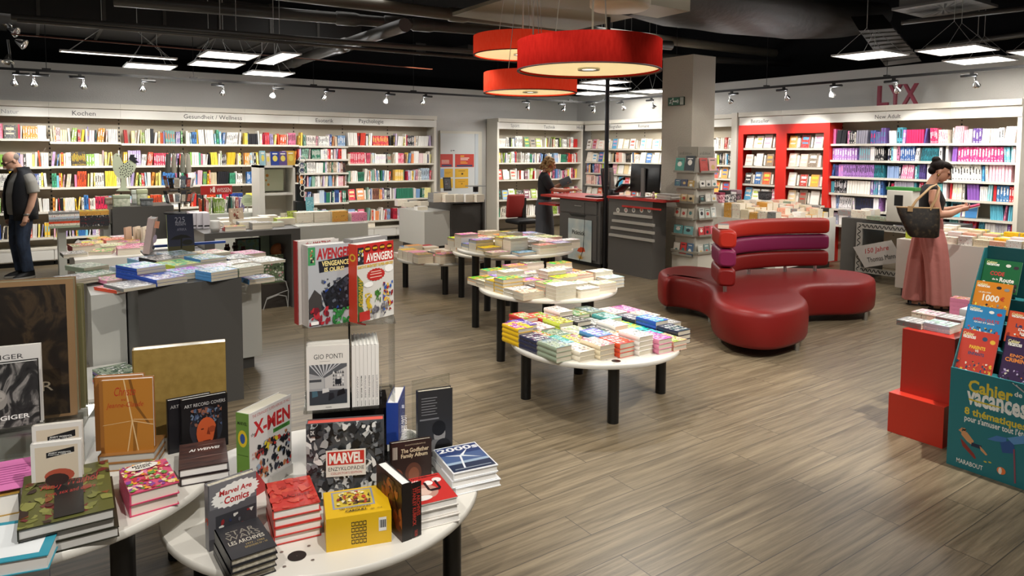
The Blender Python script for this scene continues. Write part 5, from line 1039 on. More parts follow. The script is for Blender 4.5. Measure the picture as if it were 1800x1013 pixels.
def f_gio(a):
    a.rect(0, 1, 0, 1, 'e2ded6').txt('GIO PONTI', .17, .84, .795, .87, '2a2a2c', .0).rect(.3, .55, .755, .76, '8a8680').rect(.06, .94, .08, .71, 'a3a4a6').poly([(.06, .71), (.94, .71), (.94, .66), (.42, .5), (.06, .58)], '5a5c60')
    for i in range(8): a.poly([(.06+.1*i, .71), (.1+.1*i, .71), (.36+.02*i, .5+.012*i), (.345+.02*i, .5+.012*i)], 'c9cacc')
    a.rect(.06, .4, .33, .5, 'b4b4b2').poly([(.42, .5), (.94, .66), (.94, .3), (.42, .34)], 'c4c2be').rect(.06, .94, .08, .3, '3b3f45').rect(.06, .34, .44, .48, '4a4c50')
    q = random.Random(3)
    for i in range(5):
        for j in range(5): a.poly([(.6+.055*i, .36+.05*j), (.65+.055*i, .36+.05*j), (.625+.055*i, .405+.05*j)], q.choice(['3a3a3c', 'e6e4e0', '77777a']))
    a.rect(.66, .8, .39, .47, '22262c').poly([(.5, .14), (.64, .18), (.62, .26), (.52, .26)], '22242a').poly([(.7, .2), (.9, .24), (.86, .32), (.72, .28)], '16181c').poly([(.12, .2), (.26, .22), (.24, .3), (.12, .3)], '4a6a78').poly([(.36, .26), (.52, .28), (.5, .34), (.36, .33)], 'd8d6d2').txt('TASCHEN', .43, .57, .03, .045, '3a3a3a')
for k in range(3):
    o = P_+exs*(.004+.0*k)+Vector((-exs.y, exs.x, 0))*(.018*k); w_ = .163
    hero('slim white architecture book with a room photograph on its cover'+('', ', second behind the first', ', third behind the first')[k], (o.x, o.y, sh1), exs, (0, 0, 1), w_, .255 if k == 0 else .262, .016, 'dcd8d0', front=f_gio if k == 0 else None, group='slim white architecture books', pages=WHP)
for k, (tx, dk) in enumerate((('ADOLF LOOS', 0), ('MARCEL BREUER', 1), ('FRANCIS KERE', 0), ('RENZO PIANO', 1), ('EXPRESSIONISM', 0), ('LUIS BARRAGAN', 0), ('ALVAR AALTO', 0))):
    o = P_+exs*(.176+.0152*k); y_ = Vector((-exs.y, exs.x, 0))
    hero('slim white spine standing in the clear tower, %s from the divider' % ORD[k], (o.x+exs.x*.0145, o.y+exs.y*.0145, sh1), y_, (0, 0, 1), .19, .248, .0145, 'e4e1da', spine=lambda a, b, tx=tx, dk=dk: a.txt(tx, .5, .86, .3, .68, '2a2a2a' if dk else '77777a', .01).txt('TASCHEN', .9, .99, .35, .6, '44444a'), group='slim white spines in the clear tower', pages=WHP)
def f_av1(a):
    a.rect(.0, 1, 0, 1, 'a9abae').rect(0, .17, .76, .98, '3f8a55').scatter(5, .03, .15, .79, .95, ['d8c9a0', '22262a', 'b85a3a'], .03, .06, 3).txt('AVENGERS', .2, 1.12, .82, .96, 'a8262c', .04, .1).poly([(.26, .66), (.98, .7), (.98, .84), (.24, .8)], '20222a')
    a.txt('VENGEANCE', .32, .98, .735, .8, 'e6d48a', .03).txt('IS OURS!', .38, .86, .665, .72, 'e6d48a', .03).poly([(.3, .4), (.98, .62), (.98, .16), (.42, .2)], '1e2026').poly([(.0, .34), (.14, .46), (.3, .38), (.34, .2), (.0, .1)], '3f3c3a').scatter(22, .3, .98, .2, .58, ['2c2e38', '3a3d48', '15161a', '24408a', '585c66'], .04, .1, 6).scatter(7, .0, .5, .02, .24, ['8a2430', 'b02c34', '6a1c28'], .07, .14, 8).scatter(7, .55, .98, .0, .2, ['2f7a3a', '3f9448', '24602e'], .07, .14, 9).rect(.04, .22, .03, .07, 'f0eee8')
def f_av2(a):
    a.rect(0, 1, 0, 1, 'd4d0c8').rect(0, 1, .74, 1, 'bf2d28').rect(.02, .18, .74, .96, '2a2c30').scatter(5, .03, .17, .77, .93, ['d8c030', 'c9cbd0', '6a7078'], .03, .06, 2).txt('AVENGERS', .24, .97, .76, .87, 'f4efe4', .03, .08)
    for i in range(4): a.ell(.28+.2*i, .93, .085, .04, '5a1a16', 14); a.rect(.22+.2*i, .34+.2*i, .92, .945, 'd8a82c')
    a.txt("EARTH'S MIGHTIEST SUPER-HEROES!", .02, .98, .69, .73, 'd8b02c', .03).ell(.5, .585, .23, .075, 'b82c28', 36, .12).rect(.34, .66, .55, .56, 'e8c8b8').rect(.34, .66, .59, .6, 'e8c8b8').rect(.36, .64, .62, .63, 'e8c8b8').ell(.86, .64, .12, .05, 'f2f0ea', 20).ell(.3, .47, .12, .035, 'f2f0ea', 20).poly([(0, 0), (0, .62), (.16, .5), (.12, .2), (.2, .1), (.1, 0)], '4f6a3a')
    a.scatter(9, .2, .38, .1, .36, ['d2b02a', 'e0c238', 'b8921e'], .05, .09, 4).scatter(8, .46, .62, .2, .4, ['4f8a3a', '3a6a2c'], .04, .08, 5).scatter(14, .68, .96, .08, .48, ['2f5aa8', 'a82a2c', 'd8b04a', '23407a', '8a2228'], .04, .09, 6).scatter(14, .3, .8, .02, .2, ['77747a', '55525a', 'a8a4a0'], .05, .09, 7).rect(.02, .3, .02, .14, 'b8302a')
def s_av(a, b): a.txt('AVENGERS', .42, .78, .2, .72, 'e6c23a', .03, .1).rect(.98, 1, 0, 1, '8a1a18'); b.ell(.5, .83, .36, .05, 'd8b23c', 20).ell(.5, .83, .22, .03, 'b8402c', 14)
CO = 'comic volumes on the clear tower'
A = G(611, 571, sh2); zt = HZ(611, 432, A); C1 = G(627, 431, zt); C2 = G(689, 422.5, zt); exr = (C2-C1).normalized(); wd = (C2-C1).length
hero('comic volume with orange red spine and white cover, on top of the clear tower', (C1.x, C1.y, sh2), exr, (0, 0, 1), wd*1.04, zt-sh2, .05, 'cfcac2', front=f_av2, spine=s_av, spinecol='c8402c', group=CO, pages=WHP)
A2 = G(543, 577, sh2); zt2 = HZ(542, 433, A2); exl = Vector((1, .06, 0))
hero('comic volume with grey cover and dark red title, left on the clear tower', (A2.x, A2.y, sh2), exl, (0, 0, 1), .17, zt2-sh2, .06, 'b6b4b2', front=f_av1, group=CO, pages=WHP, spinecol='cfc9c2')
hero('comic volume behind the grey one, its red title just showing', (A2.x-.02, A2.y+.065, sh2), exl, (0, 0, 1), .17, zt2-sh2+.012, .04, 'b9b2ac', front=lambda a: a.txt('the AMAZING', .2, .8, .93, .985, '8a2226', .03), spinecol='b02c2c', group=CO, pages=WHP)
hero('grey backed comic volume behind the white cover one', (C1.x+.01, C1.y+.075, sh2), exr, (0, 0, 1), wd*1.02, zt-sh2+.012, .05, '8f8c8a', group=CO, pages=WHP)
# ---- lower left table
DARKART = noisy('sepia_relief', [(.3, '120d0a'), (.48, '201811'), (.6, '3d2f1f'), (.75, '1c150f')], 9, .45, 8, (1, 1, .5), 0, dist=2.5)
GREYART = noisy('grey_relief', [(.3, '0e0e0f'), (.48, '2c2b2b'), (.6, '8a8682'), (.75, '1e1d1d')], 16, .45, 8, (1, 1, .6), 0, dist=2.5)
KRAFT = mat('kraft_border', '8a6c4a', .5)
D_ = 2.72; P_ = atD(137, 729, D_); T_ = atD(141, 489, D_); zt = HZ(141, 489, P_); A = G(-160, 506, zt); B = G(141, 489, zt); ex = (B-A).normalized(); w_ = .56
o = Vector((P_.x, P_.y, P_.z))-ex*w_
def f_big(a): a.rect(.0, 1, 0, 1, KRAFT).rect(.03, .955, .02, .965, DARKART).txt('H R GIGER', .28, .86, .2, .27, 'a89a84', .0)
hero('huge dark book with a kraft border at the left edge', (o.x, o.y, P_.z), ex, (0, 0, 1), w_, zt-P_.z, .06, '7d6244', front=f_big, group=LG, pages=mat('kraft_pages', '8d8466', .8), spinecol='6a5238')
hero('second huge book just behind the kraft bordered one', (o.x+.03, o.y+.068, P_.z), ex, (0, 0, 1), w_, zt-P_.z-.04, .05, '6f6a48', group=LG, pages=mat('olive_pages', '77714e', .8))
zb = P_.z
t = thing('book_stand', 'clear acrylic easel under the huge dark book', 'stand', M=frame((o.x, o.y-.02, z0_), ex, (0, 0, 1)))
MB().box(0, w_+.04, -.12, .14, zb-z0_-.006, zb-z0_-.001).build('ledge', ACR, t); MB().box(0, w_+.04, -.12, -.115, 0, zb-z0_-.006).build('front_plate', ACR, t); MB().box(w_+.035, w_+.04, -.115, .14, 0, zb-z0_-.006).build('side_plate', ACR, t); MB().box(.0, w_, .02, .10, 0, zb-z0_-.02).build('support', mat('grey_paper_stack', 'a9a6a0', .7), t)
def easel(label, bl, tl, tr, D, w_, t_, base, front, g=LG, **k):
    P_ = atD(*bl, D); zt = HZ(*tl, P_); A = G(*tl, zt); B = G(*tr, zt); ex = (B-A).normalized(); o = Vector((P_.x, P_.y, P_.z)); w_ = w_ or (B-A).length
    if k.pop('right', 0): o = o-ex*w_
    hero(label, (o.x, o.y, P_.z), ex, (0, 0, 1), w_, zt-P_.z, t_, base, front=front, group=g, **k); return o, ex, w_
easel('white book with thin black title behind the small dark one', (76, 742), (75, 604), (140, 598), 2.52, .26, .02, 'd6d2cc', lambda a: a.rect(0, 1, 0, 1, 'd9d5d0').txt('HR GIGER', .22, .80, .84, .9, '2a2a2c', 0), right=1, pages=WHP)
easel('small dark book with a grey relief face and white title', (70, 744), (68, 633), (120, 627), 2.44, .20, .03, '141414', lambda a: a.rect(.0, 1, 0, 1, GREYART).ell(.42, .45, .13, .16, '8d8882', 20).ell(.42, .5, .1, .08, 'a39d96', 16).rect(.37, .39, .47, .48, '1a1a1a').rect(.45, .47, .47, .48, '1a1a1a').txt('HR GIGER', .2, .86, .12, .19, 'f2f0ec', .02).txt('TASCHEN', .3, .48, .04, .055, 'd0ccc6'), right=1, pages=WHP)
MBX = thing('book_stand', 'clear ledge carrying the small dark and white books', 'stand', M=frame(atD(84, 744, 2.50), ex, (0, 0, 1)))
zz = MBX.location.z; MB().box(-.32, .02, -.03, .12, -.007, -.002).build('ledge', ACR, MBX); MB().box(-.32, .02, -.03, -.025, -(zz-z0_), -.007).build('front_plate', ACR, MBX)
# string tied ochre book upright on two lying ones
def f_chr(a):
    a.rect(0, 1, 0, 1, 'b0752c').rect(.0, .07, 0, 1, '96612a').poly([(.55, 1), (.6, 1), (.72, .62), (.95, .36), (.9, .36), (.66, .62)], '7a4f1e').poly([(.62, .4), (.7, .4), (.66, 0), (.6, 0)], '8c5c22')
    for (u0, v0), (u1, v1) in (((.46, 1), (.6, .42)), ((.6, .42), (.5, 0)), ((.05, .38), (.6, .42)), ((.6, .42), (1, .35)), ((.62, .44), (1, .42)), ((.6, .42), (.7, .0))): a.poly([(u0-.01, v0), (u0+.012, v0+.008), (u1+.012, v1+.008), (u1-.01, v1)], 'd9b887')
    a.txt('Christo', .28, .68, .78, .9, 'b02a1e', -.005, .3).txt('and', .4, .5, .71, .75, 'b02a1e', -.005, .3).txt('Jeanne-Claude', .12, .82, .6, .69, 'b02a1e', -.005, .3)
zc = z0_+.062
_, Pc, exc, ztc = stand_px('ochre standing book with string and red handwriting', (178, 798), (178.5, 670), (272, 664), zc, .03, '9a6530', front=f_chr, group=LG, pages=mat('pink_white_pages', 'e6dcd4', .7))
hero('ochre book close behind the standing string tied one', (Pc.x-.014, Pc.y+.034, zc), exc, (0, 0, 1), .165, ztc-zc+.006, .03, '9a6530', group=LG, pages=WHP)
for k in range(2): hero('ochre lying book under the string tied one'+(', upper', ', lower')[k], (Pc.x-.012, Pc.y-.02, zc-.031*k), exc, (-exc.y, exc.x, 0), .19, .16, .0305, '9a6a38', group=LG, pages=mat('grey_pages', 'b9b6ae', .8))
# golden slipcase
P_ = G(250, 776, z0_); zt = HZ(232, 617, P_); A = G(232, 617, zt); B = G(396, 601, zt); ex = (B-A).normalized()
hero('large plain golden slipcase standing at the back of the table', (A.x, A.y, z0_), ex, (0, 0, 1), (B-A).length, zt-z0_, .05, noisy('gold_cloth', [(.3, '8a7038'), (.7, '9c8144')], 30, .4), group=LG, pages=mat('foil_edge', 'c9c4b4', .25, .4), soft=True)
# two dark record cover books
def f_rec(a): a.rect(0, 1, 0, 1, '131214').txt('ART RECORD COVERS', .06, .95, .84, .9, 'c9c7c4', .0).ell(.52, .42, .36, .4, '2a2c34', 22).scatter(40, .18, .86, .42, .8, ['4a5a78', '22242c', '6a7a90', '8a5a48', '1a1a20'], .04, .09, 21).ell(.52, .34, .22, .28, 'c4582e', 20).rect(.4, .46, .4, .42, '2a1410').poly([(.52, .3), (.56, .44), (.6, .28)], '7a2e18').ell(.64, .38, .08, .06, '9a4224', 14).rect(.44, .6, .17, .19, '5a1c14').poly([(.6, .1), (.75, .2), (.74, .5), (.66, .2)], '20100e')
_, Pr, exr2, ztr = stand_px('black book with an orange face under silver letters', (321, 800), (319, 705), (400, 690), z0_, .025, '141316', front=f_rec, group=LG, pages=WHP)
hero('black book behind the orange face book', (Pr.x-.045, Pr.y+.032, z0_), exr2, (0, 0, 1), .16, ztr-z0_-.002, .025, '17161a', front=lambda a: a.txt('ART', .07, .26, .84, .9, 'a9a7a4', .0), group=LG, pages=WHP)
STRIPE = noisy('brown_strata', [(.3, '1c1414'), (.45, '5a3c34'), (.55, '2a1e1e'), (.7, '8a6a60')], 4, .4, 5, (1, 1, 26))
lie_px('brown striped book with white capitals in its pile', (314, 827), (401, 812), (301, 785), z0_+.062, 2, .031, '2a2020', front=lambda a: a.rect(0, 1, 0, 1, STRIPE).txt('AI WEIWEI', .2, .86, .62, .72, 'ece8e2', .03, .2), group='brown striped books', pages=WHP)
def f_man(a): a.rect(0, 1, 0, 1, 'd85a7c').scatter(60, 0, 1, 0, 1, ['e8507a', 'f0a83a', 'd8c83a', 'f2d2a0', 'c83a4a', '8a4a9a', 'e88ab0', '6a9a4a', 'f4e4c8'], .06, .16, 33).ell(.44, .82, .34, .12, 'f2efe6', 26).txt('MANGA', .24, .66, .83, .9, '1c1a1a', .04).txt('ARTISTS', .28, .6, .75, .82, '1c1a1a', .04)
A_, ex_, _, _ = lie_px('pink comic art book with a white oval title, two high pile', (228, 870), (315, 847), (217, 824), z0_+.08, 2, .04, 'cc4468', front=f_man, group='pink comic art books', pages=mat('pinkish_pages', 'e2d4c8', .7), jit=.012)
def f_war(a): a.rect(0, 1, 0, 1, '5f5f30').scatter(30, 0, 1, 0, 1, ['6e2e2c', '4e2a26', '77783c', '3a2a22', '85502f', '8a8a48'], .08, .18, 41).rect(.36, .68, .04, .72, '22201f').txt('Andy Warhol', .2, .86, .56, .74, 'b03a36', .0, .3).txt('love, sex and desire', .26, .82, .45, .53, 'b03a36', 0, .2)
lie_px('olive and maroon landscape art book in its pile, clear wrapped', (30, 934), (201, 893), (55, 836), z0_+.10, 3, .033, '2c2c22', front=f_war, group='landscape art books', pages=mat('pale_grey_pages', 'c9c6c0', .75), jit=.014)
def f_pol(a): a.rect(0, 1, 0, 1, 'dcd8d2').rect(.08, .93, -.0, .9, 'd2c4ae').poly([(.3, .6), (.86, .7), (.86, .84), (.3, .74)], '16161a').txt('ANDY WARHOL', .34, .8, .7, .74, 'ecebe6', .02).txt('Polaroids 1958-1987', .34, .83, .66, .69, 'ecebe6').ell(.55, .12, .3, .18, 'b0523e', 16).ell(.5, .02, .24, .16, '3a2a28', 14)
easel('white polaroid book with a slanted black label, front one', (56, 850), (56, 782), (145, 772), 2.20, None, .02, 'd9d5cf', f_pol, pages=WHP)
easel('white polaroid book with a slanted black label, behind the front one', (59, 832), (59, 750), (147, 740), 2.32, None, .02, 'cfc9c0', f_pol, pages=WHP)
# leaflets at the lower left corner
p = G(-40, 885, z0_+.06); q = G(55, 882, z0_+.06); f_ = G(54, 832, z0_+.08)
t = thing('leaflet', 'pink leaflet at the lower left corner of the picture', 'leaflet', M=frame((p.x, p.y, z0_+.085), Vector((.97, -.1, 0)), Vector((.1, .85, .25))))
MB().box(0, .16, 0, .002, 0, .15).build('sheet', mat('leaflet_pink', 'd878b0', .5), t)
m = MB(); [m.quad((.02, -.0006, .03+.012*i), (.14-.01*(i % 3), -.0006, .03+.012*i), (.14-.01*(i % 3), -.0006, .034+.012*i), (.02, -.0006, .034+.012*i)) for i in range(8)]; m.build('print', mat('leaflet_ink', 'a85088', .5), t)
hero('yellowish book under the pink leaflet', (p.x, p.y, z0_+.07), Vector((.97, -.1, 0)), Vector((.1, .95, 0)), .11, .15, .07, 'b08a3a', group=LG, pages=WHP)
p = G(-60, 1000, z0_+.05)
hero('teal bordered white book at the lower left corner', (p.x, p.y, z0_+.05), Vector((.97, -.25, 0)), Vector((.25, .97, .1)), .19, .2, .045, '3a94a8', front=lambda a: a.rect(-.0, .86, .1, .92, 'e9ecec'), group=LG, pages=WHP)
# ---------------------------------------------------------------- teal floor display of activity books
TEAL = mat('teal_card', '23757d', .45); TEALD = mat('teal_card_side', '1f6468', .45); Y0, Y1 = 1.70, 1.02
t = thing('floor_display', 'teal cardboard floor display with holiday lettering at the right edge', 'display', M=frame((4.18, Y0, 0), (0, -1, 0), (0, 0, 1))); Wd = Y0-Y1
ms = [TEAL]; m = MB().box(0, Wd, 0, .012, 0, .555); a = Art(m, ms, (0, 0, 0), (1, 0, 0), (0, 0, 1), Wd, .555)
def wr(s, x0, x1, yb, yt, c, **k):
    A = onX(x0, yb, 4.18); B = onX(x1, yb, 4.18); T_ = onX(x0, yt, 4.18); a.txt(s, (Y0-A.y)/Wd, (Y0-B.y)/Wd, A.z/.555, T_.z/.555, c, **k)
def uv(x, y): p = onX(x, y, 4.18); return ((Y0-p.y)/Wd, p.z/.555)
YE, WH_ = 'dcc43c', 'f0f0ea'
wr('Cahier', 1702, 1781, 688, 666, YE, bold=.03); wr('vacances', 1699, 1806, 710, 686, WH_, bold=.03); wr('de', 1783, 1797, 697, 688, WH_, bold=.02); wr('POUR ADULTES', 1736, 1798, 716.5, 710, WH_); wr('8 thématiques', 1695, 1806, 731, 714, YE, bold=.03); wr("pour s'amuser tout l'été !", 1695, 1812, 742, 728, WH_, bold=.02); wr('MARABOUT', 1681, 1728, 812, 804, WH_)
a.poly([uv(1703, 700), uv(1722, 706), uv(1760, 716), uv(1760, 718), uv(1722, 709), uv(1703, 703)], YE)
for i in range(5): a.poly([uv(1776+3*i, 672+1.6*i), uv(1778+3*i, 672+1.6*i), uv(1800+3*i, 690+1.6*i), uv(1798+3*i, 690+1.6*i)], WH_ if i % 2 else '2a3a4a')
# sunbather in a deck chair, parasol and ball printed on the card
a.poly([uv(1688, 770), uv(1694, 776), uv(1712, 798), uv(1716, 806), uv(1713, 807), uv(1692, 784)], '8a2f2a').poly([uv(1690, 758), uv(1700, 760), uv(1712, 776), uv(1708, 782), uv(1700, 776), uv(1690, 764)], 'd49a68').poly([uv(1708, 778), uv(1726, 784), uv(1724, 790), uv(1707, 784)], '1f2a44').poly([uv(1722, 784), uv(1730, 792), uv(1736, 800), uv(1733, 801), uv(1724, 792)], 'd49a68').ell(*uv(1695, 756), .014, .02, 'd49a68', 12).poly([uv(1692, 754), uv(1699, 755), uv(1697, 758), uv(1692, 757)], '2a2018').poly([uv(1685, 756), uv(1692, 751), uv(1690, 760)], 'd49a68')
a.poly([uv(1735, 772), uv(1752, 766), uv(1770, 770), uv(1768, 778), uv(1750, 776)], '4a7ab8').poly([uv(1758, 778), uv(1782, 774), uv(1784, 798), uv(1762, 796)], '2f5590').poly([uv(1770, 770), uv(1800, 766), uv(1806, 780), uv(1782, 782)], '5f94c8').poly([uv(1781, 790), uv(1784, 790), uv(1786, 850), uv(1783, 850)], '8a4a58').ell(*uv(1760, 828), .03, .036, 'e87a3c', 18).ell(*uv(1758, 828), .012, .034, 'f0e6d8', 12).ell(*uv(1732, 812), .012, .008, 'c8b848', 10).ell(*uv(1740, 813), .012, .008, 'c8b848', 10)
m.build('front_panel', ms, t)
for x in (0, Wd-.006):
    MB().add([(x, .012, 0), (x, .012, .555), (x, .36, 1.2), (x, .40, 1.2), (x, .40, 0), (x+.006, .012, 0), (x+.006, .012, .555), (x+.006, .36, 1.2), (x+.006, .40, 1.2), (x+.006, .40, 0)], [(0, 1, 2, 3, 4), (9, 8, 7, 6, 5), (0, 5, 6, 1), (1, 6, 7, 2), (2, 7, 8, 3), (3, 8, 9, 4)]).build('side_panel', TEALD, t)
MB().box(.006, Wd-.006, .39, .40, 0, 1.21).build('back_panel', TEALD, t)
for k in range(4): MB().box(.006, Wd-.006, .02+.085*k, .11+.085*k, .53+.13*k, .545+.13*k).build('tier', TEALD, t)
LEAN = Vector((.36, 0, .93))
def activity(x, yb, yt, X, W_, base, label, lines, cols, second=None):
    W_ = min(W_, .186)
    P_ = onX(x, yb, X); zt = onX(x, yt, X+.07).z; h_ = (zt-P_.z)/.93+.04; o = Vector((X, P_.y, P_.z))-LEAN*.03
    def f(a):
        a.txt('Cahier', .07, .36, .87, .94, 'e6dc9a', .03).txt('vacances', .07, .42, .8, .87, 'f2efe4', .03).ell(.66, .84, .07, .05, cols[0], 14).ell(.87, .8, .07, .05, cols[1], 14)
        for tx, u0, u1, v0, v1, c in lines: a.txt(tx, u0, u1, v0, v1, c, .03)
        a.scatter(16, .04, .97, .02, .3, cols, .03, .08, len(label))
    hero(label, o, (0, -1, 0), LEAN, W_, h_, .010, base, front=f, group='holiday activity books in the teal display', pages=WHP, soft=True)
activity(1677, 641.7, 577.5, 4.225, .205, 'c8402f', 'red activity book, lower left in the teal floor display', [('PARENTS', .3, .72, .58, .66, 'f0c83c'), ('VS', .46, .56, .52, .57, 'f2efe4'), ('ENFANTS', .3, .72, .44, .51, '2a4a6a')], ['2a4a6a', 'e8b83a', 'f0e2c8', '1f2a3a', 'e86a3c'])
activity(1755, 660, 591, 4.225, .205, '3a2348', 'dark purple activity book at the lower right of the teal display', [('ENQUÊTES', .18, .95, .56, .65, 'e88a3a'), ('CRIMINELLES', .08, .95, .46, .55, 'e88a3a')], ['c9b8d8', '1a1424', 'e8dcc8', 'e88a3a', '6a4a80'])
activity(1693, 576, 534.6, 4.31, .205, '2f84b8', 'blue activity book, second tier of the teal floor display', [('APÉRO CULTE', .2, .9, .5, .62, 'c83a34'), ('QUIZ ET JEUX', .25, .8, .42, .48, 'f2efe4')], ['f0eee4', 'c83a34', '1f5a88', '2a3a4a', 'e8c84a'])
activity(1766, 590, 546, 4.31, .205, 'cf5030', 'orange red activity book at the right of the second tier', [('Le Retour', .22, .95, .5, .62, '24406a'), ('Destination', .3, .95, .4, .48, 'f2efe4'), ('Inconnue', .35, .95, .3, .38, 'f2efe4')], ['f0eee4', '24406a', 'e8a040', '8a2a20', 'e86a3c'])
activity(1706, 535, 493, 4.395, .215, 'd88424', 'orange activity book, third tier of the teal floor display', [('LE JEU DES', .15, .48, .6, .66, 'f4ead0'), ('1000', .28, .72, .36, .58, 'f2efe4'), ('€', .74, .86, .42, .56, 'c83a2a')], ['2a2a2e', '8a8f90', 'f0d84a', 'e8b83a', 'c86a1c'])
activity(1722, 500, 455.4, 4.48, .21, '1f6038', 'green activity book on the top tier of the teal display', [('CODE', .22, .6, .5, .63, 'c8383a'), ('de la', .3, .46, .36, .42, 'f2efe4'), ('Route', .5, .88, .32, .46, 'f2efe4')], ['d8d4c8', '3a2a34', '2f7a4a', '164a2a', 'e8e4d8'])
for k in range(4):
    p = G(1702, 535-2, .0); tag(MB().rbox(0, .2, -.14, 0, 0, .095, .004).build('carton', mat('carton_pale', 'c9c9c8', .5), loc=(5.05, 2.02, .33+.096*k)), 'pale flat carton in the pile behind the teal display, %s from bottom' % ORD[k], 'box', 'pale cartons behind the teal display')
tag(MB().rbox(0, .22, -.16, .02, 0, .33, .004).build('carton', mat('carton_dark', '3a3d40', .5), loc=(5.04, 2.02, 0)), 'dark carton under the pale cartons behind the teal display', 'box')
tag(MB().rbox(0, .2, -.2, .0, 0, .115, .006).build('carton', mat('carton_white', 'd6d3cc', .5), loc=(G(1695, 528, .3).x-.1, G(1695, 528, .3).y+.1, .0)), 'white carton under the pink pile on the floor', 'box')
# ---------------------------------------------------------------- card spinner before the pillar
sx, sy, zb = 7.25, 6.118, .412; sY = onX(1187, 430, 7.25).y-sy; sX = min(onY(1267, 430, 6.118).x-sx, .36); ZT = 1.92
t = thing('card_spinner', 'white four sided rack of cards and small books before the grey pillar', 'card rack', (sx+sX/2, sy+sY/2, 0)); hx, hy = sX/2, sY/2
RW = mat('rack_cream', 'cbc6b8', .5); RG = mat('rack_wood', '8f8a7c', .5)
MB().box(-hx-.06, hx+.03, -hy-.1, hy+.03, zb-.03, zb).build('base_board', RG, t); MB().box(-hx-.04, hx+.02, -hy-.08, hy+.02, 0, zb-.03).build('base_cabinet', RW, t)
MB().box(-hx, hx, -hy, hy, zb, ZT-.16).build('tower', RW, t)
tiers = [onX(1190, y, 7.2).z for y in (302, 329, 355, 383, 412, 447)]
for z in tiers:
    MB().box(-hx-.07, -hx, -hy, hy, z-.008, z).box(-hx-.07, -hx-.066, -hy, hy, z, z+.02).build('tray', RG, t); MB().box(-hx, hx, -hy-.07, -hy, z-.008, z).box(-hx, hx, -hy-.07, -hy-.066, z, z+.02).build('tray', RG, t)
zs0 = onX(1222, 276, 7.2).z; zs1 = onX(1222, 258, 7.2).z
s1 = MB().box(-hx-.01, -hx, -hy, hy*.9, zs0, zs1).build('sign_board', RG, t); s2 = MB().box(-hx, hx*.8, -hy-.01, -hy, zs0, zs1).build('sign_board', RG, t)
MB().text('arsEdition', (-hx-.0105, hy*.7, zs0+.03), (0, -1, 0), (0, 0, 1), w=sY*.6).build('lettering', mat('sign_grey_ink', '55534c', .5), s1); MB().text('arsEdition', (-hx*.8, -hy-.0105, zs0+.03), (1, 0, 0), (0, 0, 1), w=sX*.6).build('lettering', mat('sign_grey_ink', '55534c', .5), s2)
rows = [((('3f8f7c', '20282c'), ('b03a30', 'd8a8a0')), .2), ((('34566a', '2a3050', 'a8863a'), ('d6d2c8', 'c9c4ba', 'd8d4ca')), .1), ((('c9b48a', 'c2a878', 'c9b48a'), ('3a3f38', 'd0ccc0', 'c8c6bc')), .11), ((('cfc8b4', 'd4cdb8', 'c4bca8'), ('c9ccc4', 'b9c0b4', 'c4c8c0')), .14), ((('5f9a98', '6aa6a4'), ('c43a3a', 'b82f3a', 'd86a7a')), .12), ((('d8d2c4', 'c83a34', '4a6a88'), ('c9c6ba', '7a8f8c', 'b0ada4')), .17)]
k = 0
for z, ((L1, L2), hh) in zip(tiers, rows):
    for side, cols in ((0, L1), (1, L2)):
        n = len(cols); W_ = (sY if side == 0 else sX); w_ = W_/n*.86
        for i, c in enumerate(cols):
            if side == 0: o = Vector((sx-.055, sy+sY-.01-W_/n*i, z+.005)); ex = Vector((0, -1, 0)); ez = Vector((.14, 0, 1))
            else: o = Vector((sx+.01+W_/n*i, sy-.055, z+.005)); ex = Vector((1, 0, 0)); ez = Vector((0, .14, 1))
            k += 1; q = random.Random(k); h_ = hh*q.uniform(.9, 1.08)
            mm = [mat('cover_'+c, c, .4)]; m = MB().box(0, w_, 0, .008, 0, h_); a = Art(m, mm, (0, 0, 0), (1, 0, 0), (0, 0, 1), w_, h_); a.ell(.5, q.uniform(.3, .6), .25, .18, q.choice(['e8e2d4', '2a2a2c', 'b8463a', 'c8a860', '4a7a78']), 14).rect(.2, .8, .8, .86, q.choice(['e8e4da', '2c2c2e']))
            nm = 'greeting_card' if hh < .17 else 'book'
            o_ = m.build(nm, mm, M=frame(o, ex, ez)); cn = {'3': 'dark green', '2': 'dark', 'b': 'red', 'd': 'pale', 'a': 'ochre', 'c': 'cream', '5': 'teal', '6': 'teal', '7': 'sage', '4': 'blue'}.get(c[0], 'pale')
            tag(o_, '%s %s, %s from left on the %s side, %s tier of the card rack' % (cn, nm.replace('greeting_', ''), ORD[i], ('pillar', 'sofa')[side], ORD[tiers.index(z)]), nm.replace('_', ' '), 'cards and small books on the rack')
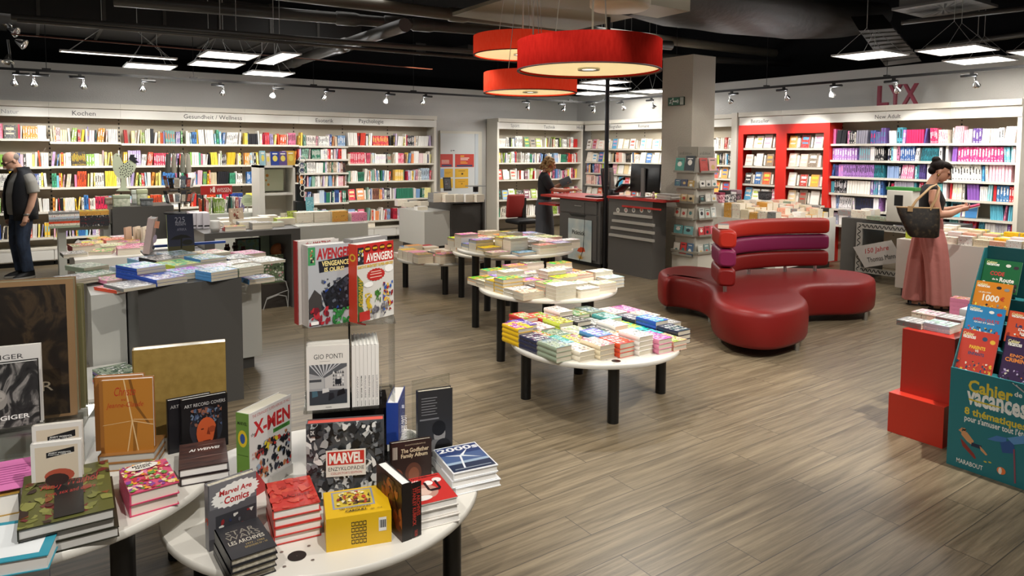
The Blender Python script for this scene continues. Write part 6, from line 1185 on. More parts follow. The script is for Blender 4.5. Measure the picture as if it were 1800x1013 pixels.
# ---------------------------------------------------------------- ornate frame and anniversary board under the dark bench
FX = 9.28
def fx(x, y): return onX(x, y, FX)
A = fx(1508, 391); B = fx(1506, 477); wv = .13
t = thing('ornate_frame', 'grey picture frame with black scroll pattern hung under the dark bench', 'frame', M=frame((FX-.03, A.y, B.z), (0, -1, 0), (0, 0, 1))); H_ = A.z-B.z; W_ = 1.0; fw_ = .075
FRM = mat('frame_grey', '98948c', .6); m = MB().box(0, fw_, 0, .03, 0, H_).box(W_-fw_, W_, 0, .03, 0, H_).box(fw_, W_-fw_, 0, .03, 0, fw_).box(fw_, W_-fw_, 0, .03, H_-fw_, H_); m.build('moulding', FRM, t)
m = MB()
def wavy(a, b, n):
    a = Vector(a); b = Vector(b); d = (b-a); u = d.normalized(); v = Vector((-u.z, 0, u.x))
    pts = [a+d*(i/(n*6))+v*(.022*math.sin(i/6*2*PI)) for i in range(n*6+1)]
    for p, q in zip(pts, pts[1:]):
        nn = (q-p).normalized(); nn = Vector((-nn.z, 0, nn.x))*.005; m.add([p-nn, q-nn, q+nn, p+nn], [(0, 1, 2, 3), (3, 2, 1, 0)])
    for i in range(n): m.add([a+d*((i+.5)/n)+v*.0+Vector((.009*math.cos(k), -.0002, .009*math.sin(k))) for k in [2*PI*j/8 for j in range(8)]], [tuple(range(8)), tuple(range(8))[::-1]])
yv = -.001
wavy((fw_/2, yv, .02), (fw_/2, yv, H_-.02), 8); wavy((fw_, yv, H_-fw_/2), (W_-fw_, yv, H_-fw_/2), 15); wavy((fw_, yv, fw_/2), (W_-fw_, yv, fw_/2), 15)
m.build('scroll_pattern', BLK, t)
c0 = fx(1513, 427); c1 = fx(1573, 416); c3 = fx(1524, 470); ex = c1-c0; ez = c0-c3
M_ = frame((FX-.06, c3.y, c3.z), Vector((0, ex.y, ex.z)), Vector((0, 0, 1))); W_ = Vector((0, ex.y, ex.z)).length*1.12; H_ = .30
t = thing('sign_board', 'tilted grey anniversary board with red and black handwriting in the ornate frame', 'sign', M=M_)
# the board leans: its left edge slants
sl = (c0.y-c3.y); m = MB(); sh = -abs(sl)*.9; P_ = [(0, 0), (W_, 0), (W_+sh, H_), (sh, H_)]
m.add([(x, 0, z) for x, z in P_]+[(x, .012, z) for x, z in P_], [(0, 1, 2, 3), (7, 6, 5, 4), (0, 4, 5, 1), (1, 5, 6, 2), (2, 6, 7, 3), (3, 7, 4, 0)]); m.build('board', mat('board_grey', 'a8a29c', .6), t)
MB().text('150 Jahre', (sh*.5+.1, -.002, H_*.54), (1, 0, 0), (0, 0, 1), w=W_*.62, h=.085, shear=.25).build('red_lettering', mat('ink_red', 'a8282a', .5), t); MB().text('Thomas Mann', (sh*.3+.09, -.002, H_*.2), (1, 0, 0), (0, 0, 1), w=W_*.72, h=.065).build('black_lettering', BLK, t)
# ---------------------------------------------------------------- on the cash desks
def screen(label, o, ex, w_, h_, tilt=.1, stand=True):
    t = thing('monitor', label, 'monitor', M=frame(o, ex, (0, 0, 1)))
    b = MB(); b.T = Matrix.Translation((0, 0, .07)) @ Matrix.Rotation(tilt, 4, 'X'); b.rbox(-w_/2, w_/2, 0, .03, 0, h_, .006); b.build('screen_housing', mat('monitor_black', '0a0a0b', .3), t)
    MB().box(-.03, .03, -.03, -.002, .0, h_*.9+.05).build('stand_column', mat('stand_grey', '6a6763', .35), t); MB().rbox(-.1, .1, -.12, .08, 0, .012, .004).build('stand_foot', mat('stand_grey', '6a6763', .35), t)
p = onX(1133, 347, 7.05); screen('black monitor seen from behind on the right cash desk', (7.03, p.y, 1.107), (0, -1, 0), .56, .40, -.06)
cz = [o for o in C.objects if o.get('label', '').startswith('grey cash desk with red top')][0]; zt1 = onXd(1020, 347.5).z+.006
p = onXd(1047, 350); screen('black till monitor seen edge on, beside the black pole', (7.33, p.y+.18, zt1), (.92, .38, 0), .42, .38, -.1)
t = thing('printer', 'black till printer at the foot of the edge on monitor', 'printer', (7.24, onXd(1052, 350).y+.12, zt1)); MB().rbox(-.09, .09, -.1, .1, 0, .13, .02).build('housing', mat('till_black', '121214', .4), t); MB().box(-.05, .05, -.103, -.09, .07, .12).build('paper_slot', mat('slot_grey', '77777a', .4), t)
p = onXd(1081, 349); t = thing('telephone', 'black desk telephone left of the monitor on the right cash desk', 'telephone', M=frame((7.02, p.y, 1.187), (0, -1, 0), (0, 0, 1)))
m = MB(); m.T = Matrix.Rotation(-.6, 4, 'Y'); m.rbox(-.08, .12, -.09, .09, .0, .04, .012); m.build('base', BLACK, t); MB().tube([(-.07, -.05, .05), (-.03, -.05, .12), (.05, -.05, .17), (.09, -.05, .17)], [.022, .016, .016, .024], 10).build('handset', BLACK, t); m = MB(); m.T = Matrix.Rotation(-.6, 4, 'Y'); m.box(.02, .1, .0, .07, .04, .044); m.build('display', mat('phone_grey', '6a6a6c', .3), t)
t = thing('keyboard', 'black keyboard under the seller\'s hand on the left cash desk', 'keyboard', M=frame((6.98, onXd(1030, 350).y, zt1), (0, -1, 0), (0, 0, 1))); MB().rbox(-.14, .14, 0, .14, 0, .022, .006).build('case', BLACK, t)
m = MB(); [m.box(-.125+.025*i, -.105+.025*i, .015+.03*j, .037+.03*j, .022, .027) for i in range(10) for j in range(4)]; m.build('keys', mat('key_grey', '2e2e30', .5), t)
for i in range(4):
    p = onXd(1164, 349); o_ = MB().rbox(-.09, .09, -.13, .13, 0, .019, .004).build('booklet', mat('booklet_%d' % i, ('b8b2a8', 'a8a29a', 'c4beb4', '9a948c')[i], .5), loc=(6.98, p.y-.02*(i % 2), 1.107+.0195*i)); tag(o_, 'pale booklet in the pile at the red counter end, %s from bottom' % ORD[i], 'booklet', 'booklets on the right cash desk')
t = thing('figurine', 'tiny pale pink figurine before the monitor on the cash desk', 'figurine', (6.93, onXd(1144, 349).y, 1.107)); MB().ell((0, 0, .03), .025, .025, .03).ell((0, 0, .075), .018, .018, .02).build('body', mat('figurine_pink', 'b89a94', .5), t)
# cables over the cash desk front
tag(MB().tube([onXd(1033, 356)-Vector((.06, 0, 0)), onXd(1032, 395)-Vector((.05, 0, 0)), onXd(1026, 440)-Vector((.015, 0, 0)), onXd(1018, 462)-Vector((.015, 0, 0))], .004, 6).build('cable', BLK), 'thin black cable hanging in front of the picnic poster', 'cable')
# red office chair behind
p = onY(912, 385, 10.0); t = thing('office_chair', 'red backed office chair half hidden behind the tall round table', 'chair', (p.x, 10.1, 0))
m = MB(); m.T = Matrix.Translation((0, 0, .55)) @ Matrix.Rotation(.12, 4, 'X'); m.rbox(-.2, .16, -.03, .05, 0, .42, .03); m.build('backrest', mat('chair_red', '9c2620', .6), t); MB().rbox(-.22, .22, -.4, .03, .46, .54, .03).build('seat', mat('chair_black', '161616', .6), t); MB().cyl(0, -.2, .08, .46, .03).build('column', BLACK, t); MB().box(-.28, .28, -.22, -.18, .03, .08).box(-.02, .02, -.48, .08, .03, .08).build('base', BLACK, t); MB().box(.12, .2, -.05, .1, .2, .9).build('side_panel', BLACK, t)
# ---------------------------------------------------------------- left: standing guide books, hen, postcards, garden things
P1 = G(303, 444, .90); 
def f_afr(a): a.rect(0, 1, 0, 1, '2c2f40').rect(0, 1, 0, .16, '4a4628').txt('225', .3, .68, .78, .92, 'a9abb4', -.005).txt('REISEN', .32, .7, .7, .77, 'a9abb4', -.005).txt('AFRIKA', .36, .72, .56, .63, '8a8c98', -.005).poly([(.08, .34), (.25, .42), (.5, .46), (.72, .44), (.9, .36), (.6, .37), (.4, .33), (.2, .34)], '15170f').poly([(.46, .1), (.52, .1), (.54, .36), (.48, .36)], '15170f').ell(.74, .25, .2, .07, '1c1e12', 16)
A = G(296, 440, .91); A = Vector((A.x, A.y, .885)); zt = HZ(287, 378, A); T1 = G(287, 378, zt); T2 = G(329, 376, zt); ex = (T2-T1).normalized()
hero('dark book with pale numerals and a tree, standing behind the travel guides', A, ex, Vector((-.0, .0, 1)), (T2-T1).length*1.12, zt-A.z, .02, '2c2f40', front=f_afr, spinecol='9fb070', group=None, pages=WHP, lean=.12)
A = G(262, 443, .90); zt = HZ(270, 380, A)
hero('pale pink spined guide leaning against the dark standing book', (A.x, A.y, .88), Vector((.25, .95, 0)), Vector((.18, .05, 1)), .2, (zt-.9)*1.0, .05, 'd8c0b8', spine=lambda a, b: a.rect(.05, .25, .15, .85, 'e8a080').ell(.55, .5, .12, .3, 'b8a8b8', 14).ell(.8, .5, .06, .2, '4a4a50', 10), pages=mat('grey_edge', 'a9a8a6', .7))
tag(MB().box(-.3, .3, -.01, .03, 0, .02).build('blue_book', mat('guide_blue', '2f55a8', .4), loc=(A.x+.35, A.y+.25, .90)), 'flat blue book lying behind the dark standing book', 'book')
# stand for them
tag(MB().box(A.x-.03, A.x+.42, A.y-.05, A.y+.3, .862, .879).build('book_rest', DARK), 'dark low rest under the standing travel books', 'stand')
# white file boxes on the dark bench
for i, (x0, x1) in enumerate(((336, 346), (346.5, 357), (357.5, 369))):
    A = G(x0, 402, .88); B = G(x1, 402, .88); zt = HZ(x0, 375, A)
    t = thing('file_box', '%s white slipcase standing on the dark open bench' % ('left', 'middle', 'right')[i], 'box', (A.x, A.y, .88), 0, 'white slipcases on the bench'); MB().box(0, (B-A).length*.97, 0, .24, 0, zt-.88).build('case', mat('case_white', 'c9c4c8', .45), t); MB().box(.01, (B-A).length*.9, -.001, 0, .02, .035).build('label_strip', BLK, t)
# spotted hen
hb = onY(220, 340, 10.95); t = thing('hen_figure', 'pale green spotted hen cutout with a black tail on the dark block', 'figure', (hb.x, 10.95, .951))
def hp(x, y): p = onY(x, y, 10.95); return (p.x-hb.x, 0, p.z-.95)
def slab(pts, m_, name, y0=-.02, y1=.02):
    b = MB(); P_ = [hp(*p) for p in pts]; n = len(P_); b.add([(p[0], y0, p[2]) for p in P_]+[(p[0], y1, p[2]) for p in P_], [tuple(range(n)), tuple(range(n))[::-1] and tuple(range(n, 2*n))[::-1]]+[(i, n+i, n+(i+1) % n, (i+1) % n) for i in range(n)]); return b.build(name, m_, t)
HG = mat('hen_sage', 'c3ccb2', .5)
sm_ = [tuple(v) for v in smooth_closed([Vector(p) for p in ((199, 276), (203, 269), (209, 271), (213, 282), (219, 289), (228, 280), (238, 279), (240, 290), (236, 303), (226, 312), (216, 315), (207, 313), (200, 304), (197, 290))], 2)]
slab(sm_, HG, 'body'); slab([(213, 313), (220, 313), (222, 330), (230, 336), (204, 336), (212, 330)], HG, 'foot', -.015, .015)
slab([(226, 280), (229, 272), (236, 272), (235, 276), (242, 279), (238, 281), (244, 286), (237, 287), (233, 284)], mat('hen_black', '1a1c24', .6), 'tail', -.03, -.012)
b = MB(); q = random.Random(2)
ce = hp(222, 299)
for i in range(34):
    an = i*2.4; r = .055*math.sqrt(i/34)*1.6; b.add([(ce[0]+r*math.cos(an)*1.05+.008*math.cos(k), -.0215, ce[2]+r*math.sin(an)*1.25+.009*math.sin(k)) for k in [2*PI*j/8 for j in range(8)]], [tuple(range(8))])
b.build('spots', mat('spot_dark', '2a2a2a', .6), t)
b = MB(); e = hp(206, 274); b.add([(e[0]+.008*math.cos(k), -.0215, e[2]+.008*math.sin(k)) for k in [2*PI*j/8 for j in range(8)]], [tuple(range(8))]); b.build('eye', BLK, t)
for i, (x, y, w_, h_, d_, c, lb) in enumerate(((212, 356, .3, .14, .12, '9a9a6a', 'green patterned box under the spotted hen'), (236, 345, .16, .2, .06, 'c9d0c4', 'pale card leaning right of the spotted hen'), (217, 368, .36, .16, .14, 'a9b49a', 'pale green gift box in front of the hen'), (247, 356, .2, .22, .25, 'b8bf9a', 'pale tall box right of the hen'), (203, 370, .26, .1, .1, 'c8a890', 'basket of small gifts at the left of the dark block'), (262, 366, .3, .1, .15, '55585a', 'dark wrapped gifts beside the postcard rack'))):
    yy_ = (11.2, 11.3, 10.83, 11.05, 11.36, 10.84)[i]; w_ = (.2, .1, .2, .13, .14, .15)[i]; d_ = min(d_, .1); p = onY((212, 238, 214, 250, 196, 258)[i], y, yy_); p.x = min(p.x, 1.62-w_/2-.006); t = thing('gift_box', lb, 'box', (p.x, yy_, .951)); MB().rbox(-w_/2, w_/2, -d_/2, d_/2, 0, h_, .01).build('carton', noisy('gift_%d' % i, [(.35, c), (.6, ('3a4430', 'e8ecea', 'd8dcc8', 'e0e4cc', 'e8d8c8', '8a8f90')[i])], 22, .5), t); MB().rbox(-w_/2-.004, w_/2+.004, -d_/2-.004, d_/2+.004, h_*.72, h_+.003, .004).build('lid', mat('gift_lid_%d' % i, c, .5), t)
# postcard rack with hanging bags on top
pb = G(316, 388, .9); pb = onY(316, 388, 10.4); t = thing('postcard_rack', 'wire postcard rack hung with dark bags behind the travel books', 'rack', (pb.x, 10.4, .862)); MB().cyl(0, 0, 0, .76, .012, 10).build('pole', BLACK, t); MB().lathe([(.001, 0), (.2, 0), (.2, .02), (.001, .02)], 24).build('foot', BLACK, t)
for k in range(3): MB().lathe([(.15, .14+.17*k), (.155, .14+.17*k), (.155, .15+.17*k), (.15, .15+.17*k), (.15, .14+.17*k)], 24, cap=False).build('ring', BLACK, t)
q = random.Random(6)
for i in range(12):
    a_ = -2.6+.38*(i % 6); z = 1.02+.2*(i//6); c = q.choice(['d8d4cc', '3a3a40', '8a3a34', 'c9b8a8', '5a6a78', 'e4e0d8', '22262a'])
    n = Vector((math.cos(a_), math.sin(a_), 0)); o = Vector((pb.x, 10.4, z))+n*.185; ex = Vector((-n.y, n.x, 0)); m = MB().box(-.032, .032, 0, .004, 0, .14 if i % 3 else .17); mm = [mat('card_'+c, c, .4)]; Art(m, mm, (-.032, 0, 0), (1, 0, 0), (0, 0, 1), .064, .14).rect(.12, .88, .12, .85, q.choice(['8f9aa0', '2c3034', 'b8685a', 'c8c0b0'])).scatter(5, .15, .85, .15, .8, ['e4e0d8', '33373c', 'a84a3c'], .06, .14, i)
    tag(m.build('postcard', mm, M=frame(o, ex, n*.25+Vector((0, 0, 1)))), 'postcard on the wire rack, %s from left on the %s row' % (ORD[i % 6], ('lower', 'upper')[i//6]), 'postcard', 'postcards on the wire rack')
for i, (dx, c) in enumerate(((-.13, '4a4a44'), (-.055, '8a8678'), (.055, '77786c'), (.13, '9a978a'))):
    t2 = thing('bag', '%s bag hanging from the top of the postcard rack' % ('dark grey', 'beige', 'olive grey', 'pale')[i], 'bag', (pb.x+dx, 10.4, 1.42), 0, 'bags hanging on the postcard rack'); MB().rings([[(.029*s*math.cos(k), .025*math.sin(k), z) for k in [2*PI*j/12 for j in range(12)]] for s, z in ((1.1, 0), (1.2, .05), (1.0, .16), (.6, .26))]).build('body', mat('bag_%d' % i, c, .8), t2); MB().tube([(-.02, 0, .25), (0, 0, .31), (.02, 0, .25)], .005, 6).build('handle', BLK, t2)
# red sign and green round sign
A = onY(353, 343, 10.1); B = onY(408, 326, 10.1); t = thing('sign', 'red header sign with pale capitals over the books at the left', 'sign', (A.x, 10.1, A.z)); MB().box(0, B.x-A.x, 0, .02, 0, B.z-A.z).build('panel', mat('sign_red', 'a8221e', .4), t); m = MB().text('K', ((B.x-A.x)*.3, -.001, .03), (1, 0, 0), (0, 0, 1), h=(B.z-A.z)*.5).text('WISSEN', ((B.x-A.x)*.5, -.001, .03), (1, 0, 0), (0, 0, 1), w=(B.x-A.x)*.46, h=(B.z-A.z)*.5); m.quad(((B.x-A.x)*.38, -.001, .03), ((B.x-A.x)*.45, -.001, .03), ((B.x-A.x)*.45, -.001, .11), ((B.x-A.x)*.38, -.001, .11)); m.build('lettering', mat('sign_pale', 'e8d4cc', .5), t); MB().box(.02, .04, .02, .04, -(A.z-.86), 0).box(B.x-A.x-.04, B.x-A.x-.02, .02, .04, -(A.z-.86), 0).build('post', BLACK, t)
random.seed(31)
Mx = frame((A.x-.02, 10.15, 0), (1, 0, 0), (0, 0, 1)); upright(Mx, 0, .62, .861, 0, .22, 'cook', 1.5); upright(frame((1.95, 10.3, 0), (1, 0, 0), (0, 0, 1)), 0, .2, .861, 0, .2, 'tech', 1.5)
A = onY(434, 352, 10.12); t = thing('sign', 'round pale green sign with a pale frame left of the white end cap', 'sign', (A.x, 10.08, A.z)); m = MB(); r_ = .085; m.rings([[(r_*s*math.cos(k), y, r_*s*math.sin(k)) for k in [2*PI*j/28 for j in range(28)]] for s, y in ((.02, -.012), (1, -.012), (1, .0), (.02, 0))], smooth=False); m.build('disc', mat('round_sign', 'b4c0a0', .5), t); m = MB(); [m.box(-.05, .05-.02*(i % 2), -.0135, -.0125, -.025+.022*i, -.02+.022*i) for i in range(3)]; m.build('print', mat('round_print', '6a7a5a', .5), t); MB().box(-.006, .006, 0, .01, -(A.z-.861), -.08).build('post', mat('post_pale', 'c9c9c0', .5), t)
# books and boxes on the end cap
x0 = onY(470, 291, 9.6).x
for i, (x, w_, c, h_) in enumerate(((458, .07, '8fb4c0', .2), (468, .06, 'c8c0b0', .17), (477, .11, '26408f', .19), (491, .11, '5a4a80', .19), (505, .11, 'c8a44a', .2))):
    p = onY(x, 292, 9.62); hero('%s small box standing on top of the white end cap' % ('pale teal', 'beige', 'blue', 'violet', 'ochre')[i], (p.x, 9.62, zt if False else onY(480, 291, 9.6).z+.001), (1, 0, 0), (0, .12, 1), w_, h_, .04, c, front=lambda a: a.ell(.5, .5, .3, .22, 'd8c860', 14).rect(.2, .8, .8, .88, 'e8e4d8'), group='boxes on the white end cap', name='gift_box', cat='box')
# garden things inside the dark bench
gx = onY(485, 430, 8.0).x
def gp(x, y, Y): return onY(x, y, Y)
A = gp(418, 470, 8.3); B = gp(455, 420, 8.3); t = thing('picture', 'green floral picture board inside the dark open bench', 'picture', (A.x, 8.3, .0)); MB().box(0, B.x-A.x, 0, .03, .02, B.z).build('panel', noisy('flower_field', [(.3, '6a8a60'), (.45, 'a8c8a0'), (.55, '8fc4bc'), (.7, 'e0cfb0')], 18, .6), t); MB().box(-.015, 0, -.01, .04, 0, B.z+.015).box(B.x-A.x, B.x-A.x+.015, -.01, .04, 0, B.z+.015).box(0, B.x-A.x, -.01, .04, B.z, B.z+.015).build('frame', BLK, t)
for i, (x, y, c) in enumerate(((399, 437, '5a3a38'), (413, 434, '4a4a44'), (427, 441, '6a3a3a'))):
    p = gp(x, y, 8.14); t = thing('garden_stake', '%s metal flower stake inside the dark open bench' % ('left maroon', 'middle dark', 'right maroon')[i], 'garden stake', (p.x, 8.14, 0), 0, 'metal flower stakes'); MB().cyl(0, 0, 0, p.z, .006, 8).build('stem', BLK, t); m = MB()
    for k in range(6): a_ = k*PI/3; m.ell((.022*math.cos(a_), -.01, p.z+.04*math.sin(a_)), .012, .01, .022, 10, 6)
    m.build('petals', mat('petal_%d' % i, c, .6), t); MB().ell((0, -.02, p.z), .02, .012, .02).build('centre', BLK, t)
p = gp(487, 450, 8.12); t = thing('snail_figure', 'dark snail figure with an orange coiled shell inside the dark bench', 'figure', (p.x, 8.12, 0)); zz = p.z-.06
MB().ell((0, 0, zz+.02), .1, .08, .07, 16, 10).tube([(-.06, 0, zz+.02), (-.12, 0, zz+.05), (-.16, 0, zz+.09)], [.05, .035, .02], 10).build('body', noisy('snail_dark', [(.35, '1a1512'), (.65, '3a3028')], 30, .7), t)
cs = gp(490, 441, 8.0); m = MB(); m.T = frame((cs.x-p.x, -.1, cs.z), (1, 0, 0), (0, -1, .1)); m.lathe([(.001, .05), (.035, .058), (.045, .05), (.06, .052), (.078, .04), (.088, .0), (.078, -.04), (.001, -.05)], 28); m.build('shell', mat('shell_orange', 'd07c48', .6), t); m = MB(); m.tube([(cs.x-p.x+(.012+.008*k)*math.cos(k*.7), -.155+.004*k, cs.z+(.012+.008*k)*math.sin(k*.7)) for k in range(8)], .006, 6); m.build('coil', mat('coil_dark', '8a4a2a', .6), t)
MB().box(-.09, .08, -.07, .07, 0, zz-.05).build('plinth_box', noisy('park_print', [(.3, '4a5a3c'), (.45, '8a9a74'), (.56, 'e0e4d0'), (.7, '5a6a4a')], 26, .4), t)
p = gp(478, 505, 7.75); hero('picture book with a garden cover inside the dark open bench', (p.x-.11, 7.72, .272), (1, 0, 0), (0, .1, 1), .24, .31, .03, '4f5f3f', front=lambda a: a.rect(0, 1, 0, 1, '5f6f4f').scatter(46, 0, 1, .12, 1, ['2f3a28', 'a8b08f', 'c9b8b0', '77806a', 'b06a70', 'd8dcc8', '4a5a3c'], .05, .1, 13).txt('SUPERGARTEN', .08, .92, .06, .14, 'e8e8dc', .02), pages=WHP)
t = thing('crate', 'dark wooden crate under the garden book in the bench', 'crate', (p.x-.02, 7.8, 0)); MB().box(-.22, .22, -.12, .12, 0, .015).box(-.22, .22, -.12, -.105, .015, .26).box(-.22, .22, .105, .12, .015, .26).box(-.22, -.205, -.105, .105, .015, .26).box(.205, .22, -.105, .105, .015, .26).build('body', mat('crate_dark', '2a231c', .7), t); MB().box(-.22, .22, -.12, .12, .262, .268).build('lid', mat('crate_lid', '3a3026', .7), t)
t = thing('wire_chair', 'small grey wire garden chair inside the dark bench', 'chair', (min(p.x+.18, 2.17), 7.63, 0)); m = MB(); m.T = Matrix.Scale(.62, 4); m.tube([(-.26, 0, .0), (-.2, 0, .18), (.0, 0, .24), (.14, 0, .2), (.17, 0, .0)], .01, 8); m.tube([(.17, .0, .0), (.19, .02, .28), (.15, .04, .46), (.05, .05, .5)], .01, 8); m.tube([(-.2, .0, .2), (.1, .02, .28), (.18, .02, .3)], .008, 8); m.build('wire_frame', mat('wire_grey', '8f8d88', .4), t)
p = gp(440, 480, 7.92); t = thing('wire_cloche', 'black wire cloche over pink flowers in the bench', 'cloche', (p.x, 7.92, .0)); zz = gp(450, 447, 7.92).z; m = MB()
for k in range(8): a_ = k*PI/8; m.tube([(.08*math.cos(a_)*math.cos(s), .08*math.sin(a_)*math.cos(s), zz-.14+.13*math.sin(s)) for s in [PI*j/10 for j in range(11)]], .003, 5)
m.build('wires', BLK, t); MB().ell((0, 0, zz-.17), .07, .07, .07).build('flowers', noisy('pink_flowers', [(.35, '6a5a4a'), (.6, 'b88a84')], 30, .7), t); MB().cyl(0, 0, 0, zz-.2, .06, 14).build('pot', mat('pot_brown', '55443a', .7), t)
tag(MB().box(-.08, .08, -.005, .005, 0, .12).build('plaque', mat('plaque_sage', 'b4b894', .5), loc=(gp(406, 460, 7.8).x, 7.8, .52)), 'small pale green plaque among the garden stakes', 'plaque')
# wicker basket and black gift bags on the right tables
MB_r = MB().box(-.72, .68, -.12, .12, 0, .2); tag(MB_r.build('display_riser', WHITE, loc=(9.26, 6.84, .771)), 'long white riser at the back of the table behind the sofa', 'riser')
p = onY(1378, 364, 6.84); t = thing('basket', 'dark woven basket on the book table before the red bookcases', 'basket', (min(p.x, 9.78), 6.84, .973)); m = MB(); m.T = Matrix.Scale(.78, 4); m.lathe([(.1, 0), (.13, .02), (.14, .16), (.135, .16), (.12, .02), (.09, .012)], 20, cap=False); m.build('body', noisy('woven_dark', [(.4, '1c1a1c'), (.6, '4a4648')], 60, .8), t); m = MB(); m.T = Matrix.Scale(.78, 4); m.lathe([(.142, .15), (.15, .16), (.142, .17), (.134, .16), (.142, .15)], 20, cap=False).build('rim', BLK, t)
for i, (x, y, c) in enumerate(((1278, 360, '8a2a44'), (1290, 362, '1c1c1e'), (1302, 360, 'c9c6c4'), (1318, 356, '8a6a74'))):
    p = onY(x, y, 6.84); p.x = 8.62+.135*i; t = thing('gift_box', ('dark pink', 'black striped', 'silver patterned', 'rosy')[i]+' box at the left end of the table behind the sofa', 'box', (p.x, 6.84, .973), 0, 'patterned boxes behind the sofa'); MB().rbox(-.058, .058, -.07, .07, 0, .15+.03*(i % 2), .006).build('carton', noisy('pat_%d' % i, [(.42, c), (.58, ('e0b0b8', 'd8d4d0', '2a2a2c', '2a2226')[i])], 34, .4), t); MB().rbox(-.061, .061, -.073, .073, .12, .155+.03*(i % 2), .006).build('lid', mat('pat_lid_%d' % i, c, .5), t)
# white box with green things behind the woman
p = onX(1585, 352, 9.3); t = thing('display_box', 'white display box with a green top behind the woman', 'box', (9.35, p.y, 1.0)); MB().rbox(-.12, .12, -.16, .16, -.155, .26, .01).build('carton', mat('box_white', 'c9c6bc', .5), t); MB().box(-.1, .12, -.18, .18, .26, .3).build('green_top', mat('green_box', '3a8a3c', .5), t); MB().box(-.1215, -.12, -.05, .06, .06, .2).build('window', BLK, t)
# book display on the gondola bridge
p = onY(787, 346, 10.7); hero('dark framed photo book standing on the gondola bridge', (p.x-.07, 10.7, 1.03), (1, 0, 0), (0, .15, 1), .15, .24, .02, '1e1e20', front=lambda a: a.rect(.1, .9, .15, .9, '55585c').scatter(8, .15, .85, .2, .8, ['2a2c30', '8a8c90', '6a4a44'], .06, .14, 5))
p = onY(836, 345, 10.6); t = thing('book_easel', 'black easel with an open flat tray on the gondola bridge', 'stand', (p.x, 10.6, 1.0)); MB().cyl(0, 0, 0, .1, .05, 12).build('post', BLACK, t); MB().box(-.16, .16, -.1, .1, .1, .115).build('tray', mat('tray_grey', '8a8c88', .4), t)

# pale panel at the back of the bench, ornaments and loose things on the counter
A = gp(456, 452, 8.45); B = gp(484, 405, 8.45); tag(MB().box(0, B.x-A.x, 0, .02, 0, B.z).build('panel_board', mat('board_pale_green', 'd0d6c4', .5), loc=(A.x, 8.45, 0)), 'pale green upright board at the back of the dark bench', 'board')
p = onY(527, 372, 8.95); t = thing('ornament_stand', 'black stand hung with a white lacy ornament right of the white end cap', 'stand', (p.x, 8.95, .881)); zo = onY(527, 276, 8.95).z-.88
MB().rbox(-.07, .07, -.06, .06, 0, .2, .01).cyl(0, 0, .2, zo, .01, 8).box(-.05, .05, -.02, .02, .2, .42).build('post', BLACK, t); m = MB()
for k in range(7): m.tube([(.03+.045*math.cos(a_)*(1-.06*k), -.03, zo-.03-.075*k+.04*math.sin(a_)) for a_ in [2*PI*i/10 for i in range(11)]], .006, 5)
m.build('lace', mat('lace_white', 'e6e4dc', .6), t)
for i, (x, y, dx, h_, c, ln, lb) in enumerate(((541, 372, .10, .27, '7fc0cc', .3, 'turquoise card leaning on the pale counter'), (553, 375, .05, .13, 'e8e6dc', 0, 'small white upright book on the pale counter'), (507, 385, .12, .14, 'b8c85a', .2, 'lime upright book at the end of the dark bench'), (495, 385, .10, .12, 'e4e0d0', .1, 'cream upright book at the end of the dark bench'), (405, 394, .16, .2, 'b8a48c', .25, 'brown toned picture book standing on the dark bench'))):
    p = onY(x, y, 8.2 if i > 1 else 8.6); hero(lb, (p.x, p.y, .881), (1, .15, 0), (ln*.5, .2, 1), dx, h_, .02, c, front=lambda a, i=i: a.scatter(9, .1, .9, .1, .9, ('d0e8ea 5a9aa8', 'b8b4a8 8a8a80', '7a8a3a e8e8b0', 'c8b89a a89878', '6a4a3a d8c8b0 8a3a30')[i].split(), .08, .2, i), name='book', pages=WHP)
t = thing('flower_pot', 'small white jug on the dark bench beside the slipcases', 'jug', (onY(378, 402, 7.7).x, 7.7, .881)); MB().lathe([(.001, 0), (.04, 0), (.055, .05), (.045, .1), (.05, .12), (.044, .12), (.038, .06), (.001, .02)], 18).build('body', mat('jug_white', 'd8d6d0', .3), t); MB().tube([(.05, 0, .1), (.085, 0, .08), (.08, 0, .04), (.053, 0, .035)], .008, 8).build('handle', mat('jug_white', 'd8d6d0', .3), t)
for i, (x, y) in enumerate(((238, 428), (245, 428), (252, 428), (260, 429), (222, 429))):
    p = G(x, y, .70); hero('thin %s booklet standing in the row behind the magazines' % ('first', 'second', 'third', 'fourth', 'leftmost')[i], (p.x, p.y, .72), (.5, .85, 0), (0, .05, 1), .14, .16-.02*(i % 2), .02, ('e0cfb8', 'd8c8b0', 'e4d8c4', 'd0b8a0', 'c8a890')[i], group='booklets standing behind the magazines', pages=WHP)
# ---------------------------------------------------------------- people
def fused(name, mb, m, parent, voxel=.008, it=6, fac=.5):
    o = mb.build(name, m, parent); r = o.modifiers.new('r', 'REMESH'); r.mode = 'VOXEL'; r.voxel_size = voxel; r.use_smooth_shade = True
    s = o.modifiers.new('s', 'SMOOTH'); s.factor = fac; s.iterations = it
    dg = bpy.context.evaluated_depsgraph_get(); me = bpy.data.meshes.new_from_object(o.evaluated_get(dg)); o.modifiers.clear(); o.data = me
    if not me.materials: me.materials.append(m)
    for p in me.polygons: p.use_smooth = True
    return o
def loft(mb, rows, n=20, sq=1.0):
    """rows of (x, y, z, half depth, half width)"""
    mb.rings([[(x+a*math.copysign(abs(math.cos(k))**sq, math.cos(k)), y+b*math.copysign(abs(math.sin(k))**sq, math.sin(k)), z) for k in [2*PI*i/n for i in range(n)]] for x, y, z, a, b in rows]); return mb
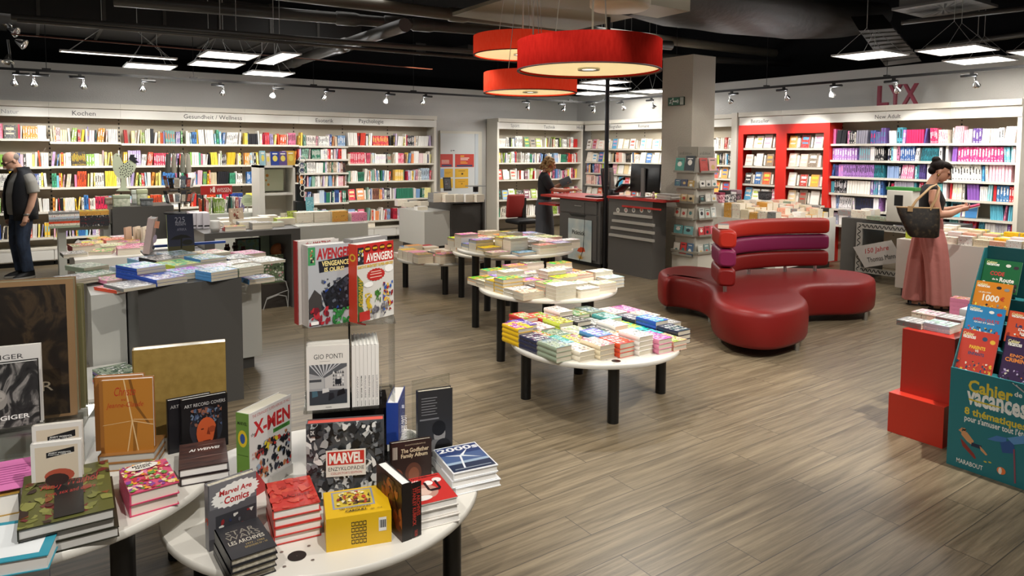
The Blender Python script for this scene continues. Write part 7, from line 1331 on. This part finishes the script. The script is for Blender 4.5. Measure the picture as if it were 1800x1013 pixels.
def head(mb, c, pitch=0.0, s=1.0, yaw=0):
    """cranium, face, jaw, nose, ears; returns its matrix (x forward)"""
    M_ = Matrix.Translation(c) @ Matrix.Rotation(yaw, 4, 'Z') @ Matrix.Rotation(pitch, 4, 'Y') @ Matrix.Scale(s, 4); T0 = mb.T; mb.T = M_
    mb.ell((-.012, 0, .035), .098, .076, .085, 20, 14); mb.ell((.03, 0, -.03), .07, .062, .085, 18, 12); mb.ell((.052, 0, -.085), .036, .04, .028, 12, 8)
    mb.tube([(.092, 0, .02), (.108, 0, -.012), (.118, 0, -.03), (.1, 0, -.042)], [.01, .013, .017, .012], 8); mb.ell((.085, 0, -.062), .018, .026, .008, 10, 6); mb.ell((.085, 0, -.074), .017, .022, .008, 10, 6); mb.ell((.086, .032, .022), .02, .026, .012, 8, 6); mb.ell((.086, -.032, .022), .02, .026, .012, 8, 6)
    for s_ in (-1, 1): mb.ell((-.005, s_*.077, -.012), .02, .01, .032, 10, 8)
    mb.T = T0; return M_
def face_parts(M_, par, skin_dark='6a3a34', eye=True):
    m = MB(); m.T = M_
    for s_ in (-1, 1): m.ell((.094, s_*.031, .004), .009, .013, .006, 8, 6)
    m.build('eyes', mat('eye_dark', '1c1614', .3), par); m = MB(); m.T = M_; m.ell((.1, 0, -.068), .006, .02, .003, 8, 5); m.build('lips', mat('lips_'+skin_dark, skin_dark, .5), par)
    m = MB(); m.T = M_
    for s_ in (-1, 1): m.tube([(.098, s_*.015, .027), (.098, s_*.034, .033), (.088, s_*.052, .026)], .0045, 6)
    m.build('eyebrows', mat('brow', '4a3528', .8), par)
def hand(mb, wrist, d, palm_n, curl=.5, side=1, s=1.0):
    """palm and five bent fingers; d = direction of the hand, palm_n = where the palm looks, side = which edge carries the thumb"""
    d = Vector(d).normalized(); n = Vector(palm_n); n = (n-d*n.dot(d)).normalized(); w = d.cross(n)*side; W = Vector(wrist)
    mb.tube([W-d*.01, W+d*.03*s, W+d*.085*s], [.022*s, .03*s, .032*s], 10); mb.rings([[W+d*u*s+w*(.036*s*math.cos(k))+n*(.014*s*math.sin(k)) for k in [2*PI*i/12 for i in range(12)]] for u in (.015, .05, .09)])
    for i, (off, ln) in enumerate(((.027, .068), (.009, .078), (-.009, .072), (-.026, .056))):
        p = W+d*.088*s+w*off*s; c = curl*(1+.12*i); pts = [p-d*.02*s, p]; a = 0
        for seg in (.45, .32, .23): a += c*.75; p = p+(d*math.cos(a)+n*math.sin(a))*ln*seg*s; pts.append(p)
        mb.tube(pts, [.0095*s, .0095*s, .0088*s, .008*s, .0065*s], 8)
    p = W+d*.03*s+w*.03*s; mb.tube([p, p+(d*.5+w*.75+n*.25)*.035*s, p+(d*.9+w*.9+n*.5)*.05*s, p+(d*1.5+w*.85+n*.8)*.05*s], [.013*s, .012*s, .0105*s, .008*s], 8)
SKIN1 = mat('skin_fair', 'c48f74', .5); SKIN2 = mat('skin_warm', 'b98266', .5); SKIN3 = mat('skin_man', 'cb9d84', .5)
def person(label, loc, facing):
    f = Vector((facing[0], facing[1], 0)).normalized(); t = thing('person', label, 'person', loc, math.atan2(f.y, f.x)); bpy.context.view_layer.update(); return t
def shoe(par, x, y, m_, yaw=0, name='shoe', L=.27, sole=True, z0=0):
    m = MB(); m.T = Matrix.Translation((x, y, z0)) @ Matrix.Rotation(yaw, 4, 'Z')
    loft(m, [(.06, 0, .0, .14*L/.27, .045), (.06, 0, .03, .142*L/.27, .047), (.03, 0, .06, .11*L/.27, .042), (-.02, 0, .09, .055, .04), (-.025, 0, .11, .045, .038)])
    o = m.build(name, m_, par)
    if sole: m = MB(); m.T = Matrix.Translation((x, y, z0)) @ Matrix.Rotation(yaw, 4, 'Z'); loft(m, [(.06, 0, .0, .146*L/.27, .049), (.06, 0, .022, .148*L/.27, .05)]); m.build('sole', mat('sole_pale', 'a8a49c', .6), o)
# --- man in a dark vest, at the left
g = G(43, 487); t = person('man in a dark vest and jeans looking down, at the left bookcases', (g.x, g.y, 0), -rt*.5-fw*.82)
b = MB(); H_ = head(b, (.10, 0, 1.575), .55); b.tube([(-.01, 0, 1.38), (.02, 0, 1.46), (.07, 0, 1.54)], [.075, .06, .058], 14); loft(b, [(0, 0, .82, .12, .16), (.01, 0, 1.1, .12, .165), (-.01, 0, 1.3, .11, .18), (-.02, 0, 1.42, .07, .12)])
for s in (-1, 1):
    b.tube([(-.02, s*.19, 1.37), (-.04, s*.235, 1.24), (-.04, s*.245, 1.12)], [.056, .052, .045], 12); b.tube([(-.04, s*.245, 1.12), (.0, s*.25, .98), (.05, s*.235, .85)], [.045, .042, .029], 12); hand(b, (.05, s*.235, .85), (.25, -s*.05, -1), (.3, -s, 0), .45, s)
    b.tube([(0, s*.09, .88), (.035, s*.1, .48), (-.005, s*.1, .1)], [.075, .045, .04], 12); loft(b, [(.03, s*.1, .02, .1, .035), (.0, s*.1, .08, .05, .035)])
fused('body', b, SKIN3, t, .007, 4); face_parts(H_, t, '8a5548')
m = MB(); m.T = H_; m.ell((-.045, 0, .03), .075, .081, .06, 16, 10); fused('hair', m, mat('grey_hair', '8a8078', .8), t, .008, 3)
m = MB(); m.T = H_
for s in (-1, 1): m.tube([(.102, s*.032+.022*math.cos(k), .004+.017*math.sin(k)) for k in [2*PI*i/14 for i in range(15)]], .0028, 6).tube([(.1, s*.054, .008), (.0, s*.08, .012)], .0025, 6)
m.tube([(.104, -.011, .008), (.104, .011, .008)], .0028, 6); m.build('glasses', BLK, t)
m = MB(); m.T = H_; m.ell((.066, 0, -.085), .036, .045, .03, 12, 8); fused('beard', m, mat('beard_grey', 'a09890', .9), t, .006, 2)
m = MB(); loft(m, [(.01, 0, .86, .145, .175), (.02, 0, 1.0, .15, .18), (.02, 0, 1.15, .145, .185), (0, 0, 1.3, .13, .195), (-.015, 0, 1.39, .1, .18), (-.01, 0, 1.44, .07, .09)])
for s in (-1, 1): m.tube([(-.015, s*.16, 1.38), (-.03, s*.225, 1.29), (-.045, s*.25, 1.15)], [.07, .075, .075], 14)
fused('shirt', m, mat('shirt_grey', '99968f', .8, bump=(40, .2, .006)), t, .009, 5)
m = MB(); n = 30; R_ = []
for x, z, a, w_ in ((.005, .79, .165, .2), (.01, .95, .17, .205), (.015, 1.12, .165, .21), (0, 1.28, .15, .215), (-.015, 1.37, .12, .2), (-.02, 1.43, .085, .12), (-.01, 1.49, .075, .085)):
    R_.append([(x+a*math.cos(k), w_*math.sin(k), z) for k in [.62+(2*PI-1.24)*i/n for i in range(n+1)]])
m.rings(R_, cap=False, closed=False); v = m.build('vest', mat('vest_navy_black', '15161c', .6, bump=(30, .3, .008)), t); sd = v.modifiers.new('s', 'SOLIDIFY'); sd.thickness = .02; sd.offset = 1
m = MB(); loft(m, [(0, 0, .93, .13, .175), (0, 0, .85, .135, .18), (0, 0, .8, .125, .175)])
for s in (-1, 1): m.tube([(0, s*.09, .88), (.03, s*.098, .66), (.045, s*.1, .48), (.02, s*.1, .28), (-.005, s*.1, .09)], [.105, .092, .078, .072, .07], 14)
fused('jeans', m, noisy('denim', [(.35, '20293a'), (.65, '36455e')], 14, .8, 4, (1, 1, .4)), t, .009, 4)
for s in (-1, 1): shoe(t, -.01, s*.1, mat('shoe_black', '121214', .6), s*.12)
m = MB(); m.lathe([(.034, -.012), (.038, 0), (.034, .012)], 16, c=(.045, .236, .868), cap=False); m.build('wrist_watch', STEEL, t)
# --- seller at the cash desk
p = onY(957, 349, 9.3); t = person('seller with blond curls in a black shirt working at the cash desk', (p.x, 9.3, 0), rt*.97+fw*.05)
b = MB(); H_ = head(b, (.085, 0, 1.525), .35, .97); b.tube([(-.01, 0, 1.34), (.02, 0, 1.42), (.06, 0, 1.49)], [.06, .05, .048], 14); loft(b, [(0, 0, .82, .11, .15), (0, 0, 1.05, .095, .13), (0, 0, 1.25, .1, .155), (-.01, 0, 1.36, .06, .11)])
b.tube([(-.01, -.17, 1.31), (.04, -.21, 1.19), (.12, -.22, 1.10)], [.047, .043, .038], 12).tube([(.12, -.22, 1.10), (.3, -.2, 1.085), (.48, -.16, 1.10)], [.038, .035, .024], 12); hand(b, (.48, -.16, 1.10), (1, .1, .05), (0, 0, -1), .35, -1, .9)
b.tube([(-.01, .17, 1.31), (.05, .2, 1.19), (.12, .2, 1.08)], [.047, .043, .038], 12).tube([(.12, .2, 1.08), (.24, .16, 1.14), (.34, .12, 1.2)], [.038, .034, .024], 12); hand(b, (.34, .12, 1.2), (1, -.2, .4), (0, -.6, .8), .6, 1, .9)
for s in (-1, 1): b.tube([(0, s*.09, .86), (.01, s*.09, .48), (-.02, s*.09, .08)], [.09, .06, .042], 12); loft(b, [(.03, s*.09, .01, .1, .035), (.0, s*.09, .07, .045, .033)])
fused('body', b, SKIN2, t, .007, 4); face_parts(H_, t)
m = MB(); m.T = H_; m.ell((-.025, 0, .045), .105, .092, .085, 16, 10); q = random.Random(4)
for i in range(110):
    a_ = q.uniform(.55, 2*PI-.55); z = q.uniform(-.13, .11); r = .1 if z < .06 else .075; m.ell((-.03+r*math.cos(a_)*1.0, r*math.sin(a_)*.95, z), .024, .024, .022, 8, 6)
fused('hair', m, noisy('blond_curls', [(.35, '6a4c28'), (.65, 'b08e58')], 40, .7), t, .008, 2)
m = MB(); loft(m, [(0, 0, .92, .12, .165), (0, 0, 1.05, .115, .15), (0, 0, 1.2, .118, .165), (-.005, 0, 1.3, .1, .175), (-.01, 0, 1.36, .065, .1), (-.005, 0, 1.39, .055, .06)])
for s in (-1, 1): m.tube([(-.01, s*.12, 1.32), (.0, s*.18, 1.3), (.045, s*.212, 1.2), (.09, s*.222, 1.12)], [.07, .075, .074, .068], 14)
fused('shirt', m, mat('shirt_black', '0e0e10', .8), t, .009, 5)
m = MB(); loft(m, [(0, 0, .95, .115, .155), (-.01, 0, .85, .14, .18), (0, 0, .7, .15, .185), (.01, 0, .45, .16, .19), (.01, 0, .3, .165, .195)]); fused('skirt', m, mat('skirt_grey', '45464a', .8, bump=(12, .3, .02)), t, .01, 4)
for s in (-1, 1): shoe(t, -.01, s*.09, mat('shoe_black', '121214', .6), 0, L=.24)
M_ = t.matrix_basis @ frame((.3, .02, 1.13), (.92, .1, .38), (-.38, .3, .92)); tb = thing('tablet', 'dark tablet held by the seller over the counter', 'tablet', M=M_); MB().rbox(0, .2, -.004, .004, 0, .14, .003).build('case', mat('tablet_grey', '5a5654', .4), tb); MB().box(.01, .19, -.0052, -.0042, .01, .13).build('screen', mat('tablet_screen', '2a2a2c', .15), tb)
# --- woman with a brown bag, at the right
g = G(1628, 540); t = person('woman in a black top and pink wide trousers reading a pink book', (g.x, g.y, 0), rt*.93-fw*.31)
b = MB(); H_ = head(b, (.075, 0, 1.545), .42, .98, -.15); b.tube([(-.015, 0, 1.36), (.015, 0, 1.44), (.05, 0, 1.51)], [.06, .05, .048], 14); loft(b, [(0, 0, .85, .12, .165), (0, 0, 1.05, .105, .14), (.01, 0, 1.22, .115, .16), (-.01, 0, 1.35, .075, .135), (-.01, 0, 1.385, .05, .08)])
b.tube([(-.01, -.175, 1.335), (-.02, -.215, 1.22), (.02, -.225, 1.075)], [.056, .053, .045], 12).tube([(.02, -.225, 1.075), (.14, -.2, 1.085), (.25, -.14, 1.13)], [.045, .041, .026], 12); hand(b, (.25, -.14, 1.13), (1, .25, .25), (-.1, .5, .8), .6, -1, .92)
b.tube([(-.01, .175, 1.335), (.0, .215, 1.22), (.05, .22, 1.075)], [.056, .053, .045], 12).tube([(.05, .22, 1.075), (.17, .18, 1.09), (.27, .11, 1.13)], [.045, .041, .026], 12); hand(b, (.27, .11, 1.13), (1, -.3, .25), (-.1, -.5, .8), .6, 1, .92)
for s in (-1, 1): b.tube([(0, s*.09, .86), (.01-s*.05, s*.09, .48), (-.02-s*.09, s*.09, .08)], [.09, .06, .038], 12); loft(b, [(.04-s*.09, s*.09, .01, .105, .036), (.03-s*.09, s*.09, .035, .09, .034), (-.01-s*.09, s*.09, .075, .04, .032)])
fused('body', b, SKIN1, t, .007, 4); face_parts(H_, t, '9a4a44')
m = MB(); m.T = H_; m.ell((-.03, 0, .045), .095, .083, .08, 16, 10); m.ell((.022, 0, .078), .07, .074, .05, 14, 8); m.ell((-.09, 0, .1), .048, .05, .045, 12, 8); m.ell((-.07, 0, -.02), .05, .065, .05, 12, 8); fused('hair', m, noisy('dark_brown_hair', [(.35, '0c0706'), (.65, '21150f')], 30, .7, 4, (1, 6, 1), spec=.15), t, .007, 2)
m = MB(); m.T = H_; [m.ell((.0, s*.085, -.05), .007, .005, .012, 8, 6) for s in (-1, 1)]; m.build('earrings', mat('gold', 'c8a04a', .3, 1), t)
m = MB(); loft(m, [(0, 0, .98, .12, .155), (0, 0, 1.08, .115, .148), (.012, 0, 1.22, .128, .168), (-.005, 0, 1.32, .1, .17), (-.01, 0, 1.37, .07, .135), (-.008, 0, 1.4, .058, .08)])
for s in (-1, 1): m.ell((-.012, s*.165, 1.335), .062, .045, .06, 12, 8)
fused('top', m, mat('top_black', '101012', .75), t, .009, 5)
m = MB(); loft(m, [(0, 0, 1.03, .115, .15), (-.01, 0, .95, .14, .175), (-.02, 0, .85, .15, .19)])
def legcloth(s):
    R_ = []
    for x, y, z, r in ((-.01, .085, .9, .11), (-s*.025, .095, .75, .114), (-s*.06, .103, .55, .108), (-s*.085, .112, .3, .106), (-s*.1, .116, .055, .11)):
        R_.append([(x+(r*1.1+.012*math.sin(7*k+s))*math.cos(k), s*y+(r*.9+.012*math.sin(7*k+s))*math.sin(k), z) for k in [2*PI*i/36 for i in range(36)]])
    m.rings(R_)
legcloth(1); legcloth(-1)
fused('trousers', m, mat('trousers_pink', 'c67c74', .85, bump=(16, .35, .02)), t, .009, 3)
m = MB(); loft(m, [(0, 0, 1.0, .123, .158), (0, 0, 1.03, .12, .155)]); m.build('waistband', mat('trousers_pink', 'c67c74', .85), t)
for s in (-1, 1):
    y = s*.09; m = MB(); m.T = Matrix.Translation((-s*.09, 0, 0)); loft(m, [(.04, y, .0, .135, .042), (.04, y, .014, .135, .042)]); 
    for x in (.11, .03, -.06): m.rings([[(x+dx, y+.043*math.cos(k), .012+ (.04 if x > 0 else .065)*math.sin(k)) for k in [PI*i/8 for i in range(9)]] for dx in (-.012, .012)], cap=False, closed=False)
    m.build('sandal', mat('sandal_black', '141214', .5), t)
MW = t.matrix_basis
bk = thing('book', 'bright pink open book in the hands of the woman', 'book', M=MW @ frame((.3, -.1, 1.14), (.25, 1, 0), (.93, -.2, .32))); MB().box(0, .2, -.006, .006, 0, .15).build('cover', mat('book_pink', 'd83a6a', .4), bk); MB().box(.004, .196, -.018, -.006, .004, .146).build('pages', WHP, bk)
# shoulder bag: trapezoid body, tan straps
bg = thing('shoulder_bag', 'brown patterned shoulder bag with tan straps hanging at the woman\'s side', 'bag', M=MW @ frame((-.15, -.315, .83), (1, -.05, 0), (0, 0, 1)))
BAG = noisy('brown_canvas', [(.4, '1c1712'), (.55, '2a221a'), (.66, '463a28')], 26, .5)
m = MB(); R_ = []
for z, w_, d_, xo in ((0, .13, .06, .02), (.02, .155, .075, .02), (.15, .19, .065, -.01), (.28, .215, .04, -.04), (.345, .22, .028, -.05)): R_.append([(xo+w_*math.copysign(abs(math.cos(k))**.5, math.cos(k)), d_*math.copysign(abs(math.sin(k))**.6, math.sin(k)), z) for k in [2*PI*i/28 for i in range(28)]])
m.T = Matrix.Scale(.94, 4); m.rings(R_); m.build('body', BAG, bg)
TAN = mat('tan_leather', 'b8966a', .5); m = MB(); m.T = Matrix.Scale(.94, 4); m.rings([[(-.05+.223*math.copysign(abs(math.cos(k))**.5, math.cos(k)), .031*math.copysign(abs(math.sin(k))**.6, math.sin(k)), z) for k in [2*PI*i/28 for i in range(28)]] for z in (.338, .35)]); m.build('rim', TAN, bg)
for y in (-.03, .03): MB().tube([(-.12, y, .29), (-.06, y+.01, .40), (.08, y+.05, .55), (.14, .10, .575), (.16, y+.06, .54), (.12, y, .42), (.07, y, .30)], .008, 8).build('strap', TAN, bg)
MB().box(-.15, -.1, -.05, -.045, .28, .34).build('strap_tab', TAN, bg)
# ---------------------------------------------------------------- the mass of filed books
def mass_material():
    m = bpy.data.materials.new('filed_books'); m.use_nodes = True; nt = m.node_tree; b = nt.nodes['Principled BSDF']; N = nt.nodes.new; L = nt.links.new
    a = N('ShaderNodeAttribute'); a.attribute_name = 'book_colour'; k = N('ShaderNodeAttribute'); k.attribute_name = 'mark_colour'
    tc = N('ShaderNodeTexCoord'); mp = N('ShaderNodeMapping'); mp.inputs['Scale'].default_value = (150, 150, 46); L(tc.outputs['Object'], mp.inputs[0])
    n = N('ShaderNodeTexNoise'); n.inputs['Scale'].default_value = 1; n.inputs['Detail'].default_value = 3; L(mp.outputs[0], n.inputs['Vector'])
    r = N('ShaderNodeValToRGB'); r.color_ramp.elements[0].position = .6; r.color_ramp.elements[1].position = .66; L(n.outputs[0], r.inputs[0])
    mm = N('ShaderNodeMath'); mm.operation = 'MULTIPLY'; L(r.outputs[0], mm.inputs[0]); L(k.outputs['Alpha'], mm.inputs[1])
    x = N('ShaderNodeMix'); x.data_type = 'RGBA'; L(mm.outputs[0], x.inputs[0]); L(a.outputs['Color'], x.inputs[6]); L(k.outputs['Color'], x.inputs[7])
    L(x.outputs[2], b.inputs['Base Color']); b.inputs['Roughness'].default_value = .45
    return m
vs = []; fs = []; c1 = []; c2 = []
CUBE = [(0, 1, 3, 2), (4, 6, 7, 5), (0, 4, 5, 1), (2, 3, 7, 6), (0, 2, 6, 4), (1, 5, 7, 3)]   # -x +x -y +y -z +z
for R, w_, t_, h_, c, mk in MASS:
    n = len(vs); flat = h_ < .07
    vs += [tuple(R @ Vector((x*w_, y*t_, z*h_))) for x in (0, 1) for y in (0, 1) for z in (0, 1)]
    page = lin('e6dcc8'); page = page[:3]+(1,); cc = lin(c); mc = lin(mk)
    for q, f in enumerate(CUBE):
        fs.append(tuple(n+i for i in f))
        p = (q in (1, 2, 3)) if flat else (q == 5 or (q in (0, 1) and w_ > .1))
        c1.append(page if p else cc); c2.append(mc[:3]+((0.0,) if p else (1.0,)))
    if not flat:   # title and publisher marks printed on the face to the room
        r_ = random.Random(n); wide = w_ > .1
        for v0, v1 in (((.62, .82), (.3, .42)) if wide else ((r_.uniform(.3, .5), r_.uniform(.7, .9)), (.06, .13))):
            u0, u1 = (.15, .85) if wide else (.28, .72)
            k = len(vs); vs += [tuple(R @ Vector((x*w_, -.0006, z*h_))) for x, z in ((u0, v0), (u1, v0), (u1, v1), (u0, v1))]
            fs.append((k, k+1, k+2, k+3)); c1.append(mc); c2.append(cc[:3]+(.9,))
me = bpy.data.meshes.new('filed_books'); me.from_pydata(vs, [], fs); me.materials.append(mass_material())
at = me.attributes.new('book_colour', 'FLOAT_COLOR', 'FACE'); at.data.foreach_set('color', [v for c in c1 for v in c])
at = me.attributes.new('mark_colour', 'FLOAT_COLOR', 'FACE'); at.data.foreach_set('color', [v for c in c2 for v in c])
o = bpy.data.objects.new('filed_books', me); C.objects.link(o)
tag(o, 'colourful rows of upright books filling the bookcases along both walls', 'books', kind='stuff')
